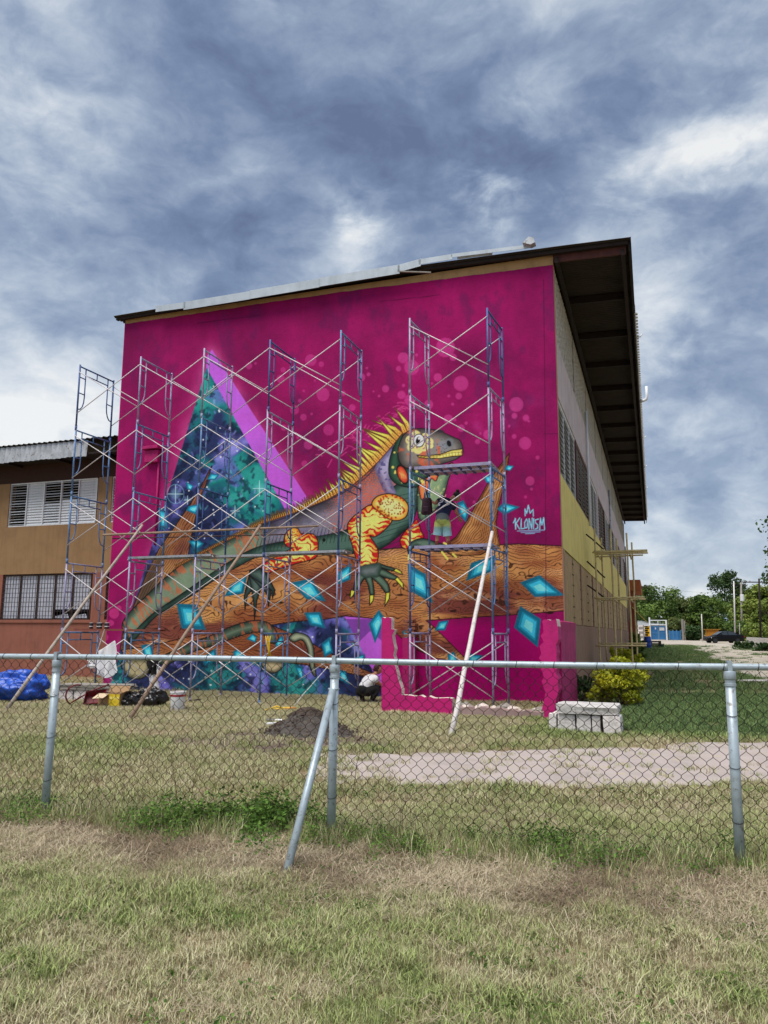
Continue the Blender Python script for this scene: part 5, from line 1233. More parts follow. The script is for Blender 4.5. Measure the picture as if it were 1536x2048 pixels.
# cardboard box
bx = empty('cardboard_box', G(226, 1412), -.25); tag(bx, 'open cardboard box with yellow printed side and loose flaps', 'box')
m_card = mat('cardboard', (166, 132, 96), .85, var=.08, scale=6); m_cardy = mat('yellow_print', (220, 190, 40), .7, var=.1, scale=18, stain=(90, 80, 30))
b = MB()
for (x0, x1, y0, y1) in ((-.27, .27, -.17, -.164), (-.27, .27, .164, .17), (-.27, -.264, -.163, .163), (.264, .27, -.163, .163)): b.box(x0, x1, y0, y1, 0, .28)
b.box(-.263, .263, -.163, .163, 0, .006); b.build('carton', m_card, bx)
MB().box(.0, .262, -.176, -.171, .02, .27).build('printed_side', m_cardy, bx)
m_spot = mat('pale_yellow_print', (238, 220, 120), .7)
for q in range(3): MB().tube([(.05+q*.085, -.178, .19), (.05+q*.085, -.1765, .19)], .032, 14).build('printed_disc', m_spot, bx)
for (a, b_) in (((-.27, -.17, .28), (-.50, -.20, .20)), ): pass
MB().add([(-.26,-.17,.281),(-.0,-.17,.281),(-.02,-.36,.20),(-.30,-.36,.18)], [(0,1,2,3)]).build('flap', mat('pale_cardboard', (206, 184, 152), .85), bx)
MB().add([(.271,-.16,.281),(.271,.16,.281),(.40,.17,.34),(.40,-.15,.34)], [(0,1,2,3)]).build('flap', m_card, bx); MB().add([(-.26,.171,.281),(.26,.171,.281),(.25,.26,.42),(-.25,.26,.42)], [(0,1,2,3)]).build('flap', m_card, bx)
# red wheelbarrow tipped over
m_redp = mat('red_enamel', (112, 22, 34), .45, var=.15, scale=9, stain=(96, 40, 36))
wbw = empty('wheelbarrow', G(185, 1411), .5); tag(wbw, 'dark red wheelbarrow tipped on its side behind the cardboard box', 'wheelbarrow')
t_ = MB(); P0 = [(-.22,-.10,.03),(.24,-.12,.06),(.30,.10,.34),(-.14,.14,.30)]; P1 = [(-.14,.10,.03),(.14,.08,.05),(.18,.20,.20),(-.08,.22,.18)]
t_.add(P0+P1, [(0,1,5,4),(1,2,6,5),(2,3,7,6),(3,0,4,7),(4,5,6,7)]); o = t_.build('tray', m_redp, wbw); md = o.modifiers.new('t', 'SOLIDIFY'); md.thickness = .012
MB().tube([(-.35+.22*math.cos(a), -.05, .24+.22*math.sin(a)) for a in np.linspace(1.2, 4.2, 12)], .016, 8).build('handle_loop', m_redp, wbw, smooth=True); MB().tube([(.34, .1, .44), (.0, .25, .30), (-.42, .2, .06)], .016, 8).build('handle', m_redp, wbw, smooth=True)
MB().tube([(.30+.11*math.cos(a), .22, .14+.11*math.sin(a)) for a in np.linspace(0, 6.283, 18)], .028, 8).build('wheel', m_blackcan, wbw, smooth=True)
# small litter
cn = empty('spray_can', G(546, 1452), .4); tag(cn, 'white spray can with red cap lying by the earth heap', 'spray can')
MB().tube([(-.13, 0, .034), (.08, 0, .034)], .033, 14).build('can', m_white, cn); MB().tube([(.082, 0, .034), (.125, 0, .034)], .026, 12).build('cap', mat('red_cap', (208, 70, 40), .5), cn)
cn = empty('spray_can', G(548, 1445), -.1); tag(cn, 'dark and silver spray can lying behind the white one', 'spray can')
MB().tube([(-.15, 0, .034), (.02, 0, .034)], .033, 14).build('can', m_blackcan, cn); MB().tube([(.022, 0, .034), (.15, 0, .034)], .033, 14).build('silver_band', m_alu, cn)
yt = empty('yellow_rope_coil', G(562, 1421), .2); tag(yt, 'yellow plastic rope coil dropped on the grass', 'rope')
MB().tube([(.2*math.cos(a)*(1+.2*math.sin(3*a)), .13*math.sin(a), .03+.02*math.sin(2*a)) for a in np.linspace(0, 6.2, 26)], .016, 6).build('coil', m_yel, yt, smooth=True); MB().tube([(.05, -.05, .04), (-.1, -.1, .10), (-.25, .02, .03), (-.34, -.06, .02)], .016, 6).build('tail', m_yel, yt, smooth=True); MB().tube([(.1, 0, .03), (.26, .04, .05), (.36, .0, .02)], .022, 6).build('orange_end', mat('orange_plastic', (222, 130, 40), .5), yt, smooth=True)
# heap of earth
def heap(name, label, c, R_, h, m, seed, n=64):
    v = []; f = []; k = 0; rr = np.linspace(0, 1.25, 22)
    for i, q in enumerate(rr):
        for j in range(n):
            a = 2*math.pi*j/n; v.append([q*R_*math.cos(a)*1.15, q*R_*math.sin(a), 0])
    v = np.array(v); d = np.hypot(v[:,0]/1.15, v[:,1])/R_
    z = h*np.exp(-(d*1.55)**2)+(vnoise(v[:,0]+9, v[:,1]+9, .16, seed, 4)-.5)*.10*np.clip(1.25-d, 0, 1)-.03*sstep(.9, 1.25, d); v[:,2] = z
    for i in range(len(rr)-1):
        for j in range(n): f.append((i*n+j, i*n+(j+1) % n, (i+1)*n+(j+1) % n, (i+1)*n+j))
    o = MB(); o.v = v.tolist(); o.f = f; o.m = [0]*len(f); ob = o.build(name, m, smooth=True, fix=False, loc=tuple(c)); return tag(ob, label, 'heap')
hp = heap('earth_heap', 'small heap of dark dug earth on the bare soil', G(612, 1470)+np.array([0, .3, -.01]), .62, .40, mat('dug_earth', (86, 80, 76), .95, var=.3, scale=9, bump=1.0, bscale=30, stain=(110, 100, 88), spec=.1), 17)
r = np.random.default_rng(8)
cl = MB()
for q in range(520):
    a = r.uniform(0, 6.283); d = abs(r.normal(0, .55)); x_ = d*1.3*math.cos(a); y_ = d*math.sin(a); z_ = .40*math.exp(-(d/.62*1.55)**2)
    s = r.uniform(.006, .026); cl.box(x_-s, x_+s, y_-s*.8, y_+s*.8, z_-.01, z_+s*1.1)
o = cl.build('clods', m_soil, hp); o['kind'] = 'stuff'
# stone benches
m_stone = mat('whitewashed_stone', (226, 218, 214), .9, var=.16, scale=7, stain=(140, 128, 120), bump=.7, bscale=22)
m_slab = mat('concrete_slab', (204, 200, 196), .9, var=.16, scale=8, stain=(132, 126, 120), bump=.6, bscale=24)
def stone(x0, x1, y0, y1, z0, z1, m, parent, seed, name='stone_block'):
    bm = bmesh.new(); bmesh.ops.create_cube(bm, size=1); bmesh.ops.subdivide_edges(bm, edges=bm.edges, cuts=3, use_grid_fill=True); r_ = np.random.default_rng(seed)
    for v in bm.verts:
        e = sum(abs(abs(q)-.5) < 1e-4 for q in v.co); v.co = v.co*(1-.018*e); v.co += Vector(r_.normal(0, .016, 3))
        v.co = Vector(((v.co.x+.5)*(x1-x0)+x0, (v.co.y+.5)*(y1-y0)+y0, (v.co.z+.5)*(z1-z0)+z0))
    me = bpy.data.meshes.new(name); bm.to_mesh(me); bm.free(); me.materials.append(m); me.polygons.foreach_set('use_smooth', [True]*len(me.polygons)); me.set_sharp_from_angle(angle=math.radians(38)); o = bpy.data.objects.new(name, me); COL.objects.link(o); o.parent = parent; return o
pa, pb = G(1104, 1464), G(1236, 1470); d = pb-pa; rz = math.atan2(d[1], d[0]); ln = np.linalg.norm(d)
sb = empty('stone_bench', pa, rz); tag(sb, 'low whitewashed bench of stone blocks under a thick slab by the pink pier', 'bench')
for (a, b_) in ((0, .13), (.135, .42), (.43, .66), (.665, .80)): stone(a*ln*1.0-.05, b_*ln-.06, 0, .24, -.02, .30, m_stone, sb, int(a*100))
stone(.82*ln-.03, 1.0*ln+.06, -.08, .40, -.02, .31, m_stone, sb, 77); stone(-.02, .16*ln, .3, .60, -.02, .30, m_stone, sb, 78); stone(.55*ln, .95*ln, .42, .62, -.02, .29, m_stone, sb, 79)
stone(.07*ln, 1.03*ln, -.05, .62, .315, .47, m_slab, sb, 80, 'slab')
pa = G(116, 1400); ob2 = empty('slab_bench', pa, -.1); tag(ob2, 'grey slab on pale blocks half hidden behind the red wheelbarrow', 'bench')
for k, (a, b_) in enumerate(((0, .36), (.38, .72), (.75, 1.1), (1.12, 1.5))): stone(a, b_, 0, .25, -.02, .24, m_stone, ob2, 90+k)
stone(-.1, 1.75, -.04, .55, .25, .37, m_concrete, ob2, 99, 'slab')

# ------------------------------------------------------------------ chain-link fence
m_fpaint = mat('silver_fence_paint', (172, 186, 194), .42, .25, var=.10, scale=10, stain=(120, 116, 112)); m_fwire = mat('rusty_wire', (48, 34, 31), .75, .3, var=.3, scale=30)
def fence_pt(u, d=0.0): return np.array([FENCE_A[0]+_fd[0]*u+_fn[0]*d, FENCE_A[1]+_fd[1]*u+_fn[1]*d, 0.0])
FL = float(np.linalg.norm((FENCE_B-FENCE_A)[:2])); frz = math.atan2(_fd[1], _fd[0]); U_MID = float((G(655, 1690)-FENCE_A)[:2]@_fd); RAILZ = 1.415
fo = empty('chain_link_fence', fence_pt(0), frz); tag(fo, 'chain link fence with silver pipe rail and posts, rusty wire mesh', 'fence')
def fz(u): P = fence_pt(u); return float(gz(P[0], P[1]))
for k, (u, lean) in enumerate(((-2.9, 0), (0, .012), (U_MID, .006), (FL, .004), (FL+2.9, 0))):
    z0_ = fz(u)
    p = MB().tube([(u-lean, 0, z0_-.1), (u+lean, 0, RAILZ-.085)], .035, 16).build('post', m_fpaint, fo, smooth=True)
    MB().lathe([(.036, -.05), (.040, -.048), (.040, -.03), (.0365, -.028), (.0365, -.004), (.041, 0), (.043, .004), (.043, .052), (.040, .058), (.012, .060)], 18, (u+lean, 0, RAILZ-.088)).build('cap', m_fpaint, p, angle=35)
    lp = MB(); lp.box(u+lean-.016, u+lean+.016, -.034, -.0275, RAILZ-.04, RAILZ+.036); lp.box(u+lean-.016, u+lean+.016, .0275, .034, RAILZ-.04, RAILZ+.036); lp.box(u+lean-.016, u+lean+.016, -.034, .034, RAILZ+.0365, RAILZ+.043); lp.build('rail_loop', m_fpaint, p)
    for zz in (.35, .72, 1.08): MB().tube([(u+lean*(zz/.7-1)+.038*math.cos(a), .038*math.sin(a), zz+.012*math.sin(a)) for a in np.linspace(0, 6.283, 16)], .0022, 5).build('tie_wire', m_fwire, p)
rail = MB().tube([(x_, 0, RAILZ+.006*math.sin(x_*1.1)) for x_ in np.linspace(-4.6, FL+4.2, 40)], .0245, 14).build('top_rail', m_fpaint, fo, smooth=True)
for k, u in enumerate(np.arange(-4.3, FL+4, .29)):
    u += random.uniform(-.06, .06); MB().tube([(u+.028*math.sin(a)*.2, .0265*math.cos(a), RAILZ+.006*math.sin(u*1.1)+.0265*math.sin(a)) for a in np.linspace(0, 6.283, 12)]+[(u+.01, -.01, RAILZ-.06)], .0022, 5).build('rail_tie', m_fwire, rail)
q0 = G(566, 1757); q1 = np.array([*fence_pt(U_MID, -.03)[:2], 1.18]); 
def tofence(P): d_ = np.asarray(P)-fence_pt(0); return (float(d_[:2]@_fd), float(d_[:2]@_fn), float(P[2]))
br = MB().tube([tofence(q0-np.array([0, 0, .06])), tofence(q1)], .029, 14).build('brace', m_fpaint, fo, smooth=True)
MB().tube([(tofence(q1)[0]+.04*math.cos(a), .04*math.sin(a), 1.19) for a in np.linspace(0, 6.283, 16)], .008, 6).build('brace_clamp', m_fpaint, br, smooth=True)
DW, DH = .089, .101; nz_ = 26; zb0 = .05
def strand():
    pts = []
    for j in range(nz_+1):
        x_ = 0 if j % 2 == 0 else DW/2; z_ = RAILZ-.03-j*DH/2
        s = 1 if j % 2 else -1
        pts += [(x_-s*.004, .003*s, z_+.012), (x_, 0*s-.003*s, z_), (x_-s*.004, .003*s, z_-.012)] if 0 < j < nz_ else [(x_, 0, z_)]
    return MB().tube(pts, .0020, 4, cap=False)
s0 = strand().build('wire', m_fwire, fo, smooth=True, fix=False); ns = 290; u0 = -2.95
for k in range(ns):
    o = s0 if k == 0 else dupobj(s0, fo)
    if k % 2: o.scale = (-1, 1, 1); o.location = (u0+k*DW/2+DW/2, .034, 0)
    else: o.location = (u0+k*DW/2, .034, 0)
# dry stems standing along the fence
m_stem = mat('dry_stem', (96, 74, 56), .9, var=.2)
ds = MB(); r = np.random.default_rng(12)
for (px, py, h) in ((352, 1610, .62), (375, 1616, .50), (700, 1600, .68), (690, 1615, .4), (1152, 1620, .3), (1030, 1700, .42), (800, 1660, .3), (1400, 1690, .4)):
    g_ = G(px, py); a = r.uniform(-.12, .12, 2); pts = [(g_[0]+a[0]*t*h*2.2+.012*math.sin(t*9), g_[1]+a[1]*t*h, g_[2]+t*h) for t in np.linspace(0, 1, 7)]; ds.tube(pts, [.004-.0025*t for t in np.linspace(0, 1, 7)], 5)
    for q in range(5):
        t = r.uniform(.4, .95); b0 = Vector(pts[int(t*6)]); ds.tube([b0, b0+Vector((r.normal(0, .05), r.normal(0, .04), r.uniform(.02, .08)))], .0016, 4)
o = ds.build('dry_stems', m_stem); tag(o, 'thin dry brown weed stems standing behind the wire mesh', None, None, 'stuff')
# ------------------------------------------------------------------ plants
def leaf_mesh(name, m, centres, per, rad, ls, seed, flat=.6):
    r = np.random.default_rng(seed); nc = len(centres); n = nc*per
    c = np.repeat(np.asarray(centres, float), per, 0); rd = np.repeat(np.asarray(rad, float) if hasattr(rad, '__len__') else np.full(nc, rad), per)
    d = r.normal(0, 1, (n, 3)); d /= np.linalg.norm(d, axis=1)[:, None]; rr = rd*r.uniform(.35, 1.05, n)**.6
    p = c+d*rr[:, None]*np.array([1, 1, .8])
    nr = d*.8+r.normal(0, .6, (n, 3))+np.array([0, 0, .5]); nr /= np.linalg.norm(nr, axis=1)[:, None]
    t = np.cross(nr, r.normal(0, 1, (n, 3))); t /= np.linalg.norm(t, axis=1)[:, None]; u = np.cross(nr, t); l = ls*r.uniform(.6, 1.35, n)[:, None]
    v = np.stack([p-t*l*.5, p+u*l*flat*.5, p+t*l*.55-nr*l*.12, p-u*l*flat*.5], 1).reshape(-1, 3)
    f = np.arange(n*4).reshape(n, 4); me = bpy.data.meshes.new(name); me.from_pydata(v.tolist(), [], f.tolist()); me.materials.append(m)
    a = me.attributes.new('shade', 'FLOAT', 'FACE'); tone = np.repeat(r.uniform(0, 1, nc), per); a.data.foreach_set('value', np.clip(.55*tone+.45*r.random(n), 0, 1)); return me
m_bark = mat('bark', (96, 80, 66), .9, var=.2, scale=6, bump=.5)
def bush(name, label, c, w, d, h, m, ls, n, per, seed, rz=0, cat='shrub'):
    r = np.random.default_rng(seed); rt = empty(name, c, rz); tag(rt, label, cat); cs = []
    st = MB()
    for q in range(n):
        a = r.uniform(0, 6.283); e = r.uniform(.1, 1)**.5; z_ = h*r.uniform(.12, 1.0)*(.75+.45*math.sin(a*2+seed)**2); k = math.sqrt(max(.08, 1-((z_/h-.3)/.8)**2))*r.uniform(.75, 1.15); cs.append((w/2*e*k*math.cos(a), d/2*e*k*math.sin(a), z_))
    for q in cs[:14]: st.tube([(q[0]*.1, q[1]*.1, 0), (q[0]*.5, q[1]*.5, q[2]*.55), q], [.012, .008, .004], 5)
    for q in range(16):
        a = r.uniform(0, 6.283); t_ = (w/2*1.05*math.cos(a)*r.uniform(.3, 1), d/2*1.05*math.sin(a)*r.uniform(.3, 1), h*r.uniform(.75, 1.22)); st.tube([(t_[0]*.2, t_[1]*.2, h*.2), t_], [.006, .003], 4)
        for s_ in (.7, .8, .9, 1.0): cs.append((t_[0]*(.2+.8*s_), t_[1]*(.2+.8*s_), h*.2+(t_[2]-h*.2)*s_))
    n = len(cs)
    st.build('stems', m_bark, rt); o = bpy.data.objects.new('foliage', leaf_mesh('foliage', m, cs, per, np.r_[r.uniform(.06, .15, n-64), r.uniform(.02, .05, 64)]*max(w, .6), ls, seed)); COL.objects.link(o); o.parent = rt; return rt
m_yleaf = leafmat('golden_leaf', (104, 122, 20), (214, 210, 52), .3); m_gleaf = leafmat('green_leaf', (48, 76, 32), (122, 148, 68), .3); m_dleaf = leafmat('dark_leaf', (34, 58, 30), (84, 112, 58), .25)
m_lleaf = leafmat('light_leaf', (72, 100, 38), (160, 174, 84), .3); m_oleaf = leafmat('olive_leaf', (64, 84, 42), (134, 144, 82), .3)
bush('golden_shrub', 'bright yellow green shrub growing beside the side wall', G(1243, 1412), 1.25, 1.0, .88, m_yleaf, .065, 70, 110, 1)
bush('golden_shrub', 'smaller yellow green shrub behind the bright one near the bamboo poles', G(1262, 1368)+np.array([0, .4, 0]), 1.2, .9, .95, m_yleaf, .08, 40, 90, 2)
bush('dark_shrub', 'low dark green shrub at the foot of the brown side wall', G(1163, 1408), .62, .5, .55, m_dleaf, .05, 30, 90, 3)
bush('green_shrub', 'rounded green shrub in front of the blue barrel', G(1274, 1318), 1.0, .9, .95, m_gleaf, .12, 46, 80, 4)
bush('green_shrub', 'clipped green shrub against the red block by the blue barrel', G(1272, 1304), .9, .9, 1.25, m_lleaf, .14, 40, 80, 5)
def tree(name, label, px, top, width, dist, m, ls, seed, n=62, per=130, low=.18, group=None, squash=1.0):
    r = np.random.default_rng(seed); b = Pd(px, 1280, dist); b[2] = float(gz(b[0], b[1])); t = Pd(px, top, dist); H = t[2]-b[2]; Wd = width/FPX*dist
    rt = empty(name, b); tag(rt, label, 'tree', group); cs = []; rad = []
    for q in range(n):
        a = r.uniform(0, 6.283); z_ = r.uniform(low, .93); k = math.sqrt(max(.08, 1-((z_-.52)/.52)**2)); e = r.uniform(.25, 1)**.6*r.uniform(.8, 1.12)
        cs.append((Wd/2*.82*k*e*math.cos(a), Wd/2*.82*k*e*math.sin(a)*squash, z_*H)); rad.append(r.uniform(.09, .19)*Wd)
    tk = MB(); tk.tube([(0, 0, -.1), (.05*Wd*.2, 0, H*.25), (-.03*Wd, 0, H*.55)], [.03*Wd, .024*Wd, .012*Wd], 8)
    for q in cs[::5]: tk.tube([(0, 0, H*.25), (q[0]*.5, q[1]*.5, (q[2]+H*.3)/2+.05*H), q], [.014*Wd, .009*Wd, .003*Wd], 5)
    tk.build('trunk', m_bark, rt, smooth=True); o = bpy.data.objects.new('crown', leaf_mesh('crown', m, cs, per, rad, ls, seed)); COL.objects.link(o); o.parent = rt; return rt
TR = [('leafy_tree', 'broad bright green tree behind the blue gate', 1312, 1172, 118, 121, m_gleaf, 101), ('leafy_tree', 'olive green tree between the gate and the parked car', 1378, 1196, 92, 128, m_oleaf, 102),
      ('leafy_tree', 'dense dark green tree right behind the parked car', 1424, 1190, 96, 124, m_gleaf, 103), ('tall_tree', 'tall dark domed tree rising above all the others', 1466, 1134, 92, 152, m_dleaf, 104),
      ('leafy_tree', 'light green tree behind the concrete pole', 1496, 1196, 80, 118, m_lleaf, 105), ('leafy_tree', 'yellow green tree at the far end of the low wall', 1530, 1168, 74, 98, m_lleaf, 106),
      ('leafy_tree', 'grey green tree standing farthest back beyond the gate', 1350, 1200, 80, 150, m_oleaf, 107), ('leafy_tree', 'dark tree filling the gap beside the rust red block', 1280, 1190, 60, 132, m_dleaf, 108),
      ('round_bush', 'rounded brownish bush beside the blue gate', 1350, 1236, 44, 114, m_oleaf, 109), ('round_bush', 'dark bush by the leaning post left of the car', 1386, 1252, 44, 110, m_dleaf, 110), ('round_bush', 'light green bush above the low concrete wall', 1512, 1250, 60, 96, m_lleaf, 111), ('round_bush', 'green bush behind the rear of the parked car', 1478, 1244, 56, 106, m_gleaf, 112), ('leafy_tree', 'shaggy olive tree beyond the low wall', 1556, 1180, 80, 106, m_oleaf, 113)]
for (nm, lb, px, top, wd, ds_, m_, sd) in TR: tree(nm, lb, px, top, wd, ds_, m_, .42 if wd > 60 else .28, sd, low=.04 if wd < 62 else .10)
tree('overhanging_tree', 'tall tree whose thin leafy branches reach in from the right edge', 1596, 985, 150, 42, m_dleaf, .20, 120, n=60, per=40, low=.30)
hl = MB(); r = np.random.default_rng(3); xs = np.linspace(-900, 1900, 60); hz_ = [60+38*math.sin(x_*.0042+1.0)+22*math.sin(x_*.011)+10*r.random() for x_ in xs]
hl.v = [(x_, 2300, -5) for x_ in xs]+[(x_, 2380, h*.86) for x_, h in zip(xs, hz_)]+[(x_, 2700, h) for x_, h in zip(xs, hz_)]; k = 60
hl.f = [(i, i+1, k+i+1, k+i) for i in range(k-1)]+[(k+i, k+i+1, 2*k+i+1, 2*k+i) for i in range(k-1)]; hl.m = [0]*len(hl.f)
tag(hl.build('hills', mat('hazy_hill', (126, 146, 166), .95, var=.08, scale=.01), smooth=True, fix=False, loc=(0, 0, 0)), 'low blue hills on the horizon', None, None, 'structure')

# ------------------------------------------------------------------ bamboo scaffold on the side wall
bmb = GB(1177, 1370); yb1 = bmb[1]; m_bam = mat('bamboo', (206, 186, 136), .6, var=.2, scale=6, stain=(120, 100, 70))
bs = rootB('bamboo_scaffold', .2, yb1); tag(bs, 'light scaffold of lashed bamboo poles against the side wall', 'scaffold')
def bam(name, a, b, r0=.030, m=None):
    n = 8; pts = [Vector(a).lerp(Vector(b), k/(n-1))+Vector((random.uniform(-.012, .012), random.uniform(-.012, .012), 0)) for k in range(n)]
    MB().tube(pts, r0, 7).build(name, m or m_bam, bs, smooth=True)
x1 = max(bmb[0]-.2, .15)
for y_, sc_ in ((0, 1.0), (1.5, .97)):
    for q, h in ((0, 5.1), (.5, 5.05), (1.0, 4.9)): bam('bamboo_post', (x1+q+.08*y_, y_, -.1), (x1+q-.03+.08*y_, y_, h*sc_))
    for z_ in (1.25 if y_ == 0 else 1.3, 2.78, 4.28): bam('bamboo_ledger', (x1-.12, y_-.05, z_), (x1+1.45, y_-.05, z_+.02), .028)
for q in (0, .5, 1.0):
    for z_ in (2.70, 4.20): bam('bamboo_transom', (x1+q+.05, -.25, z_), (x1+q+.05, 1.75, z_), .026)
for q in range(3): bam('board', (x1-.1, .2+q*.5, 4.34), (x1+1.6, .2+q*.5, 4.34), .026)
for (z_, zz) in ((4.9, 4.45), (4.0, 3.5), (3.2, 2.8)): bam('timber_strut', (-.15, .0, z_), (x1+.2, .6, zz), .025, m_darkwood)

# ------------------------------------------------------------------ far yard
bl = empty('blue_barrel', G(1296, 1297)); tag(bl, 'tall blue plastic barrel on the far lawn', 'barrel')
m_bl = mat('blue_barrel_plastic', (26, 62, 150), .4, var=.1)
MB().lathe([(.25, 0), (.29, .04), (.30, .3), (.31, .32), (.30, .34), (.30, .66), (.31, .68), (.30, .70), (.28, .98), (.24, 1.02)], 22).build('drum', m_bl, bl, angle=40); MB().lathe([(.245, 1.021), (.25, 1.05), (.05, 1.06)], 22).build('lid', mat('dark_blue_plastic', (20, 40, 110), .4), bl)
cr = empty('dark_crate', G(1311, 1295)); tag(cr, 'dark wooden crate standing beside the blue barrel', 'crate')
for z_ in (.06, .26, .46): MB().box(-.42, .42, -.3, .3, z_, z_+.14).build('slat_row', m_darkwood, cr)
for sx in (-.44, .40): MB().box(sx, sx+.04, -.32, .32, 0, .62).build('side', m_darkwood, cr)
tb = empty('green_tub', G(1323, 1296)); tag(tb, 'small dark green tub on the far lawn', 'tub'); MB().lathe([(.2, 0), (.26, .32), (.28, .33), (.28, .36), (.22, .34)], 16).build('tub', mat('green_plastic', (26, 70, 44), .5), tb); MB().tube([(.27, 0, .34), (.2, 0, .42), (-.2, 0, .42), (-.27, 0, .34)], .012, 6).build('handle', m_steel, tb)
GD = 110.0
def P2(px, py, d=GD): q = Pd(px, py, d); return q
g0 = P2(1300, 1279); gzv = float(gz(g0[0], g0[1]))
def gx(px): return float(Pd(px, 1270, GD)[0])-g0[0]
def gzz(py): return float(Pd(1330, py, GD)[2])-gzv
m_gate = mat('blue_gate_paint', (52, 116, 172), .55, var=.1, scale=2); m_gate2 = mat('pale_blue_paint', (84, 140, 186), .55, var=.1)
gt = empty('blue_gate', (g0[0], GD, gzv)); tag(gt, 'pair of blue sheet metal gates with a white notice', 'gate')
top = gzz(1252)
for (a, b_) in ((1301.5, 1316.5), (1317.5, 1333)):
    l = MB().box(gx(a), gx(b_), -.03, .03, .12, top).build('gate_leaf', m_gate, gt)
    for z_ in (.14, top*.5, top-.12): MB().box(gx(a), gx(b_), -.07, -.032, z_, z_+.09).build('rail', m_gate2, l)
    for x_ in (gx(a), gx(b_)-.09): MB().box(x_, x_+.09, -.075, -.034, .13, top-.01).build('stile', m_gate2, l)
MB().box(gx(1319), gx(1329), -.09, -.076, gzz(1261), gzz(1255)).build('notice', m_white, gt); MB().box(gx(1310), gx(1312.5), -.09, -.076, gzz(1259), gzz(1255)).build('small_notice', m_white, gt)
fr = empty('gate_frame', (g0[0], GD-.4, gzv)); tag(fr, 'white pipe frame and posts standing over the blue gate', 'gate frame')
for px, t_ in ((1298.5, 1235), (1331.5, 1240)): MB().tube([(gx(px), 0, 0), (gx(px), 0, gzz(t_))], .11, 10).build('post', m_white, fr)
for py in (1241, 1250): MB().tube([(gx(1298.5), 0, gzz(py)), (gx(1331.5), 0, gzz(py))], .06, 8).build('pipe', m_white, fr)
MB().tube([(gx(1315), 0, gzz(1250)), (gx(1315), 0, gzz(1241))], .05, 8).build('pipe', m_white, fr)
sd_ = empty('blue_fence', (g0[0]+gx(1341), GD+.5, gzv)); tag(sd_, 'low pale blue panel fence between the gate and the stone posts', 'fence'); w_ = gx(1364)-gx(1341)
for q in range(3): MB().box(q*w_/3+.03, (q+1)*w_/3-.03, -.03, .03, .1, gzz(1262)).build('panel', m_gate, sd_)
for q in range(4): MB().box(q*w_/3-.05, q*w_/3+.05, -.06, .06, 0, gzz(1260)).build('post', m_gate2, sd_)
yp_ = empty('yellow_pillar', (g0[0]+gx(1293), GD-.2, gzv)); tag(yp_, 'bright yellow gate pillar beside the blue gate', 'pillar'); MB().box(-.36, .36, -.3, .3, 0, gzz(1252)).build('shaft', mat('bright_yellow_paint', (226, 174, 40), .7, var=.06), yp_); MB().box(-.42, .42, -.36, .36, gzz(1252)+.002, gzz(1250)).build('coping', m_white, yp_)
sw = empty('stone_wall', (g0[0]+gx(1277), GD-.3, gzv)); tag(sw, 'grey stone boundary wall left of the yellow pillar', 'wall')
for q in range(7):
    off = .25 if q % 2 else 0
    for k in range(3): MB().box(-.9+k*.72+off*.6, -.9+k*.72+.69+off*.6, -.2, .2, q*.31, q*.31+.29).build('stone', m_stone if (q+k) % 2 else m_concrete, sw, bevel=.02)
ps = empty('stone_post', (g0[0]+gx(1366.5), GD-.2, gzv)); tag(ps, 'pair of pale concrete gate posts beside the blue panels', 'post')
for px in (1364.8, 1368.4): MB().box(gx(px)-gx(1366.5)-.1, gx(px)-gx(1366.5)+.1, -.12, .12, 0, gzz(1238 if px < 1366 else 1241)).build('shaft', m_concrete, ps)
tin = empty('tin_roof_shed', (g0[0]+gx(1284), GD+6, gzv)); tag(tin, 'low shed with a pale tin roof behind the gate', 'shed'); MB().box(-1.4, 5.5, 0, 3, 0, 2.2).build('wall', m_concrete, tin); MB().add([(-1.7,-.3,2.25),(5.8,-.3,2.25),(5.8,3.3,2.9),(-1.7,3.3,2.9),(-1.7,-.3,2.2),(5.8,-.3,2.2),(5.8,3.3,2.85),(-1.7,3.3,2.85)], [(0,1,2,3),(7,6,5,4),(0,4,5,1)]).build('roof', m_zinc, tin)
os_ = empty('orange_hut', Pd(1426, 1268, 112)); os_.location.z = float(gz(os_.location.x, 112)); tag(os_, 'faded orange hut under the trees behind the car', 'hut'); MB().box(-.7, .8, -.1, 1, 0, 1.5).build('wall', mat('orange_board', (196, 130, 40), .8, var=.1), os_); MB().box(-.9, 1.0, -.3, 1.1, 1.51, 1.62).build('roof', mat('faded_orange', (170, 120, 50), .8), os_)
def upost(name, label, px, top, d, r_, m, lean=0, cat='pole', arm=None):
    b = Pd(px, 1275, d); b[2] = float(gz(b[0], b[1])); t = Pd(px+lean, top, d); rt = empty(name, b); tag(rt, label, cat)
    MB().tube([(0, 0, -.1), (t[0]-b[0], 0, t[2]-b[2])], [r_, r_*.75], 9).build('shaft', m, rt, smooth=True); h = t[2]-b[2]
    if arm: 
        for z_, w_ in arm: MB().box(-w_, w_, -.06, .06, h-z_, h-z_+.12).build('crossarm', m_darkwood, rt)
        for z_, w_ in arm:
            for x_ in (-w_*.9, -w_*.5, w_*.5, w_*.9): MB().lathe([(.05, 0), (.06, .08), (.03, .14)], 8, (x_, 0, h-z_+.121)).build('insulator', m_concrete, rt)
    return rt, h
upost('slim_pole', 'slim pale metal pole standing behind the parked car', 1470, 1162, 96, .10, m_galv, -2.5)
rt, h = upost('concrete_pole', 'grey concrete power pole carrying a white transformer', 1484, 1165, 108, .16, m_concrete, -2, arm=((.4, 1.0),)); MB().lathe([(.25, 0), (.28, .05), (.28, .85), (.2, .92)], 14, (.34, -.1, h-2.6)).build('transformer', m_white, rt); MB().box(.1, .3, -.14, .0, h-2.4, h-2.3).build('bracket', m_steel, rt)
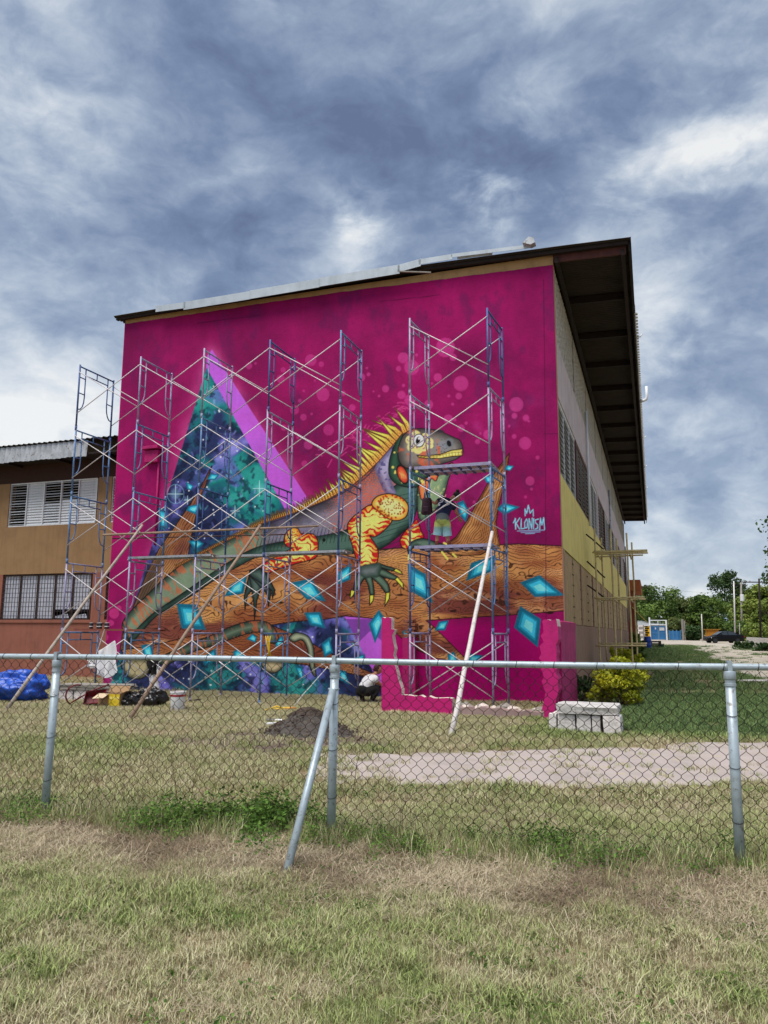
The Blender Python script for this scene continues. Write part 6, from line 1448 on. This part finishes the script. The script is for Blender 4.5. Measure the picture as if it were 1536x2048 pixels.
upost('power_pole', 'dark timber power pole with a long crossarm among the right trees', 1521, 1157, 92, .13, m_darkwood, -3, arm=((.5, 1.6),))
upost('leaning_post', 'short pale post leaning beside the dark bush', 1405, 1228, 104, .08, m_wpole, -2, cat='post'); upost('lamp_post', 'small grey post by the rear of the car', 1479, 1246, 95, .07, m_concrete, 0, cat='post')
wr_ = MB()
for (a, b_, s) in (((1300, 1172, 140), (1536, 1178, 104), .8), ((1300, 1180, 140), (1536, 1190, 104), .9), ((1470, 1178, 96), (1620, 1150, 90), .5)):
    A, B_ = Vector(Pd(*a)), Vector(Pd(*b_)); wr_.tube([A.lerp(B_, t)-Vector((0, 0, s*math.sin(t*math.pi))) for t in np.linspace(0, 1, 14)], .012, 4)
tag(wr_.build('power_lines', m_steel), 'thin power lines strung between the poles above the trees', 'cable')
lw = empty('low_wall', Pd(1496, 1285, 80)); lw.location.z = float(gz(lw.location.x, 80)); tag(lw, 'low pale concrete wall running in from the right beyond the drive', 'wall')
a = lw.location; e_ = Pd(1600, 1315, 50); dv = Vector((e_[0]-a.x, e_[1]-a.y, 0)); n_ = 7
for q in range(n_):
    s0_, s1_ = dv*(q/n_), dv*((q+.985)/n_); MB().bar((s0_.x, s0_.y, .40), (s1_.x, s1_.y, .40-.0), .25, .95+.0*q).build('wall_panel', m_stone, lw)
for (px, py, w_, lb) in ((1490, 1299, 1.9, 'pile of cut dark green branches on the edge of the drive'), (1528, 1303, 1.5, 'smaller pile of cut branches near the low wall')):
    rt = bush('brush_pile', lb, G(px, py), w_, 1.0, .55, m_dleaf, .13, 30, 50, int(px), cat='brush')
fp = G(1508, 1366); tag(MB().tube([(fp[0]-.55, fp[1], fp[2]+.06), (fp[0]+.0, fp[1]+.05, fp[2]+.07), (fp[0]+.6, fp[1]+.1, fp[2]+.06)], .045, 8).build('fallen_post', m_wpole, smooth=True), 'short pale post lying in the grass right of the lawn', 'post')

# ------------------------------------------------------------------ parked car
def make_car():
    b = Pd(1447, 1286, 93); b[2] = float(gz(b[0], b[1]))+.02
    c = empty('parked_car', b, math.radians(2)); tag(c, 'black sedan parked side-on across the far drive', 'car')
    m_body = mat('black_car_paint', (8, 9, 12), .4, .0, var=.05, spec=.2); m_gl = mat('car_glass', (44, 52, 58), .08, var=.05, spec=.8); m_ty = mat('tyre_rubber', (18, 18, 18), .8, var=.1); m_rim = mat('dark_alloy', (58, 58, 62), .4, .6, var=.1)
    # cross-sections along x (front at -x): lower body, then greenhouse
    S = [(-2.24, .42, .30, .62, .60), (-2.15, .30, .72, .66, .78), (-1.75, .22, .84, .78, .86), (-1.1, .20, .88, .88, .89), (-.55, .20, .89, .95, .90), (.6, .20, .89, .97, .90), (1.5, .21, .88, 1.0, .88), (2.0, .28, .82, 1.02, .80), (2.22, .44, .66, .92, .62)]
    m = MB(); rows = []
    for (x, z0, w, z1, w1) in S:
        zm = (z0+z1)/2; rows.append([(x, -w*.92, z0), (x, -w, zm-.05), (x, -w*.985, z1-.10), (x, -w*.90, z1), (x, 0, z1+.03), (x, w*.90, z1), (x, w*.985, z1-.10), (x, w, zm-.05), (x, w*.92, z0), (x, 0, z0)])
    k = 10
    for r_ in rows: m.v += r_
    for i in range(len(rows)-1):
        for j in range(k): m.f.append((i*k+j, i*k+(j+1) % k, (i+1)*k+(j+1) % k, (i+1)*k+j))
    m.f += [tuple(range(k)), tuple(range((len(rows)-1)*k+k-1, (len(rows)-1)*k-1, -1))]; m.m = [0]*len(m.f)
    o = m.build('body', m_body, c, angle=35)
    gh = [(-1.05, .93, .80), (-.25, 1.38, .62), (.30, 1.45, .60), (.85, 1.42, .60), (1.35, 1.22, .66), (1.80, 1.03, .72)]
    g = MB(); k = 5
    for (x, z, w) in gh: g.v += [(x, -.83, .90), (x, -w, z-.05), (x, 0, z), (x, w, z-.05), (x, .83, .90)]
    for i in range(len(gh)-1):
        for j in range(4): g.f.append((i*5+j, i*5+j+1, (i+1)*5+j+1, (i+1)*5+j))
    g.m = [0]*len(g.f); g.build('cabin', m_body, c, angle=35)
    for s in (-1, 1):
        for (P) in ([(-.78, .98), (-.22, 1.30), (.20, 1.37), (.20, .98)], [(.27, .98), (.27, 1.37), (.82, 1.34), (1.12, 1.20), (1.30, 1.0)]):
            MB().add([(x, s*(.845-(z-.9)*.42), z) for x, z in P], [tuple(range(len(P)))]).build('side_window', m_gl, c)
        for x in (-1.38, 1.33):
            w_ = MB().tube([(x, s*.70, .31), (x, s*.905, .31)], .315, 22).build('tyre', m_ty, c, angle=40); MB().tube([(x, s*.88, .31), (x, s*.915, .31)], .21, 16).build('rim', m_rim, w_)
        MB().add([(-2.20, s*.45, .62), (-1.78, s*.84, .70), (-1.80, s*.84, .58), (-2.20, s*.50, .52)], [(0,1,2,3)]).build('headlight', m_white, c); MB().box(2.12, 2.2, s*.70-.12, s*.70+.08, .70, .86).build('tail_light', mat('red_lens', (140, 20, 20), .3), c)
        MB().box(-.72, -.55, s*.95-.06, s*.95+.06, .96, 1.08).build('mirror', m_body, c, bevel=.02)
    MB().add([(-1.02,-.66,.97),(-.32,-.52,1.35),(-.32,.52,1.35),(-1.02,.66,.97)], [(0,1,2,3)]).build('windscreen', m_gl, c).location = (-.02, 0, .02)
    MB().add([(1.40,-.50,1.22),(1.78,-.58,1.06),(1.78,.58,1.06),(1.40,.50,1.22)], [(0,1,2,3)]).build('rear_window', m_gl, c).location = (.02, 0, .03)
make_car()

# ------------------------------------------------------------------ people
m_skin = mat('skin', (176, 122, 96), .55, var=.06, scale=5)
def skin_obj(name, V_, E_, R_, m, parent, sub=2, root=0):
    me = bpy.data.meshes.new(name); me.from_pydata([tuple(v) for v in V_], E_, []); me.materials.append(m)
    o = bpy.data.objects.new(name, me); COL.objects.link(o); o.parent = parent
    md = o.modifiers.new('skin', 'SKIN'); md.use_smooth_shade = True
    for i, s in enumerate(me.skin_vertices[0].data):
        s.radius = (R_[i], R_[i]) if not hasattr(R_[i], '__len__') else R_[i]; s.use_root = (i == root)
    sm = o.modifiers.new('sub', 'SUBSURF'); sm.levels = sub; sm.render_levels = sub
    return o
def mid(a, b, t=.5): return Vector(a).lerp(Vector(b), t)
def hand(name, wrist, dirv, side, parent, s=1.0, curl=.5):
    """palm with four fingers and a thumb, one mesh per hand"""
    d = Vector(dirv).normalized(); u = Vector(side).normalized(); n = d.cross(u).normalized(); V_ = [Vector(wrist), Vector(wrist)+d*.05*s, Vector(wrist)+d*.085*s]; E_ = [(0, 1), (1, 2)]; R_ = [.024*s, .034*s, .030*s]
    for k, l in enumerate((.072, .082, .078, .060)):
        b = V_[2]+u*(k-1.5)*.019*s; i = len(V_); V_ += [b+d*.012*s, b+d*l*.55*s+n*curl*.015*s, b+d*l*.9*s+n*curl*.045*s]; E_ += [(2, i), (i, i+1), (i+1, i+2)]; R_ += [.0095*s, .0088*s, .0075*s]
    i = len(V_); V_ += [V_[1]-u*.038*s, V_[1]-u*.058*s+d*.032*s]; E_ += [(1, i), (i, i+1)]; R_ += [.011*s, .009*s]
    return skin_obj(name, V_, E_, R_, m_skin, parent, 1)
def head(parent, c, look, up, skinm, hairm, r=.105, bun=None):
    look = Vector(look).normalized(); up = Vector(up); rt = look.cross(up).normalized(); up = rt.cross(look).normalized()
    M3 = Matrix((rt, look, up)).transposed().to_4x4(); M3.translation = Vector(c)
    bm = bmesh.new(); bmesh.ops.create_uvsphere(bm, u_segments=20, v_segments=14, radius=1)
    for v in bm.verts:
        x, y, z = v.co; v.co = Vector((x*.076, y*.098, z*.118)); 
        if z < -.2: v.co.x *= 1+.25*(z+.2); v.co.y *= 1+.12*(z+.2); v.co.y += .012
        if y > .85 and abs(x) < .3 and -.35 < z < .15: v.co.y += .022*(1-abs(x)/.3)          # nose
        if abs(x) > .9 and abs(z) < .35 and abs(y) < .35: v.co.x *= 1.14                       # ears
    bm.transform(M3); me = bpy.data.meshes.new('head'); bm.to_mesh(me); bm.free(); me.materials.append(skinm); me.polygons.foreach_set('use_smooth', [True]*len(me.polygons)); o = bpy.data.objects.new('head', me); COL.objects.link(o); o.parent = parent
    f = MB()
    for s in (-1, 1): f.lathe([(.001, -.006), (.012, 0), (.001, .006)], 8, (s*.03, .088, .012))
    f.xf(M3); f.build('eyes', m_blackcan, o); MB().box(-.022, .022, .088, .093, -.062, -.055).xf(M3).build('mouth', mat('lips', (140, 70, 64), .6), o)
    bm = bmesh.new(); bmesh.ops.create_uvsphere(bm, u_segments=20, v_segments=14, radius=1); rr = random.Random(3)
    for v in bm.verts:
        x, y, z = v.co; v.co = Vector((x*.084, y*.104-.012, z*.118+.012)); 
        if y > .25 and z < .55: v.co = v.co*.80
        if z < -.45: v.co *= .86
        v.co += Vector((rr.uniform(-.004, .004), rr.uniform(-.004, .004), rr.uniform(-.004, .004)))
    if bun is not None:
        geo = bmesh.ops.create_icosphere(bm, subdivisions=2, radius=.045); bmesh.ops.translate(bm, verts=geo['verts'], vec=bun)
    bm.transform(M3); me = bpy.data.meshes.new('hair'); bm.to_mesh(me); bm.free(); me.materials.append(hairm); me.polygons.foreach_set('use_smooth', [True]*len(me.polygons)); h = bpy.data.objects.new('hair', me); COL.objects.link(h); h.parent = o
    return o
def shoe(parent, c, d, m, sole):
    a = Vector(c); d = Vector(d).normalized(); s = d.cross(Vector((0, 0, 1))); pts = []
    V_ = [a-d*.05+Vector((0, 0, .05)), a+Vector((0, 0, .05)), a+d*.09+Vector((0, 0, .045)), a+d*.16+Vector((0, 0, .035))]
    o = skin_obj('shoe', V_, [(0, 1), (1, 2), (2, 3)], [(.040, .045), (.042, .05), (.045, .040), (.036, .030)], m, parent, 1)
    MB().prism([(-.10, 0), (.20, 0), (.205, .02), (.19, .028), (-.10, .028)], -.045, .045).xf(Matrix.Translation(a)@Matrix((d, s, Vector((0, 0, 1)))).transposed().to_4x4()).build('sole', sole, o, bevel=.006)
def painter():
    z0_ = -.16+1.835*2+.03-.02+.06; yo = -1.66
    fx, _ = W(886, 1100, yo); root = rootB('person', fx, yo, z0_); tag(root, 'painter in navy shirt and patterned shorts bending over on the scaffold platform', 'person')
    def J(px, py, dy=0.0): x_, z_ = W(px, py, yo+dy); return Vector((x_-fx, dy, z_-z0_))
    ankL, ankR = J(874, 1096, .02), J(898, 1096, .05); ankL.z = ankR.z = .09
    kL, kR = J(874.5, 1073, .05), J(895, 1075, .09); hL, hR = J(878, 1047, .02), J(892, 1047, .04); pel = J(885, 1041, .0); wst = J(884.5, 1029, .08); ch = J(889, 1012, .24); nk = J(902, 999, .36); hd = J(911, 992, .42)
    sL, sR = J(879, 1001, .30), J(905, 1009, .30); eL, wL = J(870, 1007, .12), J(864, 1003, .28); eR, wR = J(913, 1024, .42), J(919, 1036, .62)
    V_ = [pel, wst, ch, nk, hd, hL, kL, ankL, hR, kR, ankR, sL, eL, wL, sR, eR, wR]
    E_ = [(0,1),(1,2),(2,3),(3,4),(0,5),(5,6),(6,7),(0,8),(8,9),(9,10),(2,11),(11,12),(12,13),(2,14),(14,15),(15,16)]
    R_ = [.12, .115, .13, .055, .06, .085, .052, .036, .085, .052, .036, .060, .042, .030, .060, .042, .030]
    body = skin_obj('body', V_, E_, R_, m_skin, root)
    navy = mat('navy_jersey', (22, 28, 62), .85, var=.2, scale=7)
    shirt = skin_obj('shirt', [mid(pel, wst, .15), wst, ch, mid(ch, nk, .8), sL, mid(sL, eL, .62), sR, mid(sR, eR, .72)], [(0,1),(1,2),(2,3),(2,4),(4,5),(2,6),(6,7)], [.176, .176, .186, .095, .096, .082, .098, .086], navy, root)
    m_short = bpy.data.materials.new('patterned_shorts'); m_short.use_nodes = True; t = m_short.node_tree; tc = N(t, 'ShaderNodeTexCoord'); sp = N(t, 'ShaderNodeSeparateXYZ'); t.links.new(tc.outputs['Object'], sp.inputs[0]); n = N(t, 'ShaderNodeTexNoise', Scale=14.0, Detail=3.0); t.links.new(tc.outputs['Object'], n.inputs['Vector'])
    f = M(t, 'ADD', M(t, 'MULTIPLY', sp.outputs[2], 1.0), M(t, 'MULTIPLY', M(t, 'SUBTRACT', n.outputs['Fac'], .5), .16)); rp = N(t, 'ShaderNodeValToRGB'); mr = N(t, 'ShaderNodeMapRange'); t.links.new(f, mr.inputs['Value']); mr.inputs['From Min'].default_value = .34; mr.inputs['From Max'].default_value = .80; t.links.new(mr.outputs[0], rp.inputs[0])
    e = rp.color_ramp.elements; e[0].position = .05; e[0].color = tuple(lin((150, 190, 200)))+(1,); e[1].position = .98; e[1].color = tuple(lin((84, 92, 96)))+(1,)
    for p_, c_ in ((.32, (126, 166, 160)), (.42, (186, 192, 110)), (.66, (170, 184, 92)), (.74, (96, 104, 102))): q = e.new(p_); q.color = tuple(lin(c_))+(1,)
    t.links.new(rp.outputs[0], t.nodes['Principled BSDF'].inputs['Base Color']); t.nodes['Principled BSDF'].inputs['Roughness'].default_value = .85
    sh = MB(); sh.tube([mid(pel, wst, .75), mid(pel, wst, .3), pel, mid(pel, mid(hL, hR), .8)], [.15, .165, .172, .13], 18)
    for h_, k_ in ((hL, kL), (hR, kR)): sh.tube([mid(h_, pel, .5), h_, mid(h_, k_, .45), mid(h_, k_, .9)], [.115, .110, .106, .108], 16, cap=False)
    sh.build('shorts', m_short, root, smooth=True, fix=False)
    for a in (ankL, ankR):
        MB().tube([a+Vector((0, 0, -.03)), a+Vector((0, 0, .10))], [.045, .042], 10).build('sock', mat('rust_sock', (110, 50, 36), .9), root, smooth=True); shoe(root, (a.x, a.y, 0), (0.15, 1, 0), m_blackcan, m_white)
    hand('hand', wR, (wR-eR), (1, .2, .3), body); hand('hand', wL, (wL-eL), (.2, 1, 0), body)
    head(root, hd+Vector((.02, .04, -.01)), (.55, .75, -.45), (.55, .2, .8), m_skin, mat('dark_hair', (34, 26, 24), .7, var=.2), bun=Vector((0, -.06, .125)))
    # number on the back: two digits wrapped onto the shirt
    def digit(strokes, cx):
        mb = MB()
        for a, b in strokes:
            for k in range(6):
                p, q = Vector((*a, 0)).lerp(Vector((*b, 0)), k/6), Vector((*a, 0)).lerp(Vector((*b, 0)), (k+1)/6); d = (q-p).normalized()*.5; nrm = Vector((-d.y, d.x, 0))*.34
                p = p-(q-p)*.3; q = q+(q-p)*.15
                mb.add([(cx+(p+nrm).x*.15, 0, (p+nrm).y*.21), (cx+(q+nrm).x*.15, 0, (q+nrm).y*.21), (cx+(q-nrm).x*.15, 0, (q-nrm).y*.21), (cx+(p-nrm).x*.15, 0, (p-nrm).y*.21)], [(0,1,2,3)])
        return mb
    two = [((0, .8), (.25, 1)), ((.25, 1), (.75, 1)), ((.75, 1), (1, .75)), ((1, .75), (0, .0)), ((0, 0), (1, 0))]; seven = [((0, 1), (1, 1)), ((1, 1), (.35, 0))]
    ctr = mid(ch, nk, .28)+Vector((-.03, -.30, .05)); ang = math.radians(-28)
    for st_, cx in ((two, -.18), (seven, .03)):
        mb = digit(st_, cx)
        Rm = Matrix.Translation(ctr)@Matrix.Rotation(ang, 4, 'Y').inverted()@Matrix.Rotation(math.radians(-40), 4, 'X')
        mb.xf(Matrix.Translation(ctr)@Matrix.Rotation(math.radians(30), 4, 'Y')@Matrix.Rotation(math.radians(-35), 4, 'X')@Matrix.Translation((0, 0, -.085)))
        o = mb.build('number', m_white, shirt); o.parent = root
        s = o.modifiers.new('wrap', 'SHRINKWRAP'); s.target = shirt; s.wrap_method = 'NEAREST_SURFACEPOINT'; s.wrap_mode = 'ABOVE_SURFACE'; s.offset = .006
painter()
def croucher():
    g_ = GB(736, 1406); yo = g_[1]; fx = g_[0]; root = rootB('person', fx, yo, 0); tag(root, 'person in white shirt and black trousers crouching beside the broken wall', 'person')
    def J(px, py, dy=0.0): x_, z_ = W(px, py, yo+dy); return Vector((x_-fx, dy, z_))
    pel = J(728, 1381); wst = J(732, 1373, .08); ch = J(742, 1359, .16); nk = J(750, 1348, .22); hd = J(754, 1342, .25)
    hL, hR = J(721, 1383, .02), J(735, 1383, -.02); kL, kR = J(722, 1373, .36), J(755, 1375, .14); aL, aR = J(725, 1399, .12), J(744, 1398, .0); aL.z = aR.z = .09
    sL, sR = J(734, 1356, .24), J(752, 1358, .06); eL, eR = J(748, 1366, .42), J(762, 1372, .18); wL, wR = J(758, 1368, .55), J(768, 1360, .34)
    body = skin_obj('body', [pel, wst, ch, nk, hd, hL, kL, aL, hR, kR, aR, sL, eL, wL, sR, eR, wR], [(0,1),(1,2),(2,3),(3,4),(0,5),(5,6),(6,7),(0,8),(8,9),(9,10),(2,11),(11,12),(12,13),(2,14),(14,15),(15,16)],
             [.13, .11, .12, .05, .055, .09, .058, .04, .09, .058, .04, .052, .038, .028, .052, .038, .028], m_skin, root)
    tz = MB(); tz.tube([mid(pel, wst, 1.0), mid(pel, wst, .5), pel, pel+Vector((0, -.01, -.10))], [.13, .152, .165, .10], 18)
    for h_, k_, a_ in ((hL, kL, aL), (hR, kR, aR)): tz.tube([mid(h_, pel, .6), h_, mid(h_, k_, .5), mid(h_, k_, .92), k_+(k_-mid(h_, a_))*.10, mid(k_, a_, .15), mid(k_, a_, .5), mid(k_, a_, .97)], [.115, .122, .105, .088, .076, .082, .072, .055], 14)
    tz.build('trousers', m_bcloth, root, smooth=True, fix=False)
    skin_obj('shirt', [pel+Vector((-.02, -.05, -.01)), wst, ch, mid(ch, nk, .7), sL, mid(sL, eL, .45), sR, mid(sR, eR, .45)], [(0,1),(1,2),(2,3),(2,4),(4,5),(2,6),(6,7)], [.168, .165, .160, .09, .078, .066, .078, .066], m_cloth, root)
    for a, d in ((aL, (.15, 1, 0)), (aR, (.7, .6, 0))): shoe(root, (a.x, a.y, 0), d, m_blackcan, m_white)
    hand('hand', wL, (wL-eL), (0, .3, 1), body); hand('hand', wR, (wR-eR), (0, .3, 1), body)
    head(root, hd+Vector((.02, .02, .04)), (.8, .6, -.2), (.1, 0, 1), m_skin, mat('auburn_hair', (62, 24, 24), .7, var=.2), bun=Vector((0, -.085, -.02)))
croucher()
